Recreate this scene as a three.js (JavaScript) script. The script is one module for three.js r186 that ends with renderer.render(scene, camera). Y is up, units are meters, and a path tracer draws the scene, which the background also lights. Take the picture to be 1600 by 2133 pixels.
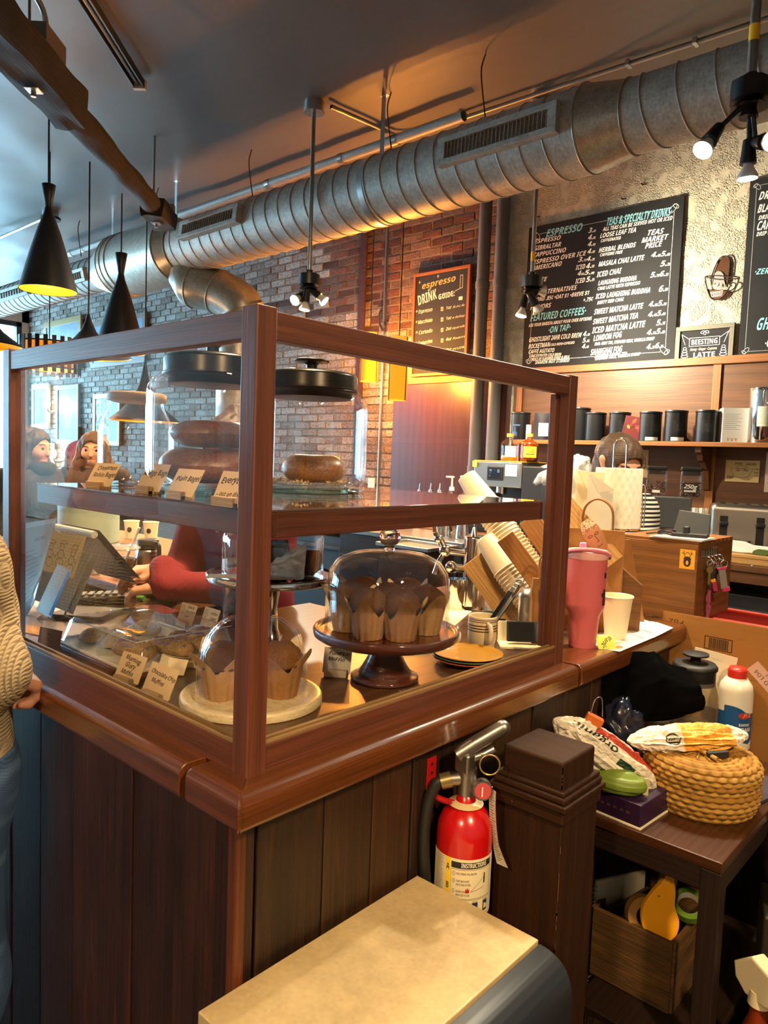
import * as THREE from 'three';
import { RoundedBoxGeometry } from 'three/addons/geometries/RoundedBoxGeometry.js';
import { mergeGeometries, mergeVertices, toCreasedNormals } from 'three/addons/utils/BufferGeometryUtils.js';
import { MarchingCubes } from 'three/addons/objects/MarchingCubes.js';
import { createNoise3D, createNoise4D } from 'simplex-noise';

// ---------------------------------------------------------------- camera, sky, light, exposure
const scene = new THREE.Scene();
const FOCAL = 1526.07;                                  // focal length in pixels of a 1600 x 2133 frame
const camera = new THREE.PerspectiveCamera(2 * Math.atan(1066.5 / FOCAL) * 180 / Math.PI, 1600 / 2133, 0.05, 80);
camera.position.set(0.8513, 1.5572, 0.6582);
camera.rotation.set(-0.0735, 0.7347, 0.0375, 'YXZ');
camera.updateMatrixWorld(true);
scene.add(camera);
scene.background = new THREE.Color(0.40, 0.76, 1.0);    // bright overcast street sky, seen and entering only through the shop windows
scene.backgroundIntensity = 19;
const renderer = new THREE.WebGLRenderer({ antialias: true });
renderer.toneMapping = THREE.LinearToneMapping;
renderer.toneMappingExposure = 1.1;
renderer.shadowMap.enabled = true;
const WARM = new THREE.Color(1.0, 0.69, 0.36), SPOT = new THREE.Color(1.0, 0.85, 0.60), AMBER = new THREE.Color(1.0, 0.35, 0.05);
const SPOT_I = 14, HALL_I = 13.5, AMBER_I = 6, PENDANT_I = 1.6;    // candela of one track bulb, one bulb of the hall fixtures behind the camera, one amber lantern, one pendant

// ---------------------------------------------------------------- helpers
const V = (x, y, z) => new THREE.Vector3(x, y, z), PI = Math.PI;
const rad = d => d * PI / 180;
let seed = 7;
const rnd = (a = 1, b) => { seed = (seed * 1664525 + 1013904223) >>> 0; const r = seed / 4294967296; return b === undefined ? r * a : a + r * (b - a); };
const prng = s => () => { s |= 0; s = s + 0x6D2B79F5 | 0; let t = Math.imul(s ^ s >>> 15, 1 | s); t = t + Math.imul(t ^ t >>> 7, 61 | t) ^ t; return ((t ^ t >>> 14) >>> 0) / 4294967296; };
const n3 = createNoise3D(prng(11)), n4 = createNoise4D(prng(12));
// measurements: the place where the sight line through a point of the photograph meets a known plane of the room
const CP = camera.position.clone();
const ray = (u, v) => V((u - 800) / FOCAL, -(v - 1066.5) / FOCAL, -1).applyQuaternion(camera.quaternion);
const at = (u, v, d) => CP.clone().addScaledVector(ray(u, v), d);
const onX = (u, v, x) => { const r = ray(u, v); return CP.clone().addScaledVector(r, (x - CP.x) / r.x); };
const onY = (u, v, y) => { const r = ray(u, v); return CP.clone().addScaledVector(r, (y - CP.y) / r.y); };
const onZ = (u, v, z) => { const r = ray(u, v); return CP.clone().addScaledVector(r, (z - CP.z) / r.z); };
const yFor = (x, z, v) => { let a = -1, b = 5; for (let k = 0; k < 40; k++) { const y = (a + b) / 2, q = V(x, y, z).project(camera); if ((1 - q.y) / 2 * 2133 > v) a = y; else b = y; } return (a + b) / 2; };   // height at which the upright over (x, z) reaches row v
const depthOf = p => -p.clone().sub(CP).applyQuaternion(camera.quaternion.clone().invert()).z;

const taken = {};
const numbered = n => { const k = taken[n] = (taken[n] ?? -1) + 1; return k ? n + '_' + String(k).padStart(3, '0') : n; };
const P3 = p => p.isVector3 ? [p.x, p.y, p.z] : p;
function tag(o, label, category, group) { o.userData.label = label; o.userData.category = category; if (group) o.userData.group = group; return o; }
function thing(name, label, category, pos = [0, 0, 0], turn = 0, group) {
  const o = new THREE.Group(); o.name = numbered(name); scene.add(o);
  o.position.set(...P3(pos)); o.rotation.y = turn;
  return tag(o, label, category, group);
}
function part(name, geo, mat, parent, pos, rot) {
  const m = new THREE.Mesh(Array.isArray(geo) ? merge(geo) : geo, mat); m.name = name;
  if (pos) m.position.set(...P3(pos)); if (rot) m.rotation.set(...rot);
  parent.add(m); return m;
}
function solo(name, label, category, geo, mat, pos, rot, group) {
  const m = new THREE.Mesh(Array.isArray(geo) ? merge(geo) : geo, mat); m.name = numbered(name); scene.add(m);
  if (pos) m.position.set(...P3(pos)); if (rot) m.rotation.set(...rot);
  return tag(m, label, category, group);
}
function struct(name, geo, mat, parent) {
  const m = new THREE.Mesh(Array.isArray(geo) ? merge(geo) : geo, mat); m.name = name; (parent ?? scene).add(m);
  if (!parent) m.userData.kind = 'structure'; return m;
}
function copy(root, pos, turn, label) {
  const r = root.clone(); r.name = numbered(root.name.replace(/_\d{3}$/, '')); r.userData = { ...root.userData }; scene.add(r);
  if (pos) r.position.set(...P3(pos)); if (turn !== undefined) r.rotation.y = turn;
  if (label) r.userData.label = label; return r;
}
function clean(g) { const o = g.index ? g.toNonIndexed() : g.clone(); for (const k of Object.keys(o.attributes)) if (!['position', 'normal', 'uv'].includes(k)) o.deleteAttribute(k); if (!o.attributes.uv) o.setAttribute('uv', new THREE.BufferAttribute(new Float32Array(o.attributes.position.count * 2), 2)); o.morphAttributes = {}; return o; }
const merge = list => mergeGeometries(list.map(clean));
const mat4 = new THREE.Matrix4(), eul = new THREE.Euler(), qua = new THREE.Quaternion();
function xf(g, pos = [0, 0, 0], rot = [0, 0, 0], sc = 1) {
  mat4.compose(V(...P3(pos)), qua.setFromEuler(eul.set(...rot)), Array.isArray(sc) ? V(...sc) : V(sc, sc, sc));
  return g.clone().applyMatrix4(mat4);
}
function uvBox(g, along) {                              // uv in metres; u runs along the longest side, so that grain follows the board
  g = g.index ? g.toNonIndexed() : g; g.computeBoundingBox();
  const s = g.boundingBox.getSize(V(0, 0, 0)), L = along ?? (s.x >= s.y && s.x >= s.z ? 0 : s.y >= s.z ? 1 : 2);
  const p = g.attributes.position, n = g.attributes.normal, uv = new Float32Array(p.count * 2), off = rnd(3), off2 = rnd(3);
  for (let i = 0; i < p.count; i++) {
    const c = [p.getX(i), p.getY(i), p.getZ(i)], f = Math.floor(i / 3) * 3;
    const a = [0, 1, 2].map(k => Math.abs(n.getComponent(f, k) + n.getComponent(f + 1, k) + n.getComponent(f + 2, k)));
    const d = a[0] >= a[1] && a[0] >= a[2] ? 0 : a[1] >= a[2] ? 1 : 2, o = [0, 1, 2].filter(k => k !== d);
    const u = o.includes(L) ? L : o[0], v = o.find(k => k !== u);
    uv[2 * i] = c[u] + off; uv[2 * i + 1] = c[v] + off2;
  }
  g.setAttribute('uv', new THREE.BufferAttribute(uv, 2)); return g;
}
const box = (w, h, d, r = 0.003, seg = 2) => uvBox(r > 0 ? new RoundedBoxGeometry(w, h, d, seg, Math.min(r, w / 2.01, h / 2.01, d / 2.01)) : new THREE.BoxGeometry(w, h, d));
const bx = (w, h, d, x, y, z, r, rot) => xf(box(w, h, d, r), [x, y, z], rot);
const cyl = (a, b, h, seg = 24, open = false) => new THREE.CylinderGeometry(a, b, h, seg, 1, open);
const cy = (a, b, h, x, y, z, seg, rot) => xf(cyl(a, b, h, seg), [x, y, z], rot);
const sph = (r, a = 24, b = 16) => new THREE.SphereGeometry(r, a, b);
const lathe = (pts, seg = 48) => new THREE.LatheGeometry(pts.map(p => new THREE.Vector2(Math.max(p[0], 1e-4), p[1])), seg);
const crisp = (pts, seg) => toCreasedNormals(lathe(pts, seg), 0.6);
const tube = (pts, r, seg = 24, rs = 8, closed = false) => new THREE.TubeGeometry(new THREE.CatmullRomCurve3(pts.map(p => p.isVector3 ? p : V(...p)), closed, 'catmullrom', 0.5), seg, r, rs, closed);
const between = (a, b, r, seg = 12, r2 = r) => { a = a.isVector3 ? a : V(...a); b = b.isVector3 ? b : V(...b); const d = b.clone().sub(a), g = cyl(r2, r, d.length(), seg); return g.applyMatrix4(mat4.compose(a.clone().add(b).multiplyScalar(0.5), qua.setFromUnitVectors(V(0, 1, 0), d.normalize()), V(1, 1, 1))); };
const torus = (R, r, a = 10, b = 36, arc = 2 * PI) => new THREE.TorusGeometry(R, r, a, b, arc);
const shape = pts => new THREE.Shape(pts.map(p => new THREE.Vector2(p[0], p[1])));
const ext = (sh, depth, bev = 0.001, seg = 12) => new THREE.ExtrudeGeometry(Array.isArray(sh) ? shape(sh) : sh, { depth, bevelEnabled: bev > 0, bevelSize: bev, bevelThickness: bev, bevelSegments: 2, curveSegments: seg });
function displace(g, fn) { const p = g.attributes.position; for (let i = 0; i < p.count; i++) { const v = fn(V(p.getX(i), p.getY(i), p.getZ(i)), i); p.setXYZ(i, v.x, v.y, v.z); } g.computeVertexNormals(); return g; }
function grid(nu, nv, fn) {                             // surface over (s, t) in 0..1
  const pos = [], uv = [], idx = [];
  for (let j = 0; j <= nv; j++) for (let i = 0; i <= nu; i++) { const p = fn(i / nu, j / nv); pos.push(...P3(p)); uv.push(i / nu, j / nv); }
  for (let j = 0; j < nv; j++) for (let i = 0; i < nu; i++) { const a = j * (nu + 1) + i, b = a + nu + 1; idx.push(a, a + 1, b, a + 1, b + 1, b); }
  const g = new THREE.BufferGeometry(); g.setAttribute('position', new THREE.Float32BufferAttribute(pos, 3)); g.setAttribute('uv', new THREE.Float32BufferAttribute(uv, 2)); g.setIndex(idx); g.computeVertexNormals(); return g;
}
function thick(g, t) {                                  // gives a sheet a back face and so a thickness
  const a = g.clone(), b = g.clone(), p = b.attributes.position, n = g.attributes.normal;
  for (let i = 0; i < p.count; i++) p.setXYZ(i, p.getX(i) - n.getX(i) * t, p.getY(i) - n.getY(i) * t, p.getZ(i) - n.getZ(i) * t);
  const ix = Array.from(b.index.array); for (let i = 0; i < ix.length; i += 3) [ix[i], ix[i + 1]] = [ix[i + 1], ix[i]]; b.setIndex(ix); b.computeVertexNormals();
  return merge([a, b]);
}
// ---------------------------------------------------------------- textures
function dataTex(w, h, fn, srgb = true) {
  const d = new Uint8Array(w * h * 4);
  for (let y = 0, i = 0; y < h; y++) for (let x = 0; x < w; x++, i += 4) { const c = fn(x / w, y / h); d[i] = c[0] * 255; d[i + 1] = c[1] * 255; d[i + 2] = c[2] * 255; d[i + 3] = 255; }
  const t = new THREE.DataTexture(d, w, h); t.colorSpace = srgb ? THREE.SRGBColorSpace : THREE.NoColorSpace; t.wrapS = t.wrapT = THREE.RepeatWrapping; t.magFilter = THREE.LinearFilter; t.needsUpdate = true; return t;
}
const clamp = (x, a = 0, b = 1) => Math.min(b, Math.max(a, x)), mix = (a, b, t) => a + (b - a) * t;
const sstep = (a, b, x) => { x = clamp((x - a) / (b - a)); return x * x * (3 - 2 * x); };
const tor = (u, v, fu, fv, z = 0) => { const a = u * 2 * PI, b = v * 2 * PI; return n4(Math.cos(a) * fu + z, Math.sin(a) * fu, Math.cos(b) * fv, Math.sin(b) * fv + z); };   // noise that repeats without a seam
const rep = (t, a, b) => { const c = t.clone(); c.repeat.set(a, b); c.needsUpdate = true; return c; };
const grey = x => { x = clamp(x); return [x, x, x]; };
const T = {};
T.grain = dataTex(768, 512, (u, v) => { const warp = 0.35 * tor(u, v, 0.25, 0.5, 3); const f = 0.5 + 0.5 * Math.sin((v * 14 + warp * 3) * 2 * PI); const fine = tor(u, v, 0.5, 22, 1), fine2 = tor(u, v, 1.4, 60, 9); return grey(0.80 + 0.10 * (f - 0.5) + 0.13 * fine + 0.09 * fine2); });
T.worn = dataTex(768, 512, (u, v) => { const a = tor(u, v, 0.4, 9, 5), b = tor(u, v, 1.2, 40, 2), c = tor(u, v, 0.6, 1.2, 8); const pale = sstep(0.35, 0.9, tor(u, v, 1.1, 5, 14)); return [0, 1, 2].map(k => clamp(0.70 + 0.2 * c + 0.14 * a + 0.1 * b + pale * [0.22, 0.14, 0.05][k])); });
T.bumpGrain = dataTex(512, 256, (u, v) => grey(0.5 + 0.3 * tor(u, v, 0.6, 25, 4) + 0.2 * tor(u, v, 1.5, 50, 6)), false);
T.mottle = dataTex(512, 512, (u, v) => grey(0.90 + 0.045 * tor(u, v, 1.2, 1.2, 1) + 0.04 * tor(u, v, 4, 4, 2) + 0.04 * tor(u, v, 14, 14, 3)));
T.rough = dataTex(512, 512, (u, v) => grey(0.5 + 0.22 * tor(u, v, 4, 4, 7) + 0.2 * tor(u, v, 11, 11, 8) + 0.15 * tor(u, v, 28, 28, 9)), false);
T.stucco = dataTex(1024, 1024, (u, v) => { const r = Math.abs(tor(u, v, 9, 9, 2)), r2 = Math.abs(tor(u, v, 16, 16, 5)), s = sstep(0.02, 0.2, r) * 0.6 + sstep(0.0, 0.25, r2) * 0.3; return grey(0.05 + s * sstep(-0.5, 0.2, tor(u, v, 2, 2, 1)) + 0.35 * (1 - sstep(-0.5, 0.2, tor(u, v, 2, 2, 1))) + 0.06 * tor(u, v, 40, 40, 4)); }, false);
T.galv = dataTex(512, 512, (u, v) => grey(0.80 + 0.09 * tor(u, v, 7, 7, 1) + 0.07 * tor(u, v, 2, 20, 2) + 0.06 * tor(u, v, 1.5, 1.5, 3)));
T.knit = dataTex(256, 256, (u, v) => { const c = u * 8 % 1, r = (v * 12 + Math.abs(c - 0.5) * 0.9) % 1; return grey(Math.sin(c * PI) * (0.45 + 0.55 * Math.sin(r * PI))); }, false);
T.cloth = dataTex(256, 256, (u, v) => grey(0.5 + 0.25 * Math.sin(u * 2 * PI * 48) * Math.sin(v * 2 * PI * 48) + 0.2 * tor(u, v, 4, 4, 3)), false);
T.fold = dataTex(512, 512, (u, v) => grey(0.5 + 0.5 * (1 - 2 * Math.abs(tor(u, v, 1.2, 0.8, 4))) * 0.6 + 0.2 * tor(u, v, 3, 2, 6)), false);
T.denim = dataTex(512, 512, (u, v) => { const w = sstep(0.1, 0.8, tor(u, v, 1.4, 0.8, 5)), t = Math.sin((u + v) * 2 * PI * 64) * 0.07 + 0.06 * tor(u, v, 20, 20, 2); return [0.62 + 0.3 * w + t, 0.68 + 0.26 * w + t, 0.75 + 0.2 * w + t].map(x => clamp(x)); });
T.crumb = dataTex(512, 512, (u, v) => { const a = tor(u, v, 5, 5, 1), b = tor(u, v, 15, 15, 2), c = tor(u, v, 36, 36, 3); return [0, 1, 2].map(k => clamp(0.72 + 0.16 * a * [1, 1.2, 1.3][k] + 0.14 * b + 0.1 * c)); });
T.marble = dataTex(512, 512, (u, v) => { const n = tor(u, v, 1.6, 1.6, 2) + 0.5 * tor(u, v, 5, 5, 3), vein = 1 - sstep(0, 0.14, Math.abs(n)); const s = tor(u, v, 2.5, 2.5, 7); return [clamp(0.93 - 0.10 * vein + 0.05 * s), clamp(0.9 - 0.14 * vein + 0.03 * s), clamp(0.82 - 0.2 * vein)]; });
function canvasTex(w, h, draw) { const c = document.createElement('canvas'); c.width = w; c.height = h; const x = c.getContext('2d'); draw(x, w, h); const t = new THREE.CanvasTexture(c); t.colorSpace = THREE.SRGBColorSpace; t.magFilter = THREE.LinearFilter; t.anisotropy = 8; return t; }
function fitText(c, s, x, y, w, cap, color, font = 'italic bold', fam = 'sans-serif', align = 'left', skew = 0) {   // s in a box w wide and with capitals cap high, baseline at (x, y)
  c.save(); c.font = `${font} 100px ${fam}`; const m = c.measureText(s).width || 1, ky = cap / 72, kx = w ? w / m : ky;
  c.translate(align === 'center' ? x - kx * m / 2 : x, y); c.transform(1, 0, skew, 1, 0, 0); c.scale(kx, ky); c.fillStyle = color; c.textBaseline = 'alphabetic'; c.fillText(s, 0, 0); c.restore();
}
function script(c, s, x, y, size, color, rot = 0) {     // handwriting: thin, slanted, each letter a little off the line
  c.save(); c.translate(x, y); c.rotate(rot); c.font = `italic bold ${size}px sans-serif`; c.fillStyle = color; let px = 0; const r = prng(s.length * 77 + 5);
  for (const ch of s) { c.save(); c.translate(px, (r() - 0.5) * size * 0.12); c.rotate((r() - 0.5) * 0.14); c.fillText(ch, 0, 0); c.restore(); px += c.measureText(ch).width * 0.94; } c.restore(); return px;
}
// ---------------------------------------------------------------- materials
const M = (hex, rough = 0.6, metal = 0, o = {}) => new THREE.MeshPhysicalMaterial({ color: hex, roughness: rough, metalness: metal, side: THREE.DoubleSide, ...o });
const wood = (hex, rough = 0.45, o = {}, ku = 1, kv = 4) => M(hex, rough, 0, { map: rep(T.grain, ku, kv), bumpMap: rep(T.bumpGrain, ku, kv), bumpScale: 0.0006, ...o });
const m = {
  caseWood: wood(0x79422c, 0.45, { clearcoat: 0.25, clearcoatRoughness: 0.35 }, 1, 3),
  counter: wood(0x743f1c, 0.3, { clearcoat: 0.8, clearcoatRoughness: 0.12 }, 1, 2),
  plank: M(0x4a2a1a, 0.5, 0, { map: rep(T.worn, 0.7, 1.6), bumpMap: rep(T.bumpGrain, 1, 3), bumpScale: 0.0008 }),
  newel: M(0x3a1f0c, 0.7, 0, { specularIntensity: 0.45, map: rep(T.grain, 1, 2), bumpMap: rep(T.rough, 4, 4), bumpScale: 0.0006 }),
  tableWood: wood(0x4e2b15, 0.35, {}, 1, 4), darkWood: wood(0x2a1810, 0.5, {}, 1, 4), panel: wood(0x70431a, 0.5, {}, 0.6, 1.2), batten: wood(0xa8672a, 0.5, {}, 1, 4),
  bamboo: wood(0xd6a45f, 0.5, {}, 2, 6), cardWood: wood(0xd9b277, 0.6, {}, 3, 10), stick: wood(0xb87a35, 0.5, {}, 1.5, 6), crate: M(0x75501f, 0.75, 0, { map: rep(T.worn, 2, 5), bumpMap: rep(T.bumpGrain, 2, 4), bumpScale: 0.002 }),
  boxWood: wood(0x94602a, 0.5, {}, 1, 2), standWood: wood(0x6a2d14, 0.25, { clearcoat: 0.6, clearcoatRoughness: 0.1 }, 2, 6),
  ceiling: M(0x66605d, 0.46, 0, { bumpMap: rep(T.rough, 1, 1), bumpScale: 0.003 }),
  galv: M(0xc0bab0, 0.52, 0.3, { map: rep(T.galv, 1, 1), bumpMap: rep(T.galv, 1, 1), bumpScale: 0.0004 }), shinyGalv: M(0xc4bcac, 0.36, 0.6, { map: rep(T.galv, 2, 2) }),
  steel: M(0xb9bbbb, 0.3, 1), chrome: M(0xd8d8d6, 0.1, 1), brushed: M(0xa8a29a, 0.34, 1), emt: M(0x9a948c, 0.38, 1),
  blackMetal: M(0x17181b, 0.42, 0.3), black: M(0x101114, 0.5), matteBlack: M(0x0d0d10, 0.8), rubber: M(0x15171d, 0.5), greyPipe: M(0x55585d, 0.5), rust: M(0x5a2a18, 0.8, 0, { map: T.crumb }),
  white: M(0xeceae4, 0.5), paper: M(0xe9e6dc, 0.85), cream: M(0xe8d3a2, 0.5), cupPaper: M(0xefdfbd, 0.6), kraft: M(0xa8743c, 0.85, 0, { map: T.mottle }), cardboard: M(0x9a6630, 0.85, 0, { map: T.mottle }),
  glass: M(0xffffff, 0.0, 0, { transmission: 1, thickness: 0, ior: 1.5 }), tealGlass: M(0xeef8f6, 0.0, 0, { transmission: 1, thickness: 0, ior: 1.5 }),
  solidGlass: M(0xffffff, 0.0, 0, { transmission: 1, thickness: 0.02, ior: 1.5 }), acrylic: M(0xf8fbff, 0.02, 0, { transmission: 1, thickness: 0, ior: 1.49 }),
  cloudy: M(0xe9e6da, 0.5, 0, { transmission: 0.5, thickness: 0 }), plasticBag: M(0xf2f2f0, 0.12, 0, { transmission: 0.75, thickness: 0, ior: 1.45 }),
  red: M(0xb5090c, 0.25, 0, { clearcoat: 0.7, clearcoatRoughness: 0.1 }), yellow: M(0xf0a818, 0.45),
};
const glow = (hex, k) => new THREE.MeshStandardMaterial({ color: 0x111111, emissive: hex, emissiveIntensity: k, side: THREE.DoubleSide });
// ================================================================ the room
const FLOOR = 0, TOP = 1.07, CEIL = 3.6, WALL = -3.8, ENDX = -10.2, FARX = 4.2, FRONT = 3.6;
// floor of wide boards
{
  const f = struct('floor', bx(FARX - ENDX + 0.4, 0.1, FRONT - WALL + 0.4, (FARX + ENDX) / 2, -0.05 - 0.02, (FRONT + WALL) / 2, 0), m.darkWood);
  const fm = wood(0x3a2416, 0.4, {}, 0.6, 3); let z = -0.6; const list = [];
  for (; z < FRONT; z += 0.142) list.push(bx(FARX - ENDX, 0.02, 0.139, (FARX + ENDX) / 2, -0.01, z, 0.002));
  const st = struct('floor_board', merge(list), fm, f); st.userData.kind = 'stuff';
}
struct('ceiling', displace(new THREE.BoxGeometry(FARX - ENDX + 0.4, 0.2, FRONT - WALL + 0.4, 90, 1, 60).translate((FARX + ENDX) / 2, CEIL + 0.1, (FRONT + WALL) / 2), p => { if (p.y < CEIL + 0.1) p.y += 0.010 * n3(p.x * 0.8, 0, p.z * 0.8) + 0.006 * n3(p.x * 2.2, 3, p.z * 2.2) + (p.x < -4 ? 0.008 * n3(p.x * 4, 6, p.z * 1.5) : 0) - 0.012; return p; }), m.ceiling);
// the long wall: brick on the left, plaster on the right
const PLX = onZ(1063, 500, WALL).x;                     // where the plaster begins
{
  const w = struct('wall_back', bx(FARX - ENDX + 0.4, CEIL + 0.2, 0.25, (FARX + ENDX) / 2, CEIL / 2, WALL - 0.125 - 0.003, 0), M(0x83766a, 0.95, 0, { map: rep(T.mottle, 1, 1), bumpMap: rep(T.rough, 3, 3), bumpScale: 0.006 }));
  const L = 0.203, H = 0.066, tones = [0x70463a, 0x825344, 0x64433a, 0x8d6252, 0x7e6256, 0x9a7e70, 0x7c6960];
  const mats = tones.map(t => M(t, 0.9, 0, { map: rep(T.crumb, 1.7, 1.7), bumpMap: rep(T.rough, 1, 1), bumpScale: 0.006 }));
  const painted = [0xcdc6be, 0xbcb2a9, 0xd9d3cb, 0xa79a90].map(t => M(t, 0.9, 0, { map: rep(T.crumb, 1.2, 1.2), bumpMap: rep(T.rough, 1, 1), bumpScale: 0.006 }));
  const geos = [0, 1, 2, 3, 4].map(k => { const g = new RoundedBoxGeometry(L - 0.012, H - 0.012, 0.03, 1, 0.004); displace(g, p => { const q = 0.0028 * n3(p.x * 30 + k * 7, p.y * 40, p.z * 30); return p.addScalar(q * 0.8).add(V(0, 0, 0.003 * n3(p.x * 14, p.y * 20, k * 5))); }); return uvBox(g, 0); });
  const half = xf(geos[0], [0, 0, 0], [0, 0, 0], [0.5, 1, 1]);
  const spots = [];
  for (let r = 0, y = 0.9; y < CEIL; r++, y += H) for (let x = ENDX + 0.1 + (r % 2 ? L / 2 : 0); x < PLX - 0.08; x += L) {
    const d = depthOf(V(x, y, WALL)), q = V(x, y, WALL).project(camera), inside = q.x > -1.02 && q.x < 0.45 && q.y < 1;
    spots.push({ x, y, r, size: (inside ? 1 : 0) / d, hid: r });
  }
  spots.sort((a, b) => b.size - a.size || a.x - b.x);
  const rest = new Map();
  spots.forEach((s, i) => {
    // old whitewash left on the lower left half of the wall, bare red brick to the right and at the top
    const wash = n3(s.x * 0.7, s.y * 1.6, 4) * 0.5 + (2.75 - s.y) * 0.8 + (-3.4 - s.x) * 0.4 > rnd(-0.25, 0.35);
    const set = wash ? painted : mats, k = Math.floor(rnd(set.length)), mt = set[k], g = geos[Math.floor(rnd(5))];
    const pos = [s.x + rnd(-0.003, 0.003), s.y + rnd(-0.003, 0.003), WALL - 0.0115 + rnd(-0.004, 0.005)], rot = [rnd(-0.02, 0.02), rnd(-0.02, 0.02), rnd(-0.012, 0.012)];
    if (i < 300) { const b = new THREE.Mesh(g, mt); b.name = i ? 'brick_' + String(i).padStart(3, '0') : 'brick'; b.position.set(...pos); b.rotation.set(...rot); w.add(b); }
    else { const a = rest.get(mt) ?? []; a.push(xf(g, pos, rot)); rest.set(mt, a); }
  });
  for (const [mt, list] of rest) { const b = struct('brickwork', merge(list), mt, w); b.userData.kind = 'stuff'; }
  // plaster skin, standing a little proud of the brick, with a rough edge
  const g = grid(140, 60, (s, t) => { const y = 0.9 + t * (CEIL - 0.9); const x = PLX + 0.012 * n3(0, y * 6, 1) + s * (FARX - PLX); return V(x, y, WALL + 0.03 + 0.004 * n3(x * 3, y * 3, 2)); });
  const uv = g.attributes.uv, ps = g.attributes.position; for (let i = 0; i < uv.count; i++) uv.setXY(i, ps.getX(i) / 1.1, ps.getY(i) / 1.1);
  struct('plaster', [g, bx(0.05, CEIL - 0.9, 0.06, PLX + 0.02, (CEIL + 0.9) / 2, WALL, 0.01)], M(0xcfc6ae, 0.9, 0, { map: rep(T.mottle, 1, 1), bumpMap: T.stucco, bumpScale: 0.009 }), w);
}
// the end wall with the street windows, the other two walls
{
  const wm = M(0xb3aca2, 0.9), wl = struct('wall_left', [bx(0.25, 0.55, FRONT - WALL, ENDX - 0.125, 0.275, (FRONT + WALL) / 2, 0), bx(0.25, 0.3, FRONT - WALL, ENDX - 0.125, CEIL - 0.15, (FRONT + WALL) / 2, 0), bx(0.25, CEIL, 0.1, ENDX - 0.125, CEIL / 2, WALL + 0.05, 0), bx(0.25, CEIL, 0.3, ENDX - 0.125, CEIL / 2, FRONT - 0.15, 0)], wm);
  struct('wall_right', bx(0.2, CEIL, FRONT - WALL, FARX + 0.1, CEIL / 2, (FRONT + WALL) / 2, 0), wm);
struct('wall_front', [bx(FARX - ENDX + 0.4, 0.55, 0.2, (FARX + ENDX) / 2, 0.275, FRONT + 0.1, 0), bx(FARX - ENDX + 0.4, 0.5, 0.2, (FARX + ENDX) / 2, CEIL - 0.25, FRONT + 0.1, 0), bx(FARX - ENDX, 2.6, 0.2, (FARX + ENDX) / 2, 1.83, FRONT + 0.1, 0)], wm);
  const fm = M(0x23282c, 0.5); let no = 0;
  const shopWindow = (x, z, w, turn) => {
    const g = struct('window_' + (++no), [bx(w, 0.08, 0.1, 0, 0.59, 0), bx(w, 0.08, 0.1, 0, 3.27, 0), bx(0.07, 2.72, 0.1, -w / 2 + 0.035, 1.93, 0), bx(0.07, 2.72, 0.1, w / 2 - 0.035, 1.93, 0)], fm);
    g.position.set(x, 0, z); g.rotation.y = turn; struct('window_pane', bx(w - 0.1, 2.64, 0.006, 0, 1.93, 0, 0), m.glass, g);
  };
  const z0 = WALL + 0.1, z1 = FRONT - 0.3, zw = (z1 - z0) / 3; for (let k = 0; k < 3; k++) shopWindow(ENDX - 0.06, z0 + (k + 0.5) * zw, zw, PI / 2);
}
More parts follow.
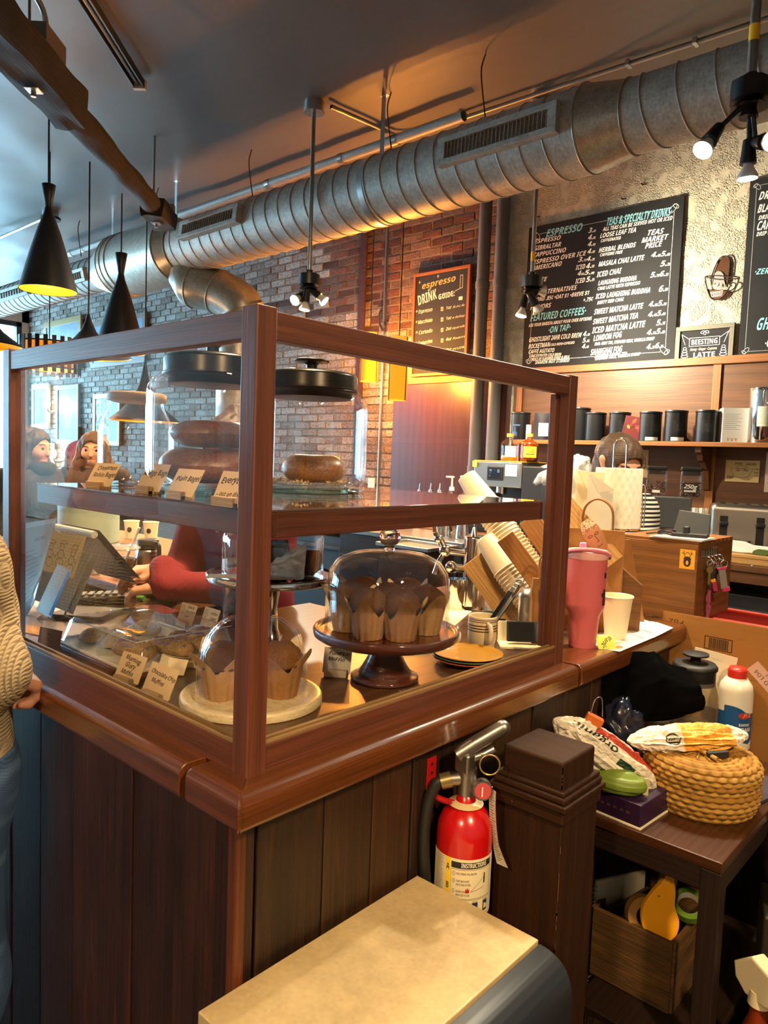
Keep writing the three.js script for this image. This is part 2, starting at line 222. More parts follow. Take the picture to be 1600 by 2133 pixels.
// ================================================================ the bar: planks, worktop, edge moulding
const BZ = -1.72, BX = -2.6;                            // how far the bar runs along its right and its left side
{
  const bar = thing('service_bar', 'dark brown plank bar that carries the glazed pastry case', 'bar', [0, 0, 0]);
  const dark = [0, 1, 2, 3].map(k => M([0x472619, 0x3e2015, 0x4f2b1a, 0x42241a][k], 0.5, 0, { map: rep(T.worn, 0.7, 1.5), bumpMap: rep(T.bumpGrain, 1, 3), bumpScale: 0.001 }));
  const olive = [0, 1, 2].map(k => M([0x452c16, 0x3a2313, 0x543418][k], 0.5, 0, { map: rep(T.worn, 0.8, 1.3), bumpMap: rep(T.bumpGrain, 1, 3), bumpScale: 0.001 }));
  part('carcass', [bx(0.03, 1.0, -BZ - 0.08, -0.035, 0.5, (BZ) / 2 - 0.02, 0), bx(-BX - 0.04, 1.0, 0.03, BX / 2 - 0.02, 0.5, -0.035, 0)], m.darkWood, bar);
  // planks of the left face; joints measured in the photograph
  let xs = [0, -0.075, -0.195, -0.33, -0.56, -0.72, -0.88, -1.04, -1.2, -1.36, -1.52, -1.68, -1.84, -2.0, -2.2, -2.4, -2.6];
  for (let k = 0; k < xs.length - 1; k++) { const w = xs[k] - xs[k + 1] - 0.003; part('plank', box(w, 1.02, 0.022, 0.003), dark[(k * 7 + 1) % 4], bar, [(xs[k] + xs[k + 1]) / 2 - (k ? 0 : 0.001), 0.51, -0.011 - (k % 3) * 0.0012]); }
  let zs = [-0.024, -0.165, -0.285, -0.395, -0.53, -0.68, -0.83, -0.98, -1.13, -1.28, -1.43, -1.58, -1.72];
  for (let k = 0; k < zs.length - 1; k++) { const w = zs[k] - zs[k + 1] - 0.003; part('plank', box(0.022, 1.02, w, 0.003), olive[(k * 5 + 1) % 3], bar, [-0.011 - (k % 3) * 0.0012, 0.51, (zs[k] + zs[k + 1]) / 2]); }
  part('corner_strip', box(0.026, 1.02, 0.02, 0.006), M(0x7a3f1e, 0.5, 0, { map: rep(T.worn, 1, 3) }), bar, [-0.012, 0.51, 0.004]);
  // worktop, with the profiled edge in three lengths that leave two notches
  part('worktop', [bx(0.86, 0.03, -BZ - 0.02, -0.43, TOP - 0.015, BZ / 2 - 0.01, 0.002), bx(-BX - 0.86, 0.03, 0.72, (BX - 0.86) / 2, TOP - 0.015, -0.36, 0.002)], wood(0x5e3a20, 0.32, {}, 1, 2), bar);
  const prof = (len) => { const r = 0.016, s = new THREE.Shape(); s.moveTo(-0.05, -0.026); s.lineTo(0.0, -0.026); s.lineTo(0.036, -0.026); s.quadraticCurveTo(0.044, -0.024, 0.044, -0.016); s.lineTo(0.044, TOPR); s.quadraticCurveTo(0.043, 0.024, 0.03, 0.026); s.lineTo(-0.05, 0.026); return new THREE.ExtrudeGeometry(s, { depth: len, bevelEnabled: true, bevelSize: 0.002, bevelThickness: 0.004, bevelSegments: 2, curveSegments: 6 }); };
  const TOPR = 0.012, Y = TOP - 0.026 + 0.001;
  // mitred corner: right run along -z, left run along -x
  // extrusion runs along +z; turned so that it runs from the corner backwards, its near end sheared to the mitre
  const flip = g => { for (const k of ['position', 'normal', 'uv']) { const a = g.attributes[k], n = a.itemSize; for (let i = 0; i < a.count; i += 3) for (let c = 0; c < n; c++) { const t = a.array[i * n + c]; a.array[i * n + c] = a.array[(i + 1) * n + c]; a.array[(i + 1) * n + c] = t; } } g.computeVertexNormals(); };
  const runR = (z0, z1, mitre) => { const g = prof(Math.abs(z1 - z0)); displace(g, p => { const far = p.z > Math.abs(z1 - z0) / 2; if (!far && mitre) p.z -= Math.max(-0.05, p.x); return p; }); const q = clean(xf(g, [0, Y, z0], [0, PI, 0], [-1, 1, 1])); flip(q); return uvBox(q, 2); };
  const runL = (x0, x1, mitre) => { const g = prof(Math.abs(x1 - x0)); displace(g, p => { const far = p.z > Math.abs(x1 - x0) / 2; if (!far && mitre) p.z -= Math.max(-0.05, p.x); return p; }); return uvBox(xf(g, [x0, Y, 0], [0, -PI / 2, 0]), 0); };
  const notchL = onY(443, 1640, TOP - 0.02).x;
  part('edge_moulding', runR(0, -0.955, true), m.counter, bar);
  part('edge_moulding', runL(0, -0.088, true), m.counter, bar);
  part('edge_moulding', runL(-0.112, BX, false), m.counter, bar);
  part('edge_moulding', runR(-0.977, BZ, false), m.counter, bar);
  // torn white remains of a sticker on the moulding
  { const q = prng(5), fl = []; const a = onX(658, 1640, 0.046), b = onX(760, 1597, 0.046); for (let k = 0; k < 130; k++) { const t = q(), w = 0.001 + q() * 0.004; if (q() < 0.15 + 0.5 * Math.abs(Math.sin(t * 9))) continue; fl.push(bx(0.0006, 0.0008 + q() * 0.0025, w, 0.0448, mix(a.y, b.y, t) + (q() - 0.5) * 0.012, mix(a.z, b.z, t), 0)); } part('torn_sticker', merge(fl), m.paper, bar).userData.kind = 'stuff'; }
}
// ================================================================ the display case
const CL = 0.9255, CD = 0.9594, CH = 0.70, PW = 0.037;
{
  const c = thing('display_case', 'reddish wood and glass pastry case with two levels on the bar corner', 'display case', [0, TOP, 0]);
  const posts = [[-PW / 2, -PW / 2], [-CL + PW / 2, -PW / 2], [-PW / 2, -CD + PW / 2]];          // an L of two glazed sides; the baristas' side is open
  for (const [x, z] of posts) part('post', box(PW, CH, PW, 0.0025), m.caseWood, c, [x, CH / 2, z]);
  const RH = 0.042, RT = 0.024, lx = CL - 2 * PW, lz = CD - 2 * PW;
  for (const [y, h] of [[CH - 0.005 - RH / 2, RH], [0.022, 0.044]]) {
    part('rail', box(lx, h, RT, 0.002), m.caseWood, c, [-CL / 2, y, -RT / 2 - 0.002]);
    part('rail', box(RT, h, lz, 0.002), m.caseWood, c, [-RT / 2 - 0.002, y, -CD / 2]);
  }
  const bead = wood(0xb08a58, 0.45, {}, 2, 10);           // pale glazing bead on the bottom rails
  for (const [w, d, x, z] of [[lx, 0.006, -CL / 2, -0.006], [0.006, lz, -0.006, -CD / 2], [lx, 0.006, -CL / 2, -0.020], [0.006, lz, -0.020, -CD / 2]]) part('glazing_bead', box(w, 0.006, d, 0.001), bead, c, [x, 0.047, z]);
  part('glass_pane', new THREE.PlaneGeometry(lx, CH - 0.09).translate(-CL / 2, CH / 2, -0.013), m.glass, c);
  part('glass_pane', new THREE.PlaneGeometry(lz, CH - 0.09).rotateY(PI / 2).translate(-0.013, CH / 2, -CD / 2), m.glass, c);
  // corner grooves: inner stops beside the right post
  part('stop', box(0.016, CH - 0.09, 0.016, 0.002), m.caseWood, c, [-0.035, CH / 2, -CD + PW + 0.008]);
  part('case_floor', box(CL - 0.03, 0.006, CD - 0.03, 0.001), wood(0x6e4a2c, 0.35, {}, 1, 2), c, [-CL / 2, 0.003, -CD / 2]);
  const sh = thing('case_shelf', 'brown framed middle shelf with a glass sheet inside the pastry case', 'shelf', [0, TOP + 0.352, 0]);
  const sx0 = -0.06, sx1 = -CL + 0.006, sz0 = -0.075, sz1 = -CD + 0.03, sw = wood(0x6a3826, 0.5, {}, 1, 3);
  const SB = -CL + 0.02;
  part('shelf_rail', box(sx0 - sx1, 0.042, 0.02, 0.002), sw, sh, [(sx0 + sx1) / 2, 0.021, sz0 - 0.01]); part('shelf_rail', box(sx0 - sx1, 0.042, 0.02, 0.002), sw, sh, [(sx0 + sx1) / 2, 0.021, sz1 + 0.01]);
  part('shelf_rail', box(0.02, 0.042, sz0 - sz1 - 0.04, 0.002), sw, sh, [sx0 - 0.01, 0.021, (sz0 + sz1) / 2]); part('shelf_rail', box(0.02, 0.042, sz0 - sz1 - 0.04, 0.002), sw, sh, [sx1 + 0.01, 0.021, (sz0 + sz1) / 2]);
  part('shelf_board', box(sx0 - sx1 - 0.04, 0.01, sz0 - sz1 - 0.04, 0.001), sw, sh, [(sx0 + sx1) / 2, 0.005, (sz0 + sz1) / 2]);
  part('shelf_sheet', box(sx0 - sx1, 0.004, sz0 - sz1, 0.001), M(0x5a4a4a, 0.06, 0, { clearcoat: 1 }), sh, [(sx0 + sx1) / 2, 0.044, (sz0 + sz1) / 2]);
}
const SHELF = TOP + 0.352 + 0.046, BASE = TOP + 0.006;   // the levels that things stand on
// ================================================================ ducts
const DZ = -2.47, DY = 3.07;
function onDuct(u, v, r, dz = DZ, dy = DY) {            // where a sight line meets the round of the duct
  const d = ray(u, v), oy = CP.y - dy, oz = CP.z - dz, a = d.y * d.y + d.z * d.z, b = 2 * (d.y * oy + d.z * oz), c = oy * oy + oz * oz - r * r, D = b * b - 4 * a * c;
  return CP.clone().addScaledVector(d, (-b - Math.sqrt(Math.max(D, 0))) / (2 * a));
}
function helix(x0, x1, r, pitch, th) { const n = Math.abs(x1 - x0) / pitch, s = Math.ceil(n * 22), p = []; for (let k = 0; k <= s; k++) { const a = k / 22 * 2 * PI; p.push(V(mix(x0, x1, k / s), Math.cos(a) * r, Math.sin(a) * r)); } return new THREE.TubeGeometry(new THREE.CatmullRomCurve3(p), s * 2, th, 5); }
const along = (x0, x1, r0, r1 = r0, seg = 48) => { const g = new THREE.CylinderGeometry(r1, r0, x1 - x0, seg, 1, true); g.rotateZ(-PI / 2); g.translate((x0 + x1) / 2, 0, 0); const uv = g.attributes.uv; for (let i = 0; i < uv.count; i++) uv.setXY(i, uv.getX(i) * 1.2, uv.getY(i) * (x1 - x0)); return g; };
const ring = (x, r, th) => xf(torus(r, th, 6, 48), [x, 0, 0], [0, PI / 2, 0]);
const xa = onDuct(1290, 250, 0.152).x, xb = onDuct(1195, 290, 0.19).x, xc = onDuct(348, 540, 0.19).x, xd = onDuct(200, 560, 0.25).x;
{
  const d = thing('air_duct', 'long galvanised spiral duct under the ceiling along the back wall', 'duct', [0, DY, DZ]);
  part('duct_pipe', along(xa - 0.01, FARX, 0.152), m.galv, d);
  part('spiral_seam', helix(xa + 0.05, FARX, 0.153, 0.15, 0.0045), m.galv, d);
  part('reducer', [along(xb - 0.005, xa, 0.19, 0.153), ring(xb, 0.191, 0.005), ring(xa, 0.155, 0.005)], m.shinyGalv, d);
  part('duct_pipe', along(xc, xb, 0.188), m.galv, d);
  part('spiral_seam', helix(xc + 0.05, xb - 0.05, 0.189, 0.122, 0.0045), m.galv, d);
  const xband = onDuct(752, 410, 0.19).x; part('band', [along(xband - 0.02, xband + 0.02, 0.1925)], m.steel, d);
  // the wide fitting with the branch, its collar and the narrower run beyond
  const xm = onDuct(310, 520, 0.25).x;
  part('wide_fitting', [along(xm, xc, 0.235, 0.19), along(xd, xm, 0.25, 0.235), ring(xm, 0.238, 0.006), ring(xc, 0.193, 0.006), ring(xd + 0.06, 0.251, 0.005), ring(xd + 0.14, 0.25, 0.005), ring(xd, 0.251, 0.005)], m.shinyGalv, d);
  part('reducer', along(xd - 0.35, xd, 0.15, 0.25), m.shinyGalv, d);
  part('duct_pipe', along(ENDX + 0.05, xd - 0.34, 0.147), m.galv, d);
  part('spiral_seam', helix(ENDX + 0.2, xd - 0.4, 0.148, 0.12, 0.0045), m.galv, d);
  // printed fitting code
  const pc = onDuct(316, 500, 0.24);
  // hanging straps
  for (const [u, v] of [[801, 198], [358, 372], [271, 440]]) { const p = onY(u, v, CEIL), yy = 0.19; part('strap', [bx(0.03, CEIL - DY - 0.16, 0.003, p.x, (CEIL - DY + 0.16) / 2, 0.0, 0), bx(0.05, 0.003, 0.03, p.x + 0.01, CEIL - DY - 0.01, 0, 0)], m.steel, d); }
  for (const [u, v] of [[918, 250], [1120, 190], [600, 340], [380, 405], [218, 470]]) { const p = onY(u, v, CEIL); part('hanger_wire', tube([[p.x, CEIL - DY - 0.01, 0.01], [p.x - 0.015, CEIL - DY - 0.1, 0.02], [p.x + 0.01, 0.2, 0.0]], 0.004, 10, 5), m.rust, d); }
  const grille = (uL, vL, uR, vR, r, h, n) => {
    const a = onDuct(uL, vL, r), b = onDuct(uR, vR, r), th = Math.atan2((a.y + b.y) / 2 - DY, (a.z + b.z) / 2 - DZ), w = b.x - a.x;
    const g = new THREE.Group(); g.name = 'grille'; g.userData.label = 'slotted supply grille'; d.add(g); g.position.set((a.x + b.x) / 2, Math.sin(th) * (r + 0.004), Math.cos(th) * (r + 0.004)); g.rotation.x = -th;
    const fr = 0.028; part('grille_frame', [bx(w, fr, 0.05, 0, h / 2 - fr / 2, 0, 0.003), bx(w, fr, 0.05, 0, -h / 2 + fr / 2, 0, 0.003), bx(fr * 1.6, h - 2 * fr, 0.05, -w / 2 + fr * 0.8, 0, 0, 0.003), bx(fr * 1.6, h - 2 * fr, 0.05, w / 2 - fr * 0.8, 0, 0, 0.003)], m.galv, g);
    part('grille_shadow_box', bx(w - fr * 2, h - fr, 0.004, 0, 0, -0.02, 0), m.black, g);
    const iw = w - fr * 3.2; for (let k = 0; k < n; k++) part('slat', xf(slatG, [-iw / 2 + (k + 0.5) * iw / n, 0, 0.01], [0, 0.35, 0], [1, (h - 2 * fr) / 0.1, 1]), m.galv, g);
  };
  const slatG = box(0.0035, 0.1, 0.016, 0.0008, 1);
  grille(918, 318, 1165, 248, 0.19, 0.135, 26); grille(380, 478, 500, 450, 0.20, 0.125, 22); grille(138, 585, 180, 568, 0.147, 0.11, 8); grille(-10, 622, 62, 600, 0.147, 0.11, 12);
}
{
  // branch that leaves the wide fitting, turns and drops in front of the brick
  const b = thing('branch_duct', 'galvanised elbow duct that bends down from the wide duct fitting', 'duct');
  const pts = [V(xm0() - 0.25, DY - 0.03, DZ), V(xm0() + 0.05, DY - 0.14, DZ - 0.06), at(398, 592, 5.5), at(452, 606, 5.45), at(505, 640, 5.40), at(497, 700, 5.5), at(490, 800, 5.6)]; function xm0() { return onDuct(330, 545, 0.25).x; }
  pts[6] = V(pts[5].x, 1.9, pts[5].z);
  const c = new THREE.CatmullRomCurve3(pts, false, 'catmullrom', 0.4); const R = 0.158;
  const g = new THREE.TubeGeometry(c, 60, R, 36); part('bend', g, m.shinyGalv, b);
  for (const t of [0.3, 0.42, 0.56, 0.68]) { const p = c.getPointAt(t), tg = c.getTangentAt(t), r = torus(R + 0.002, 0.006, 6, 40); r.applyQuaternion(qua.setFromUnitVectors(V(0, 0, 1), tg)); part('joint_ring', r, m.shinyGalv, b, p); }
  const dn = pts[6]; part('drop', [cyl(R, R, 1.0, 36, true), xf(torus(R + 0.002, 0.005), [0, 0.3, 0], [PI / 2, 0, 0]), xf(torus(R + 0.002, 0.005), [0, 0.05, 0], [PI / 2, 0, 0])], m.galv, b, [dn.x, 1.42, dn.z]);
}
{
  const a = onZ(140, 530, -2.75).x, e = onZ(965, 275, -2.75).x;
  const p = thing('ceiling_pipe', 'slim grey pipe running above and behind the big duct', 'pipe', [0, 3.488, -2.75]);
  part('pipe', along(a, e, 0.03, 0.03, 20), m.galv, p); for (const u of [150, 175, 560, 710, 820]) { const x = onZ(u, 400, -2.75).x; part('coupling', along(x - 0.02, x + 0.02, 0.034, 0.034, 20), m.emt, p); }
}
// ================================================================ electric conduit and track fixtures
const BOX1 = onY(655, 205, CEIL), BOX2 = onY(1128, 192, CEIL);
{
  const c = thing('ceiling_conduit', 'thin metal electrical conduit clipped along the ceiling behind the duct', 'conduit', [0, CEIL - 0.046, 0]);
  const P = (u, v) => { const p = onY(u, v, CEIL - 0.046); return V(p.x, 0, p.z); };
  const b1 = P(690, 222), k1 = P(790, 266), k2 = P(825, 282), k3 = P(868, 280), k4 = P(960, 248), far = P(1600, 38);
  part('conduit_run', new THREE.TubeGeometry(new THREE.CatmullRomCurve3([b1, k1, k2, k3, k4, k4.clone().lerp(far, 0.5), far, far.clone().add(V(1.5, 0, 0))], false, 'catmullrom', 0.3), 90, 0.0125, 8), m.emt, c);
  for (const [u, v] of [[958, 247], [1310, 133], [1450, 87]]) part('clip', bx(0.02, 0.03, 0.05, 0, 0, 0, 0.003), m.steel, c, P(u, v));
  part('junction_box', [cy(0.055, 0.055, 0.05, 0, 0, 0, 8), bx(0.02, 0.03, 0.02, 0.05, 0.0, 0.02)], m.steel, c, [BOX2.x, 0.012, BOX2.z]);
}
function lampLight(kind, pos, dir, color, power, angle) {
  const l = kind === 'spot' ? new THREE.SpotLight(color, power, 0, angle, 1, 2) : new THREE.PointLight(color, power, 0, 2);
  l.position.copy(pos); l.castShadow = true; l.shadow.radius = color === WARM ? 3 : 1.5; scene.add(l); if (kind === 'spot') { l.target.position.copy(pos).add(dir); scene.add(l.target); } return l;
}
const lens = glow(0xfff2d8, 22);
function trackFixture(label, top, hubY, rodR, heads, color, power, sticker) {
  const f = thing('track_light', label, 'ceiling light', [top.x, hubY, top.z], 0);
  const L = CEIL - hubY;
  part('rod', cyl(rodR, rodR, L - 0.03, 12), m.emt, f, [0, L / 2 + 0.02, 0]);
  part('ceiling_box', [cy(0.058, 0.058, 0.08, 0, L - 0.04, 0, 8), cy(0.062, 0.062, 0.008, 0, L - 0.078, 0, 8)], m.steel, f);
  part('hub', [cy(0.062, 0.062, 0.06, 0, 0.02, 0, 8), cy(0.035, 0.06, 0.02, 0, -0.02, 0, 8), cy(0.02, 0.02, 0.03, 0, 0.06, 0, 12), cy(0.022, 0.03, 0.03, 0, -0.045, 0, 10)], m.blackMetal, f);
  if (sticker) part('warning_sticker', cyl(rodR + 0.0008, rodR + 0.0008, 0.05, 16, true), M(0xf2b81c, 0.5), f, [0, sticker, 0]);
  for (const [off, dir] of heads) {
    const q = V(...dir).normalize(), o = V(...off), h = new THREE.Group(); h.name = 'lamp_head'; f.add(h); h.position.copy(o); h.quaternion.setFromUnitVectors(V(0, -1, 0), q);
    const back = o.clone().negate().applyQuaternion(h.quaternion.clone().invert());
    part('socket', [cy(0.018, 0.026, 0.075, 0, 0.075, 0, 16), between(V(0, 0.10, 0), back.clone().multiplyScalar(0.8).add(V(0, 0.01, 0)), 0.008)], m.blackMetal, h);
    part('bulb_shell', lathe([[0.012, 0.05], [0.016, 0.03], [0.030, 0.004], [0.033, -0.006], [0.031, -0.008]], 28), M(0xd8d4cc, 0.3, 0.4), h);
    part('bulb_lens', xf(sph(0.030, 20, 8), [0, -0.004, 0], [0, 0, 0], [1, 0.2, 1]), lens, h);
    const wp = o.clone().add(f.position).addScaledVector(q, 0.016);
    lampLight('spot', wp, q, color, power, 1.05);
  }
  return f;
}
const camR = V(1, 0, 0).applyQuaternion(camera.quaternion), camF = V(0, 0, -1).applyQuaternion(camera.quaternion).setY(0).normalize();
const loc = (r, y, f) => { const v = camR.clone().multiplyScalar(r).add(camF.clone().multiplyScalar(f)); return [v.x, y + v.y, v.z]; };    // sideways, up, away from the doorway where one stands
{
  const d1 = depthOf(V(BOX1.x, 2.6, BOX1.z)), y1 = at(646, 590, d1).y;
  trackFixture('track light on a thin rod before the brick wall, its three bulbs lit', BOX1, y1, 0.0125, [[loc(-0.075, -0.10, -0.02), loc(-0.5, -0.55, -0.75)], [loc(-0.02, -0.15, -0.02), loc(-0.1, -1, -0.1)], [loc(0.09, -0.10, 0), loc(0.62, -0.55, -0.15)]], SPOT, SPOT_I);
  const y2 = at(1105, 595, depthOf(V(BOX2.x, 2.6, BOX2.z))).y;
  trackFixture('small black track light hanging in front of the left menu board', BOX2, y2, 0.0115, [[loc(0.07, -0.03, 0), loc(1, -0.05, 0.15)], [loc(-0.05, -0.16, 0), loc(-0.2, -1, -0.1)], [loc(0.04, -0.14, -0.02), loc(0.5, -0.75, 0.3)]], SPOT, SPOT_I, 0.16);
  const p3 = at(1562, 205, 2.35), top3 = V(p3.x, CEIL, p3.z);
  trackFixture('large track light at the upper right with bright white bulbs', top3, p3.y, 0.0155, [[loc(-0.145, -0.165, -0.02), loc(-0.55, -0.75, -0.35)], [loc(0.035, -0.17, -0.09), loc(0.05, -0.35, -0.95)], [loc(0.02, -0.235, 0.02), loc(0.05, -1, 0.05)]], SPOT, SPOT_I * 0.62, 0.2);
}
// two more of the same fixtures over the customers' side, behind and right of where the photographer stands; they light the front of the bar
for (const [x, z, y, lab] of [[1.9, 0.3, 2.75, 'track light to the right of the photographer, outside the picture'], [0.9, 2.1, 2.75, 'track light behind the photographer, outside the picture'], [-0.72, -0.78, 3.08, 'track light over the middle of the bar, above the picture']]) trackFixture(lab, V(x, CEIL, z), y, 0.0155, [[[-0.1, -0.15, -0.05], [-0.5, -0.8, -0.35]], [[0.1, -0.15, 0.05], [0.3, -0.8, 0.4]], [[0.0, -0.2, -0.05], [-0.1, -1, -0.2]]], WARM, HALL_I);
{
  const p = onY(105, 436, CEIL), e = onY(0, 482, CEIL), f = thing('ceiling_outlet', 'small ceiling outlet with a white conduit at the left', 'outlet', [p.x, CEIL, p.z]);
  part('outlet_box', [cy(0.07, 0.07, 0.07, 0, -0.035, 0, 8)], m.steel, f); part('outlet_base', [cy(0.085, 0.085, 0.02, 0, -0.08, 0, 20)], m.blackMetal, f);
  part('outlet_conduit', between(V(-0.05, -0.055, 0), V(e.x - p.x - 1, -0.055, e.z - p.z), 0.014), m.emt, f);
}
// ================================================================ the hanging beam and its pendants
const BY = 3.15, BDIR = V(-0.684, 0, -0.729).normalize(), BSIDE = V(-BDIR.z, 0, BDIR.x);
const b0 = onY(100, 175, BY), b1e = onY(312, 440, BY), bLen = b1e.clone().sub(b0).length();
const bAt = (s, side = 0, up = 0) => b0.clone().addScaledVector(BDIR, s).addScaledVector(BSIDE, side).add(V(0, up, 0));
{
  const yaw = Math.atan2(-BDIR.z, BDIR.x), o = thing('hanging_beam', 'rough old timber beam hung from the ceiling that carries the pendants', 'beam', b0, yaw);
  const bark = wood(0x3c342f, 0.9, { bumpScale: 0.004 }, 1, 3);
  const rough = (g, k) => displace(mergeVertices(clean(g)), p => p.add(V(0, 0.010 * n3(p.x * 3, p.z * 8 + k, p.y * 8), 0.010 * n3(p.x * 3 + 9, p.y * 8, p.z * 8 + k))));
  const s1 = onY(135, 230, BY).sub(b0).dot(BDIR);
  part('squared_end', uvBox(rough(new THREE.BoxGeometry(2.2 + s1, 0.17, 0.15, 60, 5, 5).translate(s1 / 2 - 1.1, 0, 0), 1).toNonIndexed(), 0), bark, o);
  const pole = new THREE.CylinderGeometry(0.055, 0.07, bLen - s1 + 0.05, 20, 40); pole.rotateZ(-PI / 2); pole.translate((bLen + s1) / 2, 0, 0);
  part('round_pole', uvBox(rough(pole, 4).toNonIndexed(), 0), bark, o);
  part('end_block', uvBox(rough(new THREE.BoxGeometry(0.32, 0.12, 0.15, 8, 4, 4).translate(bLen, -0.02, 0), 7).toNonIndexed(), 0), bark, o);
  part('end_plate', bx(0.05, 0.14, 0.12, bLen + 0.16, 0.03, 0), M(0x8a7a60, 0.6), o);
  for (const s of [onY(38, 185, BY - 0.09).sub(b0).dot(BDIR), bLen - 0.05]) part('washer_plate', [bx(0.06, 0.008, 0.06, s, -0.092, 0), cy(0.012, 0.012, 0.03, s, -0.105, 0, 6)], m.steel, o);
  const sj = onY(60, 120, BY + 0.08).sub(b0).dot(BDIR); part('junction_box', bx(0.2, 0.1, 0.1, sj - 0.02, 0.12, 0.02), M(0x7b7368, 0.5, 0.5), o);
  part('flexible_conduit', tube([[sj, 0.16, 0.02], [sj - 0.05, 0.26, 0.02], [sj - 0.2, 0.34, -0.02], [sj - 0.24, 0.45, -0.02]], 0.013, 40, 8), m.emt, o);
  part('hanger_rod', [cy(0.006, 0.006, 0.45, sj - 0.12, 0.225, 0), cy(0.008, 0.008, 0.45, bLen - 0.12, 0.225, 0)], m.emt, o);
}
{
  const e = onY(290, 155, CEIL), q = thing('ceiling_track', 'black metal lighting track fixed to the ceiling at the upper left', 'track', [e.x, CEIL - 0.05, e.z], Math.atan2(-BDIR.z, BDIR.x));
  part('channel', [bx(2.4, 0.004, 0.06, -1.2, 0.018, 0), bx(2.4, 0.042, 0.006, -1.2, 0, 0.028), bx(2.4, 0.042, 0.006, -1.2, 0, -0.028), bx(2.4, 0.006, 0.012, -1.2, -0.01, 0)], m.blackMetal, q);
  part('conductor', [bx(2.4, 0.004, 0.005, -1.2, -0.004, 0.012), bx(2.4, 0.004, 0.005, -1.2, -0.004, -0.014)], m.steel, q); part('end_cap', bx(0.03, 0.05, 0.07, 0.01, 0, 0), M(0xb9ac94, 0.5), q);
}
const gold = M(0xe0a020, 0.35, 0.75), shadeBlack = M(0x191a1f, 0.38, 0.15), cordM = M(0x0c0c0e, 0.7), bulbG = glow(0xffd08a, 16);
function pendant(label, u, vTop, vBottom, prof, rpx, hang, capH) {      // hang: where the cord leaves the beam, or a depth below the ceiling
  const onBeam = Array.isArray(hang), tp = onBeam ? onY(hang[0], hang[1], BY - 0.07) : at(u, vBottom, hang), depth = depthOf(tp), R = rpx / FOCAL * depth;
  const mid = V(tp.x, yFor(tp.x, tp.z, vBottom), tp.z), y0 = mid.y, yTop = yFor(tp.x, tp.z, vTop), H = yTop - y0, p = thing('pendant_lamp', label, 'pendant lamp', [mid.x, y0, mid.z]);
  const o = prof.map(([r, t]) => [r * R, t * H]);
  part('shade', lathe(o, 48), shadeBlack, p); part('shade_lining', lathe(o.map(([r, y]) => [Math.max(r - 0.004, 0.001), y + 0.002]).slice(0, -3), 48), gold, p);
  if (capH) part('neck', lathe([[0.012, H * 0.8], [0.018, H * 0.86], [0.028, H], [0.02, H + 0.002], [0.004, H + 0.003]].map(([r, y]) => [r * R / 0.12, y]), 28), M(0x6d6355, 0.3, 0.9), p);
  const top = (onBeam ? BY - 0.06 : CEIL) - y0; part('cord', cyl(0.0045, 0.0045, top - H + 0.02, 8), cordM, p, [0, (top + H) / 2, 0]);
  part('bulb', sph(0.03), bulbG, p, [0, H * 0.14 + 0.01, 0]);
  lampLight('point', V(mid.x, y0 + H * 0.14 + 0.01, mid.z), null, WARM, PENDANT_I); return p;
}
const tall = [[1, 0], [0.99, 0.012], [0.72, 0.28], [0.42, 0.55], [0.16, 0.74], [0.11, 0.80], [0.15, 0.86], [0.24, 1.0], [0.05, 1.002]];
const wide = [[1, 0], [1.0, 0.02], [0.62, 0.20], [0.34, 0.40], [0.18, 0.60], [0.09, 0.80], [0.05, 0.92], [0.03, 1.0], [0.01, 1.0]];
pendant('tall black cone pendant with a gold lining, the largest one at the left', 100, 385, 606, tall, 58, [102, 253], true);
pendant('tall black cone pendant behind the case, second from the left', 250, 528, 735, tall, 52, [254, 410], true);
pendant('wide black pendant whose lit gold underside shows through the case glass', 183, 655, 742, wide, 88, [187, 345], false);
pendant('wide black pendant hanging behind the lidded jars', 303, 752, 878, wide, 72, [306, 466], false);
pendant('black pendant cut by the left edge of the frame', -58, 560, 718, wide, 95, 4.4, false);
{
  const c = at(103, 742, 5.2), d = thing('drum_lamp', 'round lamp of black vertical slats around an orange shade', 'pendant lamp', c), R = 0.205, H = 0.25;
  part('inner_shade', [cyl(R - 0.03, R - 0.03, H - 0.06, 40, true)], new THREE.MeshStandardMaterial({ color: 0xc86a10, emissive: 0xff8a14, emissiveIntensity: 0.9, roughness: 0.8, side: THREE.DoubleSide }), d);
  for (let k = 0; k < 24; k++) { const a = k / 24 * 2 * PI; part('slat', box(0.028, H, 0.008, 0.001, 1), m.blackMetal, d, [Math.sin(a) * R, 0, Math.cos(a) * R], [0, a, 0]); }
  part('hoop', [xf(torus(R - 0.006, 0.006, 6, 40), [0, H * 0.36, 0], [PI / 2, 0, 0]), xf(torus(R - 0.006, 0.006, 6, 40), [0, -H * 0.36, 0], [PI / 2, 0, 0])], m.blackMetal, d);
  part('cord', cyl(0.004, 0.004, CEIL - c.y, 8), cordM, d, [0, (CEIL - c.y) / 2, 0]); part('bulb', sph(0.03), bulbG, d); lampLight('point', c, null, WARM, PENDANT_I);
}
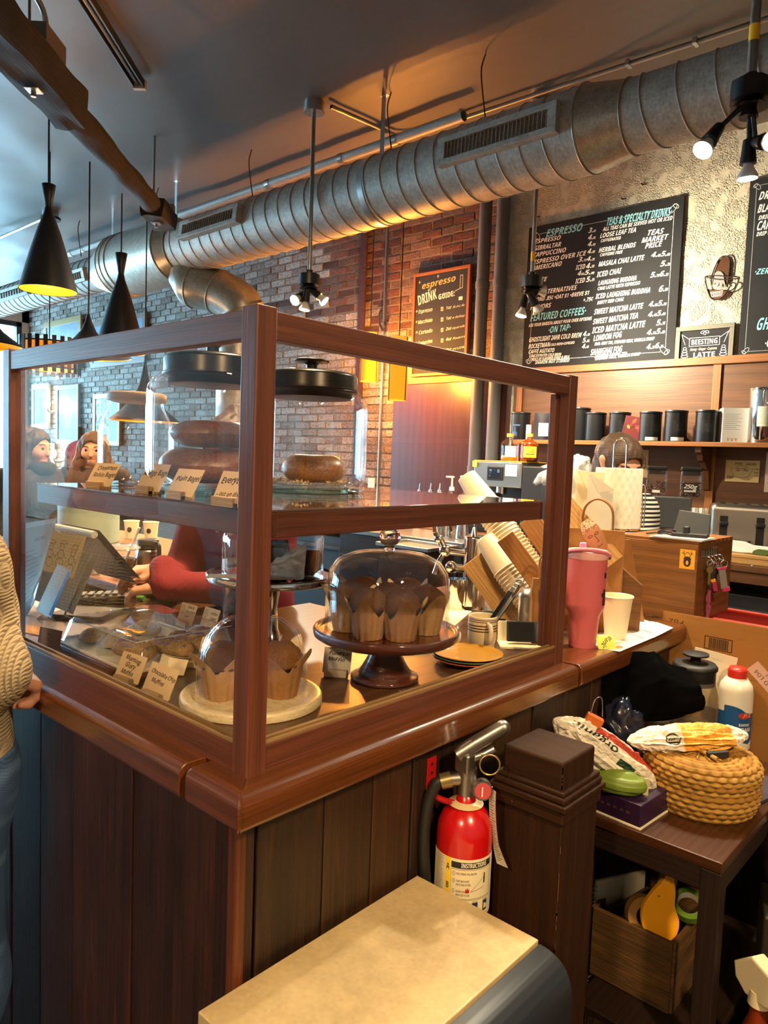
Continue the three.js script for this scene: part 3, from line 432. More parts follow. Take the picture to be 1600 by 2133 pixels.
{
  const lanternM = new THREE.MeshPhysicalMaterial({ color: 0xb8741c, emissive: 0xff9216, emissiveIntensity: 1.15, roughness: 0.9, side: THREE.DoubleSide });
  for (const [u, v0, v1, lab, z] of [[768, 722, 795, 'amber paper lantern, the shorter of the two behind the case glass', -3.42], [827, 733, 834, 'amber paper lantern, the longer of the two behind the case glass', -3.34]]) {
    const a = onZ(u, v0, z), b = onZ(u, v1, z), h = a.y - b.y + 0.1, r = 0.068, o = thing('paper_lantern', lab, 'lantern', [b.x, b.y, b.z], rad(-40));
    part('shade', lathe([[r, 0], [r * 1.02, h * 0.3], [r * 0.98, h * 0.8], [r * 0.95, h]], 24), lanternM, o);
    for (const k of [0.35, 2.4, 4.5]) part('stripe', bx(0.012, h, 0.002, Math.sin(k) * r * 1.02, h / 2, Math.cos(k) * r * 1.02, 0, [0, k, 0]), M(0x3c2a10, 0.8), o);
    part('rim', [xf(torus(r, 0.003, 6, 28), [0, 0.001, 0], [PI / 2, 0, 0]), xf(torus(r * 0.95, 0.003, 6, 28), [0, h, 0], [PI / 2, 0, 0])], M(0x8a5a18, 0.6), o);
    part('cord', cyl(0.004, 0.004, CEIL - b.y - h, 8), cordM, o, [0, (CEIL - b.y + h) / 2, 0]);
    part('bulb', sph(0.03), bulbG, o, [0, h * 0.45, 0]);
    lampLight('point', V(b.x, b.y + h * 0.45, b.z), null, AMBER, AMBER_I);
  }
}
// ================================================================ things in the case
// ---- handwritten cards in slotted wooden blocks
function drawCard(lines, bg, ink, w = 360, h = 220, extra) { return canvasTex(w, h, (c) => { c.fillStyle = bg; c.fillRect(0, 0, w, h); const r = prng(lines.join('').length); for (let k = 0; k < 60; k++) { c.fillStyle = `rgba(120,90,50,${0.03 * r()})`; c.fillRect(r() * w, r() * h, 40 * r(), 8 * r()); } lines.forEach(([s, x, y, size, rot], i) => script(c, s, x, y, size, ink, rot ?? -0.03)); extra?.(c, w, h); }); }
function card(label, pos, yaw, lean, lines, o = {}) {
  const { w = 0.09, h = 0.056, bg = '#d9b98c', ink = '#1d1712', bw = 0.05, bm = m.cardWood, extra, group } = o;
  const t = thing('sign_card', label, 'sign', pos, yaw, group), tex = drawCard(lines, bg, ink, 360, Math.round(360 * h / w), extra), edge = M(bg, 0.9), face = M(0xffffff, 0.85, 0, { map: tex });
  const c = new THREE.Mesh(new THREE.BoxGeometry(w, h, 0.0008).translate(0, h / 2, 0), [edge, edge, edge, edge, face, edge]); c.name = 'card'; c.position.set(0, 0.006, 0); c.rotation.set(-lean, 0, o.tilt ?? 0); t.add(c);
  part('holder', [bx(bw, 0.016, 0.011, 0, 0.008, 0.0072, 0.001), bx(bw, 0.008, 0.024, 0, 0.004, 0, 0.001), bx(bw, 0.013, 0.009, 0, 0.0065, -0.0115 - 0.004 * lean, 0.001)], bm, t); return t;
}
card('kraft card reading Cinnamon Raisin Bagel on the upper shelf, nearest the left post', onY(203, 1018, SHELF), 0.12, 0.5, [['Cinnamon', 60, 70, 58], ['Raisin Bagel', 40, 140, 58]]);
card('kraft card reading Asiago Bagel on the upper shelf', onY(306, 1029, SHELF), 0.0, 0.45, [['Asiago Bagel', 14, 110, 66]], { h: 0.06 });
card('kraft card reading Plain Bagel on the upper shelf', onY(372, 1040, SHELF), 0.0, 0.5, [['Plain Bagel', 30, 110, 64]], { w: 0.085 });
card('kraft card reading Everything out on display, beside the corner post', onY(474, 1055, SHELF), 0.0, 0.42, [['Everything', 20, 90, 66], ['– out on display', 20, 185, 46]], { bw: 0.06 });
card('kraft card reading Morning Glory Muffin at the front glass', onY(262, 1424, BASE), 0.1, 0.42, [['Morning', 60, 60, 60, 0.1], ['Glory', 90, 125, 60, 0.08], ['Muffin', 60, 190, 60, 0.06]], { w: 0.082, h: 0.056, bw: 0.052 });
card('kraft card reading Chocolate Chip Muffins at the front glass', onY(322, 1456, BASE), 0.05, 0.42, [['Chocolate Chip', 30, 80, 47, 0.06], ['Muffins', 70, 145, 47, 0.06]], { w: 0.09, h: 0.06, bw: 0.055 });
card('dark brown card in the front left corner of the case', onY(98, 1366, BASE), 0.25, 0.2, [['Very', 120, 70, 50, 0.2], ['Cherry', 100, 130, 50, 0.2], ['Scone', 110, 190, 50, 0.2]], { w: 0.075, h: 0.056, bg: '#6a4a36', bm: M(0x7a5c44, 0.7) });
card('white card reading Pumpkin Muffin in a pale block', onY(700, 1408, BASE), 0.62, 0.4, [['PumPkin', 60, 90, 66, 0.06], ['MuFFin', 50, 165, 66, 0.06]], { w: 0.062, h: 0.056, bg: '#d8d2c8', bw: 0.05, bm: M(0xd6c3a8, 0.7) });
const veg = c => { c.strokeStyle = '#2a241c'; c.lineWidth = 6; c.beginPath(); c.ellipse(60, 90, 40, 52, 0, 0, 7); c.stroke(); c.beginPath(); c.moveTo(40, 60); c.lineTo(60, 120); c.lineTo(82, 60); c.stroke(); };
card('kraft card reading Cherry Chocolate with a circled V', onY(383, 1304, BASE), 0.0, 0.35, [['Cherry', 150, 60, 50], ['Chocolate', 120, 120, 50], ['Loaf', 130, 180, 50]], { w: 0.075, h: 0.056, bg: '#cfae82', extra: veg });
card('pale card reading Coffee Cake with a circled V', onY(430, 1316, BASE), 0.0, 0.35, [['Coffee', 160, 90, 54], ['Cake!', 180, 160, 54]], { w: 0.07, h: 0.058, bg: '#cdb696', extra: veg });
solo('price_tent', 'blank folded cream card beside the pastry tray', 'sign', [thick(grid(10, 6, (s, t) => V((s - 0.5) * 0.07, 0.003 + 0.034 * t - 0.004 * s * t, 0.012 - 0.016 * t + 0.008 * Math.sin(s * PI))), 0.0008), thick(grid(10, 6, (s, t) => V((s - 0.5) * 0.07, 0.037 - 0.03 * t * t, -0.004 - 0.03 * t + 0.008 * Math.sin(s * PI) * (1 - t))), 0.0008)], M(0xe3cfa6, 0.8), onY(362, 1402, BASE), [0, 0.35, 0]);
// ---- jars on the upper shelf
function jar(label, p, R, H, lidR) {
  const t = thing('glass_jar', label, 'jar', p);
  const out = [[0.001, 0.012], [R * 0.78, 0.010], [R * 0.93, 0.012], [R * 0.985, 0.028], [R, 0.05], [R, H * 0.80], [R * 0.985, H * 0.88], [R * 0.92, H * 0.95], [R * 0.80, H], [R * 0.76, H + 0.004]];
  const inn = [[0.001, 0.020], [R * 0.8, 0.020], [R * 0.93, 0.03], [R * 0.955, 0.05], [R * 0.955, H * 0.8], [R * 0.94, H * 0.87], [R * 0.88, H * 0.935], [R * 0.77, H * 0.985]];
  part('glass', [lathe(out, 72), lathe(inn, 72)], m.glass, t);
  part('foot_ring', [lathe([[R * 0.70, 0.0], [R * 0.90, 0.0], [R * 0.965, 0.006], [R * 0.97, 0.012], [R * 0.9, 0.016], [R * 0.7, 0.014], [R * 0.7, 0.0]], 64)], M(0xdfeee8, 0.03, 0, { transmission: 1, thickness: 0, ior: 1.6 }), t);
  const lid = part('lid', lathe([[0.001, H + 0.044], [lidR * 0.86, H + 0.042], [lidR * 0.96, H + 0.038], [lidR, H + 0.032], [lidR, H + 0.006], [lidR * 1.03, H + 0.002], [lidR * 1.02, H - 0.004], [lidR * 0.9, H - 0.006], [lidR * 0.9, H - 0.02], [0.001, H - 0.02]], 64), M(0x2a2725, 0.3, 0.7), t);
  part('knob', lathe([[0.014, H + 0.042], [0.013, H + 0.060], [0.02, H + 0.065], [0.042, H + 0.068], [0.043, H + 0.072], [0.036, H + 0.074], [0.001, H + 0.074]], 36), M(0x2a2725, 0.3, 0.7), lid);
  return t;
}
function bagel(label, p, R, hex, yaw, flat = 0.6, cat = 'bagel') {
  const mt = M(hex, 0.42, 0, { map: rep(T.crumb, 2, 1), clearcoat: 0.25, clearcoatRoughness: 0.3 }), g = torus(R * 0.60, R * 0.42, 24, 56); g.rotateX(PI / 2); g.scale(1, flat / 0.42 * 0.42 * 1.25, 1);
  displace(g, q => { const l = Math.hypot(q.x, q.z); q.y *= 1.15 - 0.3 * l / R; q.multiplyScalar(1 + 0.03 * n3(q.x * 14 + yaw, q.y * 14, q.z * 14)); return q; }); g.computeBoundingBox(); g.translate(0, -g.boundingBox.min.y, 0);
  return solo('bagel', label, cat, g, mt, p, [0, yaw, 0]);
}
const j1 = at(437, 1050, 1.56), j2 = at(641, 1045, 1.80); for (const j of [j1, j2]) j.y = SHELF;
const R1 = 0.133, jarTop = yFor(j2.x, j2.z, 813) - SHELF;
jar('large round glass jar with a black lid, left of the corner post', [j1.x, SHELF, j1.z], R1, jarTop, 0.099);
jar('large round glass jar with a black lid, right of the corner post', [j2.x, SHELF, j2.z], R1 + 0.008, jarTop, 0.112);
bagel('single golden bagel lying in the right-hand jar', [j2.x + 0.028, SHELF + 0.024, j2.z + 0.008], 0.075, 0xd68a28, 0.4, 0.86);
bagel('lower dark brown bagel in the left-hand jar', [j1.x + 0.004, SHELF + 0.024, j1.z + 0.004], 0.104, 0xa8622c, 1.2, 0.66);
bagel('upper dark brown bagel lying on another in the left-hand jar', [j1.x + 0.012, SHELF + 0.097, j1.z + 0.002], 0.086, 0x96582a, 2.3, 0.62);
{ const cr = []; const q = prng(3); for (let k = 0; k < 90; k++) { const a = q() * 7, r = 0.06 + q() * 0.04; cr.push(xf(new THREE.TetrahedronGeometry(0.003 + q() * 0.004), [Math.cos(a) * r, 0.004 + q() * 0.004, Math.sin(a) * r], [q() * 6, q() * 6, 0])); } const s = solo('bagel_crumbs', 'pale crumbs scattered round the golden bagel', 'crumbs', cr, M(0xd8b98a, 0.9), [j2.x, SHELF + 0.021, j2.z]); s.userData.kind = 'stuff'; }
{
  const p = at(283, 1010, 1.79); p.y = SHELF; const t = thing('lidded_jar', 'clear shouldered glass jar with a wooden lid at the back of the shelf', 'jar', p), H = yFor(p.x, p.z, 838) - SHELF, R = 0.088;
  const o = [[0.001, 0.008], [R * 0.9, 0.004], [R * 0.98, 0.012], [R, 0.04], [R, H * 0.62], [R * 0.92, H * 0.76], [R * 0.74, H * 0.92], [R * 0.70, H]];
  part('glass', [lathe(o, 60), lathe(o.map(([r, y]) => [Math.max(0.001, r - 0.005), y + 0.004]), 60)], m.glass, t);
  part('lid', lathe([[0.001, H + 0.022], [R * 0.72, H + 0.022], [R * 0.78, H + 0.018], [R * 0.78, H + 0.002], [R * 0.6, H - 0.002], [0.001, H - 0.004]], 48), m.bamboo, t);
}
// ---- muffins in tulip papers
const muffinTop = [0x8a5228, 0x985e2e, 0x7e4a24].map(h => M(h, 0.7, 0, { map: rep(T.crumb, 2, 2), bumpMap: rep(T.rough, 2, 2), bumpScale: 0.004 }));
const muffinPale = M(0xb9762f, 0.65, 0, { map: rep(T.crumb, 2, 2), bumpMap: rep(T.rough, 2, 2), bumpScale: 0.004 });
const tulip = [0xae7a44, 0xc89a62, 0xb88650].map(h => M(h, 0.75, 0, { map: rep(T.mottle, 1, 1), transmission: 0.15, thickness: 0 }));
const tulipIn = M(0xe8cf9c, 0.8);
function muffin(label, p, yaw, k = 0, sc = 1, group, pale) {
  const t = thing('muffin', label, 'muffin', p, yaw, group), q = k * 3.7;
  const crown = sph(0.0375, 32, 20); displace(crown, v => { v.y = v.y > 0 ? v.y * 0.95 : v.y * 0.4; const n = n3(v.x * 40 + q, v.y * 40, v.z * 40); return v.multiplyScalar(1 + 0.07 * n + 0.02 * n3(v.x * 90, v.y * 90 + q, v.z * 90)); });
  part('crown', crown, pale ? muffinPale : muffinTop[k % 3], t, [0, 0.061 * sc, 0], [0.1 * Math.sin(q), 0, 0.1 * Math.cos(q)]).scale.setScalar(sc);
  const cupF = (o) => (s, tt) => { const a = s * 2 * PI, c = 1 - Math.abs((((a * 4 / (2 * PI) + 0.3) % 1) + 1) % 1 - 0.5) * 2, top = (0.045 + 0.045 * Math.pow(1 - c, 1.25) + 0.005 * Math.sin(a * 3 + q)) * sc, y = tt * top, base = mix(0.027, 0.037, Math.min(1, y / 0.055)) * sc, over = Math.max(0, y - 0.055 * sc), fl = over * (0.75 + 0.3 * Math.sin(a * 2 + q)), w = 0.0012 * Math.sin(a * 14 + q) * (1 - tt * 0.3); return V(Math.cos(a) * (base + fl + w + o), y, Math.sin(a) * (base + fl + w + o)); };
  part('paper_wrapper', grid(72, 14, cupF(0)), tulip[(k * 2) % 3], t); part('paper_lining', grid(72, 14, cupF(-0.0009)), tulipIn, t);
  return t;
}
{
  const sx = -0.190, sz = -0.516, plateY = 1.185, t = thing('cake_stand', 'turned reddish wooden cake stand on the right of the case floor', 'cake stand', [sx, BASE, sz]), h = plateY - BASE;
  part('foot', lathe([[0.001, 0], [0.068, 0], [0.074, 0.003], [0.074, 0.010], [0.066, 0.014], [0.058, 0.016], [0.056, 0.022], [0.05, 0.03], [0.036, 0.055], [0.030, h - 0.022], [0.034, h - 0.018]], 56), m.standWood, t);
  part('plate', lathe([[0.001, h - 0.018], [0.10, h - 0.019], [0.147, h - 0.017], [0.157, h - 0.010], [0.159, h + 0.002], [0.156, h + 0.007], [0.150, h + 0.006], [0.147, h], [0.001, h]], 72), m.standWood, t);
  const dh = yFor(sx, sz, 1148) - plateY, R = 0.134, d = thing('cake_dome', 'glass cake dome with a ball knob over the pumpkin muffins', 'cake dome', [sx, plateY + 0.0005, sz]);
  const pr = [[R, 0], [R * 1.005, 0.01], [R, dh * 0.55], [R * 0.96, dh * 0.74], [R * 0.84, dh * 0.88], [R * 0.6, dh * 0.965], [R * 0.3, dh * 0.995], [0.001, dh]];
  part('glass', [lathe(pr, 72), lathe(pr.map(([r, y]) => [Math.max(0.001, r - 0.004), Math.max(0, y - 0.003)]), 72)], m.glass, d);
  part('knob', lathe([[0.010, dh - 0.002], [0.012, dh + 0.004], [0.010, dh + 0.012], [0.018, dh + 0.016], [0.024, dh + 0.028], [0.021, dh + 0.040], [0.012, dh + 0.047], [0.001, dh + 0.049]], 32), m.solidGlass, d);
  const names = ['pumpkin muffin in tulip paper at the front right of the wooden stand', 'pumpkin muffin in tulip paper at the front left of the wooden stand', 'pumpkin muffin in tulip paper at the left edge of the wooden stand', 'pumpkin muffin at the back left of the wooden stand', 'pumpkin muffin at the back right of the wooden stand', 'pumpkin muffin at the right edge of the wooden stand', 'pumpkin muffin at the centre of the wooden stand'];
  const f0 = Math.atan2(CP.z - sz, CP.x - sx);
  [0.35, -0.45, -1.4, -2.45, 2.6, 1.4].forEach((da, k) => { const a = f0 - da * -1 * -1, r = 0.086; muffin(names[k], [sx + Math.cos(f0 - da) * r, plateY + 0.001, sz + Math.sin(f0 - da) * r], k * 1.3 + 0.4, k, 1.08, 'muffins on the wooden stand'); });
  muffin(names[6], [sx, plateY + 0.001, sz], 0.5, 6, 1.08, 'muffins on the wooden stand');
}
{
  const cx = -0.268, cz = -0.216, b = thing('marble_board', 'round pale marble board with a raised rim in the front corner of the case', 'serving board', [cx, BASE, cz]);
  part('slab', lathe([[0.001, 0.012], [0.113, 0.012], [0.116, 0.018], [0.133, 0.018], [0.137, 0.014], [0.137, 0.002], [0.134, 0], [0.001, 0]], 80), M(0xe6dcc2, 0.3, 0, { map: rep(T.marble, 2, 1) }), b);
  const dh = yFor(cx, cz, 1281) - BASE - 0.013, R = 0.108, d = thing('bell_dome', 'bell-shaped glass cover over the muffins on the marble board', 'cake dome', [cx, BASE + 0.0125, cz]);
  const pr = [[R * 1.02, 0], [R, 0.006], [R * 0.985, dh * 0.35], [R * 0.93, dh * 0.6], [R * 0.8, dh * 0.8], [R * 0.55, dh * 0.94], [R * 0.28, dh * 0.99], [0.001, dh]];
  part('glass', [lathe(pr, 72), lathe(pr.map(([r, y]) => [Math.max(0.001, r - 0.0035), Math.max(0, y - 0.003)]), 72)], m.glass, d);
  const L = ['chocolate chip muffin in tulip paper left of the corner post', 'paler muffin in tulip paper right of the corner post', 'muffin in tulip paper at the back under the bell dome'];
  const cam = V(CP.x - cx, 0, CP.z - cz).normalize(), side = V(cam.z, 0, -cam.x);
  [[-0.058, 0.012], [0.056, 0.008], [0.0, -0.062]].forEach(([s, f], k) => muffin(L[k], [cx + side.x * s + cam.x * f, BASE + 0.0125, cz + side.z * s + cam.z * f], k * 2.1 + 1, k + 2, 1.12, 'muffins under the bell dome', k === 1));
}
// ---- covered pastry tray
{
  const x0 = -0.885, x1 = -0.52, z0 = -0.10, z1 = -0.385, cx = (x0 + x1) / 2, cz = (z0 + z1) / 2, w = x1 - x0, d = z0 - z1;
  const t = thing('pastry_tray', 'low wooden tray with a pale rim that carries scones and pastries', 'tray', [cx, BASE, cz]);
  part('tray_base', bx(w, 0.014, d, 0, 0.007, 0, 0.004), wood(0x6a4630, 0.4, {}, 2, 4), t); part('tray_liner', bx(w - 0.02, 0.003, d - 0.02, 0, 0.0155, 0, 0.001), M(0xd9cba8, 0.6), t);
  part('rim', [bx(w, 0.008, 0.006, 0, 0.018, d / 2 - 0.003), bx(w, 0.008, 0.006, 0, 0.018, -d / 2 + 0.003), bx(0.006, 0.008, d, w / 2 - 0.003, 0.018, 0), bx(0.006, 0.008, d, -w / 2 + 0.003, 0.018, 0)], M(0xcdbfa2, 0.4), t);
  const c = thing('tray_cover', 'clear acrylic box cover over the pastry tray', 'cover', [cx, BASE + 0.0225, cz]), H = 0.058, tx = 0.018;
  const sq = (s, y, n = 56) => { const p = []; for (let k = 0; k < n; k++) { const a = k / n * 2 * PI, e = 0.22, X = Math.sign(Math.cos(a)) * Math.pow(Math.abs(Math.cos(a)), e), Z = Math.sign(Math.sin(a)) * Math.pow(Math.abs(Math.sin(a)), e); p.push(V(X * (w / 2 - s), y, Z * (d / 2 - s))); } return p; };
  const rows = [[0.002, 0], [0.004, 0.004], [tx * 0.9, H - 0.014], [tx + 0.006, H - 0.004], [tx + 0.016, H], [w / 4, H + 0.001]].map(([s, y]) => sq(s, y)); const n = 56;
  const g = grid(n, rows.length - 1, (s, q) => { const r = rows[Math.round(q * (rows.length - 1))]; return r[Math.round(s * n) % n].clone(); });
  const cap = new THREE.PlaneGeometry(w - 2 * (w / 4) + 0.002, d - 2 * (w / 4) + 0.002).rotateX(-PI / 2).translate(0, H + 0.001, 0);
  part('cover', [g, cap], m.acrylic, c); part('edge_bar', [bx(w - 0.03, 0.0015, 0.002, 0, H - 0.004, d / 2 - tx - 0.001, 0), bx(0.002, 0.0015, d - 0.04, w / 2 - tx - 0.001, H - 0.004, 0, 0)], M(0xdfe6ea, 0.1, 0, { transmission: 0.6, thickness: 0 }), c);
  const dough = M(0xd8a868, 0.6, 0, { map: rep(T.crumb, 1, 1), bumpMap: rep(T.rough, 1, 1), bumpScale: 0.003 }), pale = M(0xe6c48a, 0.65, 0, { map: rep(T.crumb, 1, 1), bumpMap: rep(T.rough, 1, 1), bumpScale: 0.003 }), ice = M(0x6c5a78, 0.45), Y = BASE + 0.0235;
  const scone = (lab, x, z, k) => { const g2 = sph(0.042, 28, 18); displace(g2, v => { v.y = (v.y > 0 ? v.y * 0.62 : v.y * 0.02); return v.multiplyScalar(1 + 0.12 * n3(v.x * 30 + k, v.y * 30, v.z * 30)); }); g2.computeBoundingBox(); g2.translate(0, -g2.boundingBox.min.y, 0); solo('scone', lab, 'scone', g2, pale, [x, Y, z], [0, k, 0], 'pale scones on the pastry tray'); };
  scone('pale scone at the front left corner of the pastry tray', x0 + 0.075, z0 - 0.07, 1); scone('pale scone at the back left corner of the pastry tray', x0 + 0.08, z1 + 0.09, 3); scone('pale scone in the middle of the pastry tray, beside the iced pastries', x0 + 0.155, z0 - 0.085, 5);
  const danish = (lab, x, z, yaw, k) => {
    const tt = thing('iced_pastry', lab, 'pastry', [x, Y, z], yaw, 'iced pastries on the tray'), L2 = 0.062;
    const g2 = new THREE.CapsuleGeometry(0.024, 0.07, 10, 24); g2.rotateZ(PI / 2); displace(g2, v => { v.y *= 0.75; const f = 0.0035 * Math.sin(v.x * 210 + v.z * 60); return v.add(V(0, v.y > 0 ? f : 0, 0)).multiplyScalar(1 + 0.04 * n3(v.x * 20 + k, v.y * 20, v.z * 20)); }); g2.computeBoundingBox(); g2.translate(0, -g2.boundingBox.min.y, 0); part('dough', g2, dough, tt);
    const zz = []; for (let q = 0; q <= 9; q++) { const zx = -0.046 + q * 0.0102, s = q % 2 ? 1 : -1; zz.push([zx, 0.034 - (Math.abs(zx) > 0.04 ? 0.008 : 0), s * 0.012]); } part('icing', [tube(zz, 0.0042, 60, 7), tube([[-0.05, 0.022, 0.012], [-0.01, 0.030, 0.018], [0.045, 0.026, 0.014]], 0.004, 20, 7)], ice, tt);
  };
  danish('iced pastry with purple drizzle at the front right of the tray', x1 - 0.085, z0 - 0.055, 0.25, 1); danish('iced pastry with purple drizzle along the right edge of the tray', x1 - 0.055, z0 - 0.125, 0.3, 2); danish('iced pastry with purple drizzle right of the middle of the tray', x1 - 0.075, z1 + 0.1, 0.2, 3); danish('iced pastry with purple drizzle at the back right of the tray', x1 - 0.085, z1 + 0.045, 0.1, 4);
}
// ---- silver stand with a glass cover, cookie jar, plates, mug and tongs
{
  const sx = -0.485, sz = -0.435, y0 = BASE, pY = 1.278, t = thing('silver_cake_stand', 'polished silver cake stand with a trumpet foot behind the bell dome', 'cake stand', [sx, y0, sz]), h = pY - y0;
  part('foot', lathe([[0.001, 0], [0.085, 0], [0.087, 0.004], [0.07, 0.012], [0.035, 0.03], [0.018, 0.07], [0.015, 0.12], [0.022, h - 0.03], [0.05, h - 0.014], [0.06, h - 0.010]], 48), m.chrome, t);
  part('plate', lathe([[0.001, h - 0.012], [0.12, h - 0.013], [0.148, h - 0.016], [0.152, h - 0.012], [0.152, h], [0.147, h + 0.002], [0.143, h - 0.002], [0.001, h - 0.003]], 64), m.chrome, t);
  const d = thing('ribbed_glass_cover', 'tall glass cover over the chocolate loaf on the silver stand', 'cake dome', [sx + 0.004, pY, sz]), R = 0.118, dh = 0.105;
  const pr = [[R, 0], [R, dh * 0.8], [R * 0.94, dh * 0.94], [R * 0.8, dh], [0.001, dh]];
  part('glass', [displace(lathe(pr, 80), v => { const a = Math.atan2(v.z, v.x), k = 1 + 0.008 * n3(Math.cos(a) * 6, v.y * 30, Math.sin(a) * 6); v.x *= k; v.z *= k; return v; }), lathe(pr.map(([r, y]) => [Math.max(0.001, r - 0.005), Math.max(0, y - 0.004)]), 60)], m.glass, d);
  const choc = M(0x3a2014, 0.75, 0, { map: rep(T.crumb, 2, 2), bumpMap: rep(T.rough, 2, 2), bumpScale: 0.005 });
  const blob = (w, h2, dp, k) => { const g = new RoundedBoxGeometry(w, h2, dp, 6, 0.012); return displace(g, v => v.multiplyScalar(1 + 0.10 * n3(v.x * 35 + k, v.y * 35, v.z * 35) + 0.05 * n3(v.x * 80, v.y * 80 + k, v.z * 80))); };
  solo('chocolate_loaf', 'dark chocolate loaf cake cut open under the tall glass cover', 'cake', blob(0.085, 0.066, 0.13, 1), choc, [sx - 0.02, pY + 0.036, sz - 0.01], [0, 0.9, 0]);
  solo('coffee_cake', 'crumb-topped coffee cake slice with a grainy cut face', 'cake', blob(0.06, 0.05, 0.075, 5), M(0x6a4424, 0.8, 0, { map: rep(T.crumb, 3, 3), bumpMap: rep(T.rough, 2, 2), bumpScale: 0.005 }), [sx + 0.062, pY + 0.028, sz - 0.052], [0, 0.6, 0]);
  const lp = thick(grid(24, 18, (s, q) => { const x = (s - 0.5) * 0.11, y = q * 0.075 * (0.25 + 0.75 * s); return V(x, 0.002 + y + 0.004 * n3(s * 5, q * 5, 2), 0.03 - q * 0.05 + 0.008 * n3(s * 4, q * 4, 8)); }), 0.0006);
  solo('parchment_sheet', 'crumpled white parchment around the cake slice', 'parchment', [lp, xf(thick(grid(20, 10, (s, q) => V((s - 0.5) * 0.19, 0.002 + 0.003 * n3(s * 6, q * 6, 1) + 0.003, (q - 0.5) * 0.05)), 0.0005), [-0.06, 0, 0.05])], M(0xf5f2e8, 0.8), [sx + 0.058, pY + 0.001, sz + 0.02], [0, 0.75, 0]);
}
{
  const p = [-0.80, BASE, -0.60], t = thing('cookie_jar', 'straight glass jar with a flat bamboo lid and cookies inside', 'jar', p), H = 0.165, R = 0.062;
  part('glass', [lathe([[0.001, 0.004], [R * 0.95, 0.002], [R, 0.01], [R, H], [R * 0.96, H]], 48), lathe([[0.001, 0.01], [R * 0.94, 0.012], [R - 0.004, H]], 48)], m.glass, t); part('lid', lathe([[0.001, H + 0.014], [R * 0.85, H + 0.014], [R * 0.9, H + 0.017], [R * 1.06, H + 0.016], [R * 1.07, H + 0.002], [R * 0.9, H], [0.001, H]], 48), m.bamboo, t);
  const ck = M(0x3d2616, 0.85, 0, { map: T.crumb, bumpMap: T.rough, bumpScale: 0.004 }); let y = 0.012; const labs = ['bottom', 'second', 'third', 'top'];
  for (let k = 0; k < 4; k++) { const g = sph(0.046, 24, 12); displace(g, v => { v.y *= 0.26; return v.multiplyScalar(1 + 0.10 * n3(v.x * 40 + k, v.y * 40, v.z * 40)); }); solo('cookie', `dark lumpy cookie in the bamboo-lidded jar, ${labs[k]} of the pile of four`, 'cookie', g, ck, [p[0] + 0.004 * (k % 2), BASE + y + 0.016, p[2] + 0.004 * (k % 3 - 1)], [0.06 * (k % 2), k, 0.05], 'cookies in the jar'); y += 0.026; }
}
{
  const px = -0.147, pz = -0.765; [['orange', 0xc05c28, 0], ['green', 0x5f7a58, 0.006], ['mustard yellow', 0xc98c22, 0.012]].forEach(([n, hex, y]) => solo('plate', `${n} plate in the stack of three right of the cake stand`, 'plate', lathe([[0.001, 0.004], [0.055, 0.003], [0.07, 0.008], [0.083, 0.013], [0.084, 0.0145], [0.082, 0.0155], [0.068, 0.0115], [0.053, 0.0065], [0.001, 0.0065]].map(([r, q]) => [r, q]), 56), M(hex, 0.35, 0, { clearcoat: 0.3 }), [px, BASE + y, pz]));
  const mx = -0.2, mz = -0.9, R = 0.037, H = 0.088, mg = thing('mug', 'cream mug with dark stripes that holds the tongs', 'mug', [mx, BASE, mz], -0.6);
  part('cup', lathe([[0.001, 0.004], [R * 0.78, 0.002], [R * 0.86, 0], [R * 0.88, 0.008], [R * 0.86, 0.016], [R, 0.03], [R, H - 0.002], [R * 0.97, H], [R * 0.92, H - 0.003], [R * 0.92, 0.03], [R * 0.8, 0.012], [0.001, 0.01]], 48), M(0xe6d2ac, 0.3, 0, { clearcoat: 0.4 }), mg);
  part('stripe', [0.052, 0.059, 0.066, 0.076, 0.081].map(y => xf(torus(R + 0.0003, y > 0.07 ? 0.0009 : 0.0013, 6, 48), [0, y, 0], [PI / 2, 0, 0])), M(0x2b2320, 0.4), mg);
  part('handle', tube([[R - 0.002, H - 0.016, 0], [R + 0.018, H - 0.02, 0], [R + 0.024, H - 0.042, 0], [R + 0.012, H - 0.06, 0], [R - 0.002, H - 0.062, 0]], 0.0058, 28, 10), M(0xe6d2ac, 0.3, 0, { clearcoat: 0.4 }), mg);
  const a = V(mx, BASE + 0.03, mz), tip = at(1083, 1212, depthOf(V(mx, BASE, mz)) + 0.02), dir = tip.clone().sub(a), L = dir.length(), tg = thing('tongs', 'steel and black serving tongs standing in the striped mug', 'tongs', a); tg.quaternion.setFromUnitVectors(V(0, 1, 0), dir.normalize());
  for (const s of [-1, 1]) part('arm', [bx(0.012, L * 0.86, 0.002, 0, L * 0.45, s * 0.007, 0.0008, [s * 0.035, 0, 0])], m.steel, tg), part('grip', bx(0.013, L * 0.6, 0.005, 0, L * 0.5, s * 0.0105, 0.002, [s * 0.035, 0, 0]), m.black, tg);
  part('hinge', [bx(0.016, 0.03, 0.016, 0, L * 0.88, 0, 0.004), xf(torus(0.011, 0.0028, 8, 24), [0, L * 0.97, 0], [0, 0, 0])], m.brushed, tg);
}
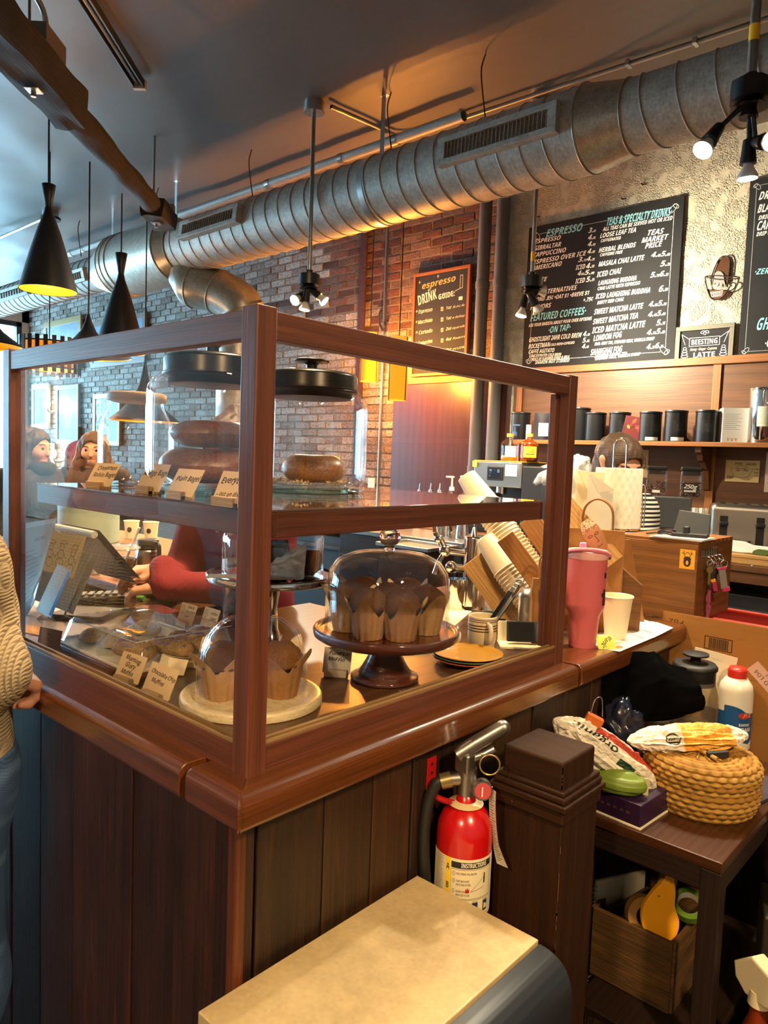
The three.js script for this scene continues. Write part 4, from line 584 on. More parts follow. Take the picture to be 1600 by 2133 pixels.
// ================================================================ the back wall: boards, panelling, shelf
const BZ0 = WALL + 0.035;                               // face of the plaster
function board(name, label, cat, z, TL, TR, BR, BL, thickD, frameW, frameMat, W, draw, o = {}) {
  const a = onZ(...TL, z), b = onZ(...TR, z), c = onZ(...BR, z), d = onZ(...BL, z), x0 = (a.x + d.x) / 2, x1 = (b.x + c.x) / 2, y1 = (a.y + b.y) / 2, y0 = (c.y + d.y) / 2, w = x1 - x0, h = y1 - y0, H = Math.round(W * h / w);
  const t = thing(name, label, cat, [(x0 + x1) / 2, y0, z]);
  const uv = (u, v) => { const p = onZ(u, v, z); return [(p.x - x0) / w * W, (y1 - p.y) / h * H]; };   // a point of the photograph on the board's canvas
  const tex = canvasTex(W, H, ctx => draw(ctx, W, H, uv)), back = M(o.back ?? 0x141519, 0.8), face = M(0xffffff, o.rough ?? 0.85, 0, { map: tex });
  const g = new THREE.Mesh(new THREE.BoxGeometry(w - frameW, h - frameW, thickD), [back, back, back, back, face, back]); g.name = 'panel'; g.position.set(0, h / 2, -thickD / 2); t.add(g);
  if (frameW) part('frame', [bx(w, frameW, thickD + 0.012, 0, frameW / 2, -thickD / 2 + 0.004, 0.002), bx(w, frameW, thickD + 0.012, 0, h - frameW / 2, -thickD / 2 + 0.004, 0.002), bx(frameW, h - 2 * frameW, thickD + 0.012, -w / 2 + frameW / 2, h / 2, -thickD / 2 + 0.004, 0.002), bx(frameW, h - 2 * frameW, thickD + 0.012, w / 2 - frameW / 2, h / 2, -thickD / 2 + 0.004, 0.002)], frameMat, t);
  return t;
}
const CY = '#86d3e0', WH = '#efece2';
function menuLine(c, uv, s, x0, y0, x1, y1, cap, col) {  // coordinates of a 3.077 times enlargement whose corner is (1080, 400)
  const q = (x, y) => uv(1080 + x / 3.077, 400 + y / 3.077), a = q(x0, y0), b = q(x1, y1), t = q(x0, y0 - cap), cp = Math.hypot(t[0] - a[0], t[1] - a[1]);
  c.save(); c.translate(a[0], a[1]); c.rotate(Math.atan2(b[1] - a[1], b[0] - a[0])); fitText(c, s, 0, 0, Math.hypot(b[0] - a[0], b[1] - a[1]), cp, col, 'italic bold', 'sans-serif', 'left', -0.06); c.restore();
}
function price(c, uv, parts, x0, y0, x1, y1, cap) {     // large whole dollars, small cents
  const n = parts.length, tot = parts.reduce((s, p) => s + p[0].length * (p[1] ? 0.55 : 1.15), 0); let k = 0;
  for (const [s, small] of parts) { const w = s.length * (small ? 0.55 : 1.15), a = k / tot, b = (k + w) / tot; menuLine(c, uv, s, mix(x0, x1, a), mix(y0, y1, a), mix(x0, x1, b), mix(y0, y1, b), small ? cap * 0.5 : cap, WH); k += w; }
}
const flourish = (c, x, y, sx, sy, s) => { c.beginPath(); c.ellipse(x + sx * s * 0.5, y + sy * s * 0.5, s * 0.5, s * 0.25, sx * sy * 0.8, 0, 7); c.stroke(); c.beginPath(); c.ellipse(x + sx * s * 0.2, y + sy * s * 0.3, s * 0.3, s * 0.18, -sx * sy * 0.7, 0, 7); c.stroke(); };
function border(c, W, H, i) { c.strokeStyle = '#cfd2d2'; c.lineWidth = W / 420; c.strokeRect(i, i, W - 2 * i, H - 2 * i); for (const [x, y, a, b] of [[i, i, 1, 1], [W - i, i, -1, 1], [i, H - i, 1, -1], [W - i, H - i, -1, -1]]) { c.fillStyle = '#101216'; c.fillRect(x - i * 0.5, y - i * 0.5, i, i); c.lineWidth = W / 330; flourish(c, x - a * i * 0.4, y - b * i * 0.4, a, b, i * 1.1); } }
board('menu_board', 'large black menu board headed Espresso and Teas & Specialty Drinks', 'menu board', BZ0 + 0.02, [1100, 475], [1425, 408], [1404, 752], [1090, 768], 0.02, 0, m.black, 1500, (c, W, H, uv) => {
  c.fillStyle = '#101216'; c.fillRect(0, 0, W, H); const r = prng(9); for (let k = 0; k < 300; k++) { c.fillStyle = `rgba(150,155,165,${0.02 * r()})`; c.fillRect(r() * W, r() * H, 120 * r(), 20 * r()); }
  border(c, W, H, W * 0.052);
  const L = (...a) => menuLine(c, uv, ...a), S = [['45', 1]], D = (d, e) => [[d + '.', 0], [e, 1]];
  L('ESPRESSO', 172, 290, 405, 247, 46, CY); L('ESPRESSO', 100, 332, 268, 304, 26, WH); price(c, uv, D('3', '45'), 445, 262, 494, 256, 31);
  L('GIBRALTAR', 95, 377, 270, 348, 28, WH); price(c, uv, D('4', '00'), 443, 306, 492, 300, 31); L('CAPPUCCINO', 90, 420, 302, 384, 28, WH); price(c, uv, D('4', '00'), 441, 349, 491, 343, 31);
  L('ESPRESSO OVER ICE', 92, 465, 430, 405, 28, WH); price(c, uv, D('4', '00'), 440, 396, 488, 389, 31); price(c, uv, [['3.', 0], ['75', 1], ['4.', 0], ['25', 1]], 380, 449, 487, 437, 29);
  L('AMERICANO', 88, 503, 275, 472, 28, WH); L('ICED', 365, 500, 425, 491, 30, WH); price(c, uv, D('4', '50'), 430, 492, 485, 482, 33); price(c, uv, [['4', 0], ['50', 1], ['5.', 0], ['00', 1]], 375, 536, 484, 525, 30);
  L('LATTE', 82, 580, 178, 571, 27, WH); L('ICED', 362, 588, 424, 578, 30, WH); price(c, uv, D('5', '25'), 430, 578, 486, 568, 33);
  L('MILK ALTERNATIVES', 62, 668, 370, 625, 28, WH); L('ALMOND .85¢ •OAT $1 •BREVE $1', 62, 708, 452, 658, 25, WH); L('+.75¢', 412, 705, 476, 697, 25, WH); L('FLAVORS', 72, 757, 205, 738, 27, WH);
  L('FEATURED COFFEES·', 72, 830, 430, 783, 45, CY); L('ASK YOUR BARISTA ABOUT POUR OVER OPTIONS', 65, 866, 468, 820, 20, WH); L('·ON TAP·', 188, 905, 332, 885, 40, CY);
  L('GHOSTLIGHT 24HR COLD BREW', 65, 963, 402, 930, 29, WH); price(c, uv, D('4', '50'), 412, 925, 456, 920, 31); L('ROCKETMAN', 62, 1005, 200, 990, 28, WH); L('COLD BREW+ESPRESSO', 202, 988, 358, 972, 16, WH); price(c, uv, D('5', '95'), 408, 966, 454, 960, 31);
  L('CAFFÈ AGITATO', 62, 1037, 228, 1025, 25, WH); price(c, uv, D('4', '95'), 405, 1004, 450, 998, 29); L('CONCENTRATED COLD BREW', 70, 1059, 272, 1048, 17, WH); L('CHOICE OF FLAVORED SYRUP & MILK', 72, 1081, 325, 1064, 17, WH); L('SHAKEN NOT STIRRED', 105, 1103, 325, 1088, 20, WH);
  L('TEAS & SPECIALTY DRINKS·', 560, 217, 980, 149, 50, CY); L('ALL TEAS CAN BE SERVED HOT OR ICED', 540, 251, 985, 178, 24, WH); L('LOOSE LEAF TEA', 520, 296, 752, 256, 29, WH); L('CAFFEINATED', 525, 323, 655, 303, 19, WH);
  L('TEAS', 820, 280, 925, 266, 34, WH); L('MARKET', 785, 327, 952, 302, 32, WH); L('PRICE', 808, 364, 915, 347, 34, WH); L('HERBAL BLENDS', 512, 389, 748, 352, 29, WH); L('CAFFEINE FREE', 520, 414, 665, 393, 19, WH);
  L('MASALA CHAI LATTE', 510, 479, 802, 435, 31, WH); price(c, uv, [['4.', 0], ['45', 1], ['5.', 0], ['00', 1]], 848, 419, 970, 407, 33); L('ICED CHAI', 500, 547, 655, 520, 33, WH); price(c, uv, D('5', '25'), 905, 478, 972, 470, 35);
  L('LAUGHING BUDDHA', 508, 599, 755, 565, 29, WH); L('CHAI LATTE WITH ESPRESSO', 505, 631, 778, 592, 21, WH); price(c, uv, [['5.', 0], ['70', 1], ['6.', 0], ['25', 1]], 842, 549, 960, 536, 34);
  L('ICED LAUGHING BUDDHA', 492, 686, 842, 644, 32, WH); L('DIRTY RED CHAI', 503, 721, 672, 697, 21, WH); price(c, uv, D('6', '50'), 895, 641, 957, 632, 38); L('SWEET MATCHA LATTE', 482, 786, 795, 746, 34, WH); price(c, uv, [['4.', 0], ['95', 1], ['5.', 0], ['50', 1]], 832, 736, 947, 725, 34);
  L('SWEET MATCHA TEA', 475, 849, 765, 808, 34, WH); price(c, uv, [['4.', 0], ['45', 1], ['5.', 0], ['00', 1]], 828, 801, 941, 788, 34); L('ICED MATCHA LATTE', 470, 907, 808, 864, 38, WH); price(c, uv, D('5', '75'), 880, 856, 940, 848, 36);
  L('LONDON FOG', 478, 957, 660, 930, 36, WH); L('EARL GREY TEA, STEAMED MILK, VANILLA SYRUP', 487, 984, 870, 948, 19, WH); price(c, uv, [['4.', 0], ['75', 1], ['5.', 0], ['25', 1]], 820, 916, 938, 904, 34);
  L('SHANGHAI FOG', 460, 1047, 662, 1024, 38, WH); L('JASMINE GREEN TEA', 490, 1060, 695, 1040, 16, WH); L('STEAMED MILK, VANILLA SYRUP', 490, 1078, 780, 1046, 18, WH); price(c, uv, [['4.', 0], ['75', 1], ['6.', 0], ['25', 1]], 818, 1009, 927, 996, 34);
});
board('menu_board', 'second black menu board cut off by the right edge of the picture', 'menu board', BZ0 + 0.02, [1557, 386], [1880, 300], [1870, 728], [1542, 746], 0.02, 0, m.black, 1000, (c, W, H, uv) => {
  c.fillStyle = '#101216'; c.fillRect(0, 0, W, H); border(c, W, H, W * 0.05); const L = (...a) => menuLine(c, uv, ...a);
  L('DR', 1535, 52, 1600, 42, 50, WH); L('BLA', 1528, 135, 1606, 122, 52, WH); L('DRIP', 1535, 180, 1608, 168, 27, WH); L('CAF', 1522, 248, 1606, 236, 58, WH); L('DRIP C', 1522, 285, 1612, 272, 26, WH); L('·ZER', 1508, 530, 1602, 522, 36, CY); L('GH', 1518, 885, 1602, 880, 76, CY); L('·C', 1575, 995, 1612, 990, 50, WH);
});
board('drink_guide', 'framed blue-black chalkboard reading Espresso Drink Guide on the brick', 'sign', WALL + 0.045, [862, 573], [988, 548], [966, 772], [856, 792], 0.02, 0.022, m.batten, 620, (c, W, H, uv) => {
  c.fillStyle = '#1d2430'; c.fillRect(0, 0, W, H); const P = (x, y) => uv(800 + x / 2, y / 2), Lq = (s, x0, y0, x1, y1, cap, col, font) => { const a = P(x0, y0), b = P(x1, y1), t = P(x0, y0 - cap), cp = Math.hypot(t[0] - a[0], t[1] - a[1]); c.save(); c.translate(...a); c.rotate(Math.atan2(b[1] - a[1], b[0] - a[0])); fitText(c, s, 0, 0, Math.hypot(b[0] - a[0], b[1] - a[1]), cp, col, font ?? 'bold'); c.restore(); };
  Lq('espresso', 152, 1202, 300, 1165, 26, '#c9a55e', 'italic bold'); Lq('DRINK', 138, 1272, 220, 1240, 42, '#cfd0cc'); Lq('GUIDE:', 226, 1246, 298, 1228, 22, '#e4e2da');
  ['Espresso', 'Macchiato', 'Cortado', 'Cappuccino', 'Latte'].forEach((s, k) => { const y = 1308 + k * 45; Lq('* ' + s, 126, y, 200, y - 14, 15, '#d6d6d0', 'italic'); Lq('→', 204, y - 14, 226, y - 17, 14, '#d6d6d0'); const q = P(242, y - 24); c.fillStyle = '#c8ccc8'; c.fillRect(q[0] - 12, q[1] - 14, 26, 34); c.fillStyle = '#a8643c'; c.fillRect(q[0] - 9, q[1] - 6, 20, 22); Lq(['1oz', '1oz', '2oz', '4oz', '8oz'][k], 258, y - 20, 282, y - 25, 13, '#d6d6d0', 'italic'); Lq(['kick', 'a dollop', 'equal milk', 'foam', 'milk'][k], 286, y - 26, 340, y - 36, 9, '#b8bab8', 'italic'); });
  const s = P(326, 1170); c.strokeStyle = '#d6d6d0'; c.lineWidth = 4; c.strokeRect(s[0] - 12, s[1] - 60, 26, 110); c.beginPath(); c.moveTo(s[0] - 70, s[1] + 70); c.lineTo(s[0] - 10, s[1] + 52); c.stroke(); const q = P(322, 1240); c.fillStyle = '#e4e2da'; c.fillRect(q[0] - 18, q[1] - 16, 40, 30); for (const [x, y] of [[145, 1172], [185, 1205], [225, 1145], [250, 1222]]) { const p = P(x, y); c.fillRect(p[0] - 2, p[1] - 14, 4, 28); c.fillRect(p[0] - 12, p[1] - 2, 24, 4); }
});
board('latte_sign', 'small framed chalkboard reading Beesting Latte between the menu boards', 'sign', BZ0 + 0.02, [1410, 684], [1532, 670], [1527, 749], [1405, 759], 0.014, 0.026, wood(0x8e8878, 0.7, {}, 2, 6), 620, (c, W, H) => {
  c.fillStyle = '#15171b'; c.fillRect(0, 0, W, H); c.strokeStyle = '#dfe2e0'; c.lineWidth = 6; c.strokeRect(W * 0.22, H * 0.30, W * 0.56, H * 0.26); for (const s of [-1, 1]) { c.beginPath(); c.moveTo(W / 2 + s * W * 0.28, H * 0.34); c.lineTo(W / 2 + s * W * 0.44, H * 0.16); c.lineTo(W / 2 + s * W * 0.36, H * 0.5); c.stroke(); for (let k = 0; k < 4; k++) { c.beginPath(); c.ellipse(W / 2 + s * W * 0.36, H * (0.62 + k * 0.08), W * (0.03 + k * 0.012), H * 0.04, 0, 0, 7); c.stroke(); } }
  for (const s of [-1, 1]) { c.beginPath(); c.ellipse(W / 2 + s * 26, H * 0.14, 22, 14, s * 0.5, 0, 7); c.stroke(); } c.beginPath(); c.ellipse(W / 2, H * 0.17, 14, 22, 0, 0, 7); c.stroke();
  fitText(c, 'BEESTING', W * 0.25, H * 0.51, W * 0.5, H * 0.16, WH, 'bold'); fitText(c, 'Honey · Ginger · Cayenne', W * 0.24, H * 0.70, W * 0.5, H * 0.08, '#d9b7ac', 'italic bold'); fitText(c, 'LATTE', W * 0.3, H * 0.92, W * 0.42, H * 0.16, WH, 'bold'); c.lineWidth = 5; for (const [x, y, a, b] of [[12, 12, 1, 1], [W - 12, 12, -1, 1], [12, H - 12, 1, -1], [W - 12, H - 12, -1, -1]]) { c.beginPath(); c.moveTo(x + a * 40, y); c.lineTo(x, y); c.lineTo(x, y + b * 40); c.stroke(); }
});
{
  // metal shop emblem: a cup with a ghost before a bulb shape, and two lines of lettering
  const z = BZ0 + 0.012, q = (x, y) => { const p = onZ(1080 + x / 3.077, 400 + y / 3.077, z); return [p.x, p.y]; }, o = q(1290, 600), rel = (x, y) => { const p = q(x, y); return [p[0] - o[0], p[1] - o[1]]; };
  const t = thing('cup_emblem', 'brown and black cup-shaped metal emblem on the plaster between the boards', 'wall sign', [o[0], o[1], z]), brown = M(0x5a3a24, 0.35, 0.5), lineM = M(0x1c1613, 0.5, 0.3);
  const out = [[1245, 590], [1255, 520], [1285, 440], [1318, 414], [1345, 420], [1358, 460], [1352, 530], [1340, 590]]; part('bulb_plate', ext(out.map(p => rel(...p)), 0.004, 0.001), brown, t, [0, 0, -0.003]);
  const L = (pts, r = 0.0035, closed) => tube(pts.map(p => { const a = rel(...p); return V(a[0], a[1], 0.008); }), r, pts.length * 8, 6, closed);
  part('cup_outline', [L([[1200, 545], [1240, 538], [1310, 540], [1380, 552], [1345, 562], [1270, 560], [1200, 545]]), L([[1200, 545], [1208, 600], [1222, 650], [1242, 686], [1282, 690], [1322, 665], [1362, 600], [1380, 552]]), L([[1372, 580], [1395, 590], [1385, 620], [1340, 645]]), L([[1240, 590], [1250, 520], [1285, 440], [1318, 414], [1347, 420], [1358, 460], [1350, 540]])], lineM, t);
  part('coffee_plate', ext([[1214, 622], [1225, 655], [1243, 686], [1282, 690], [1320, 665], [1340, 640], [1300, 628], [1255, 630]].map(p => rel(...p)), 0.004, 0.001), brown, t);
  const gh = [[1258, 560], [1262, 525], [1280, 508], [1302, 512], [1318, 530], [1322, 570], [1332, 608], [1312, 585], [1306, 612], [1290, 582], [1278, 610], [1268, 580], [1244, 612]]; part('ghost', ext(gh.map(p => rel(...p)), 0.004, 0.001), M(0xa9aaac, 0.3, 0.6), t, [0, 0, 0.004]);
  const tx = canvasTex(256, 160, (c, w, h) => { c.fillStyle = '#5a3a24'; c.fillRect(0, 0, w, h); fitText(c, 'GHOST', 10, 74, 236, 56, '#e9e4d8', 'bold'); fitText(c, 'LIGHT', 22, 148, 212, 56, '#e9e4d8', 'bold'); }); const pl = new THREE.PlaneGeometry(0.075, 0.036); const lp = rel(1272, 654); part('lettering', pl, M(0xffffff, 0.5, 0, { map: tx }), t, [lp[0], lp[1], 0.0062]);
}
for (const [u, v] of [[1298, 415], [1340, 385], [1120, 452]]) { const p = onZ(u, v, BZ0); solo('wall_hook', `rusty old nail in the plaster ${u === 1298 ? 'right above the menu board' : u === 1340 ? 'under the duct, well above the menu board' : 'beside the upper left corner of the menu board'}`, 'nail', [cy(0.004, 0.004, 0.03, 0, 0, 0.015, 8, [PI / 2, 0, 0]), bx(0.03, 0.006, 0.002, 0.006, 0, 0.001, 0)], m.rust, p); }
// ---- panelling
{
  const px0 = onZ(1072, 850, BZ0).x, yTop = onZ(1300, 763, BZ0).y, p = struct('wall_panelling', bx(FARX - px0, yTop - 1.0, 0.018, (FARX + px0) / 2, (yTop + 1.0) / 2, BZ0 + 0.009, 0.001), m.panel);
  const yb = yTop - 0.02; struct('cap_rail', bx(FARX - px0, 0.045, 0.03, (FARX + px0) / 2, yTop, BZ0 + 0.02, 0.003), m.batten, p);
  for (const u of [1084, 1157, 1493]) { const x = onZ(u, 810, BZ0 + 0.02).x; struct('batten', bx(0.044, yTop - 1.05, 0.012, x, (yTop + 1.0) / 2, BZ0 + 0.024, 0.002), m.batten, p); }
  const q0 = onZ(818, 900, WALL + 0.03).x, q1 = onZ(1062, 900, WALL + 0.03).x, qy = onZ(900, 792, WALL + 0.03).y, q = struct('wall_panelling_brick', bx(q1 - q0, qy - 0.9, 0.02, (q0 + q1) / 2, (qy + 0.9) / 2, WALL + 0.025, 0.001), wood(0x553026, 0.35, { clearcoat: 0.3, clearcoatRoughness: 0.3 }, 0.5, 1));
  struct('cap_rail', bx(q1 - q0, 0.05, 0.03, (q0 + q1) / 2, qy, WALL + 0.03, 0.003), m.batten, q); q.userData.kind = 'structure';
}
// the two tall pipes, the rusty strip and the slim conduit on the brick
for (const [u, r, lab] of [[1005, 0.045, 'grey vertical pipe, the left one of the two beside the plaster'], [1041, 0.045, 'grey vertical pipe, the right one of the two beside the plaster']]) {
  const p = onZ(u, 600, -3.70), t = thing('wall_pipe', lab, 'pipe', [p.x, 0.9, -3.70]); part('pipe', cyl(r, r, 2.68, 24), m.greyPipe, t, [0, 1.34, 0]); for (const y of [1.9, 0.6]) part('pipe_joint', cyl(r + 0.006, r + 0.006, 0.05, 24), m.greyPipe, t, [0, y, 0]);
}
{
  const p = onZ(757, 560, WALL + 0.02); solo('rusty_strip', 'rust-red iron strip standing against the brick behind the lanterns', 'iron strip', bx(0.075, 2.6, 0.016, 0, 0, 0, 0.003), m.rust, [p.x, 2.25, WALL + 0.022]);
  const q = onZ(801, 600, WALL + 0.06), t = thing('wall_conduit', 'slim upright conduit on the brick with a black hook', 'conduit', [q.x, 1.1, WALL + 0.05]); part('tube', cyl(0.011, 0.011, 2.45, 12), m.emt, t, [0, 1.225, 0]);
  const h = onZ(798, 668, WALL + 0.06); part('hook', [tube([[0, 0, 0], [-0.02, 0.06, 0.02], [-0.012, 0.13, 0.03], [0, 0.16, 0.02]], 0.008, 20, 6), tube([[0.01, 0, 0], [0.04, 0.02, 0.02], [0.045, 0.05, 0.02], [0.02, 0.06, 0.01]], 0.007, 16, 6)], m.black, t, [0, h.y - 1.1 - 0.08, 0.014]);
  const o = onZ(772, 1010, WALL + 0.03); solo('wall_outlet', 'white double socket low on the brick beside the conduit', 'socket', [bx(0.075, 0.115, 0.012, 0, 0, 0, 0.004), bx(0.034, 0.028, 0.016, 0, 0.024, 0, 0.006), bx(0.034, 0.028, 0.016, 0, -0.024, 0, 0.006)], m.white, [o.x, o.y, WALL + 0.02]);
}
// ---- the shelf with canisters
const SHY = onZ(1400, 921, -3.6).y, SHZ = -3.52;
{
  const x0 = onZ(1082, 900, -3.6).x, s = thing('wall_shelf', 'long brown shelf with a carved bracket on the panelled wall', 'shelf', [0, SHY, 0]);
  part('shelf_board', box(FARX - x0 - 0.5, 0.022, 0.215, 0.003), m.panel, s, [(FARX - 0.5 + x0) / 2, -0.011, -3.64]); part('shelf_lip', box(FARX - x0 - 0.5, 0.026, 0.012, 0.003), m.batten, s, [(FARX - 0.5 + x0) / 2, -0.012, -3.527]);
  const bxx = onZ(1470, 960, -3.64).x; const pr = shape([[0, 0], [0.19, 0], [0.19, -0.03], [0.165, -0.045], [0.15, -0.075], [0.11, -0.085], [0.08, -0.12], [0.05, -0.13], [0.035, -0.18], [0.02, -0.24], [0, -0.25]]); const bg = ext(pr, 0.028, 0.003); bg.rotateY(-PI / 2); for (const x of [bxx, 0.9]) part('bracket', bg, m.panel, s, [x, -0.024, -3.745]);
}
{
  const r = 0.062, H = 0.172, blk = M(0x17191d, 0.35, 0.25), can = (lab, u, v, k = 1, group = 'black canisters on the wall shelf') => {
    const z = -3.595, x = onZ(u, 900, z).x, t = thing('canister', lab, 'canister', [x, SHY, z], rad(40), group);
    part('body', lathe([[0.001, 0], [r * 0.97, 0], [r, 0.004], [r, H * k - 0.012], [r * 0.98, H * k - 0.01]], 40), blk, t); part('lid', lathe([[r * 0.98, H * k - 0.010], [r * 1.04, H * k - 0.009], [r * 1.045, H * k], [r * 0.95, H * k + 0.002], [r * 0.9, H * k - 0.004], [0.001, H * k - 0.004]], 40), blk, t);
    part('lid_ring', xf(torus(r * 1.0, 0.0016, 6, 40), [0, H * k + 0.0015, 0], [PI / 2, 0, 0]), m.chrome, t); return t;
  };
  const strip = canvasTex(256, 48, (c, w, h) => { c.fillStyle = '#e8e6df'; c.fillRect(0, 0, w, h); fitText(c, '▪ ▪▪▪ ▪ ▪▪▪▪ ▪▪ ▪', 12, 32, 232, 18, '#333', 'normal'); });
  const emb = canvasTex(256, 256, (c, w, h) => { c.fillStyle = '#1c1e22'; c.fillRect(0, 0, w, h); c.strokeStyle = '#50535a'; c.lineWidth = 6; c.beginPath(); c.ellipse(128, 90, 56, 22, 0, 0, 7); c.stroke(); c.beginPath(); c.arc(128, 92, 55, 0.2, 2.9); c.stroke(); fitText(c, 'COFFEE', 60, 190, 136, 20, '#50535a', 'bold'); fitText(c, 'FRESH', 78, 222, 100, 20, '#50535a', 'bold'); });
  const marks = (t, label, mark) => { const arc = (w, h, y, off, mt) => { const g = new THREE.CylinderGeometry(r + off, r + off, h, 20, 1, true, -w / r / 2, w / r); g.translate(0, y, 0); return g; }; if (label) part('paper_label', arc(0.075, 0.02, 0.016, 0.001), M(0xffffff, 0.8, 0, { map: strip }), t, [0, 0, 0], [0, -0.1, 0]); if (mark) part('engraving', arc(0.07, 0.07, 0.085, 0.0006), M(0xffffff, 0.4, 0.2, { map: emb }), t, [0, 0, 0], [0, mark, 0]); };
  const cs = [['tall black canister right behind the corner post of the case', 1207, 1.18, 0, 0], ['plain black canister, second from the case on the wall shelf', 1240, 1, 0, 0], ['black canister partly hidden by the leaning red book', 1290, 1, 1, 0.2], ['labelled black canister just right of the leaning red book', 1354, 1, 1, 0.3], ['labelled black canister in the middle of the shelf with a clear emblem', 1407, 1.03, 1, 0.02], ['black canister beside the white box on the wall shelf', 1472, 1.02, 0, -0.25]];
  for (const [lab, u, k, l, e] of cs) marks(can(lab, u, 918, k), l, e);
  marks(can('black canister behind the honey jugs at the left end of the shelf', 1084, 922, 1.05), 0, 0);
  // red book leaning, ribbon, white box, steel tin, dark coffee bag
  const bp = onZ(1310, 917, -3.56), b = thing('red_book', 'red covered book leaning against the canisters with a ribbon marker', 'book', [bp.x, SHY, -3.565], rad(20)); const bw = 0.105, bh = 0.148;
  const cov = canvasTex(200, 280, (c, w, h) => { c.fillStyle = '#5c0e14'; c.fillRect(0, 0, w, h); const r2 = prng(4); for (let k = 0; k < 12; k++) { c.fillStyle = ['#8fae2c', '#c4471c', '#3d0c10', '#a51a1e'][k % 4]; c.beginPath(); c.ellipse(r2() * w, 40 + r2() * 150, 10 + 26 * r2(), 8 + 14 * r2(), r2() * 3, 0, 7); c.fill(); } });
  const inner = new THREE.Group(); inner.name = 'cover'; b.add(inner); inner.rotation.z = -0.18; inner.rotation.x = -0.1; part('front_cover', box(bw, bh, 0.003, 0.001), M(0xffffff, 0.5, 0, { map: cov }), inner, [0, bh / 2, 0.012]); part('back_cover', box(bw, bh, 0.003, 0.001), M(0x7c1216, 0.5), inner, [0, bh / 2, -0.012]); part('pages', box(bw - 0.006, bh - 0.006, 0.02, 0.001), m.paper, inner, [-0.003, bh / 2, 0]);
  const uvf = inner.children[0].geometry.attributes.uv, pf = inner.children[0].geometry.attributes.position; for (let i = 0; i < uvf.count; i++) uvf.setXY(i, pf.getX(i) / bw + 0.5, pf.getY(i) / bh + 0.5);
  part('ribbon', tube([[0.01, 0.004, 0.016], [0.008, -0.02, 0.05], [0.006, -0.055, 0.055]], 0.0022, 16, 5), M(0xb3261c, 0.6), b);
  const wp = onZ(1524, 921, -3.62), boxT = canvasTex(256, 280, (c, w, h) => { c.fillStyle = '#e6e4dc'; c.fillRect(0, 0, w, h); for (let k = 0; k < 9; k++) { c.fillStyle = '#8d8d88'; c.fillRect(22, 50 + k * 15, k === 0 ? 150 : 90 + (k * 37 % 80), 3); } fitText(c, 'Y V Y', 50, 268, 100, 26, '#b0703c', 'bold'); });
  const wb = thing('white_box', 'white printed carton on the wall shelf between black and steel canisters', 'box', [wp.x, SHY, -3.64], rad(28)); const wm2 = M(0xe6e4dc, 0.7), bm2 = new THREE.Mesh(new THREE.BoxGeometry(0.135, 0.19, 0.1), [wm2, wm2, wm2, wm2, M(0xffffff, 0.7, 0, { map: boxT }), wm2]); bm2.name = 'carton'; bm2.position.y = 0.095; wb.add(bm2); part('flap_seam', box(0.136, 0.001, 0.003, 0), M(0xb8b4a8, 0.8), wb, [0, 0.1905, 0]);
  const sp = onZ(1588, 921, -3.62), st = thing('steel_tin', 'tall shiny steel tin with a wire clamp at the right end of the shelf', 'canister', [sp.x, SHY, -3.63], rad(40)), R2 = 0.078, H2 = 0.295; part('body', lathe([[0.001, 0], [R2, 0], [R2, H2 - 0.03], [R2 * 1.02, H2 - 0.026], [R2 * 1.02, H2 - 0.004], [R2 * 0.96, H2], [0.001, H2]], 48), m.chrome, st); part('clamp', [tube([[0, 0.2, R2 + 0.004], [0.014, 0.23, R2 + 0.01], [0.014, 0.27, R2 + 0.012], [0, 0.292, R2 + 0.004], [-0.014, 0.27, R2 + 0.012], [-0.014, 0.23, R2 + 0.01]], 0.0025, 40, 6, true)], m.steel, st, [0, 0, 0], [0, -0.4, 0]);
  const lt = canvasTex(256, 220, (c, w, h) => { c.fillStyle = '#d9dcc4'; c.fillRect(0, 0, w, h); for (let k = 0; k < 11; k++) { c.fillStyle = '#9a9c8c'; c.fillRect(16, 20 + k * 17, 120 + (k * 53 % 100), 3); } }); { const g = new THREE.CylinderGeometry(R2 + 0.001, R2 + 0.001, 0.105, 24, 1, true, -0.9, 1.8); part('paper_label', g, M(0xffffff, 0.8, 0, { map: lt }), st, [0, 0.14, 0]); }
  const cbp = onZ(1128, 917, -3.6), cb = thing('coffee_bag', 'dark coffee bag with a white label at the left end of the shelf', 'bag', [cbp.x, SHY, -3.6], rad(30)); part('bag', grid(16, 16, (s, q) => V((s - 0.5) * 0.1 * (1 + 0.15 * (1 - q)), q * 0.178, 0.022 * Math.sin(s * PI) * (1 - q * 0.85))), M(0x24222e, 0.35), cb); part('bag', grid(16, 16, (s, q) => V((s - 0.5) * 0.1 * (1 + 0.15 * (1 - q)), q * 0.178, -0.022 * Math.sin(s * PI) * (1 - q * 0.85))), M(0x24222e, 0.35), cb); part('label', box(0.062, 0.085, 0.001, 0), m.paper, cb, [0.008, 0.07, 0.019]);
  const slp = onZ(1099, 905, -3.55); solo('paper_slip', 'narrow cream paper slip standing beside the dark coffee bag', 'paper', bx(0.032, 0.1, 0.002, 0, 0.05, 0, 0), M(0xe2dcc4, 0.8), [slp.x, SHY, -3.56], [0, 0.5, 0]);
}
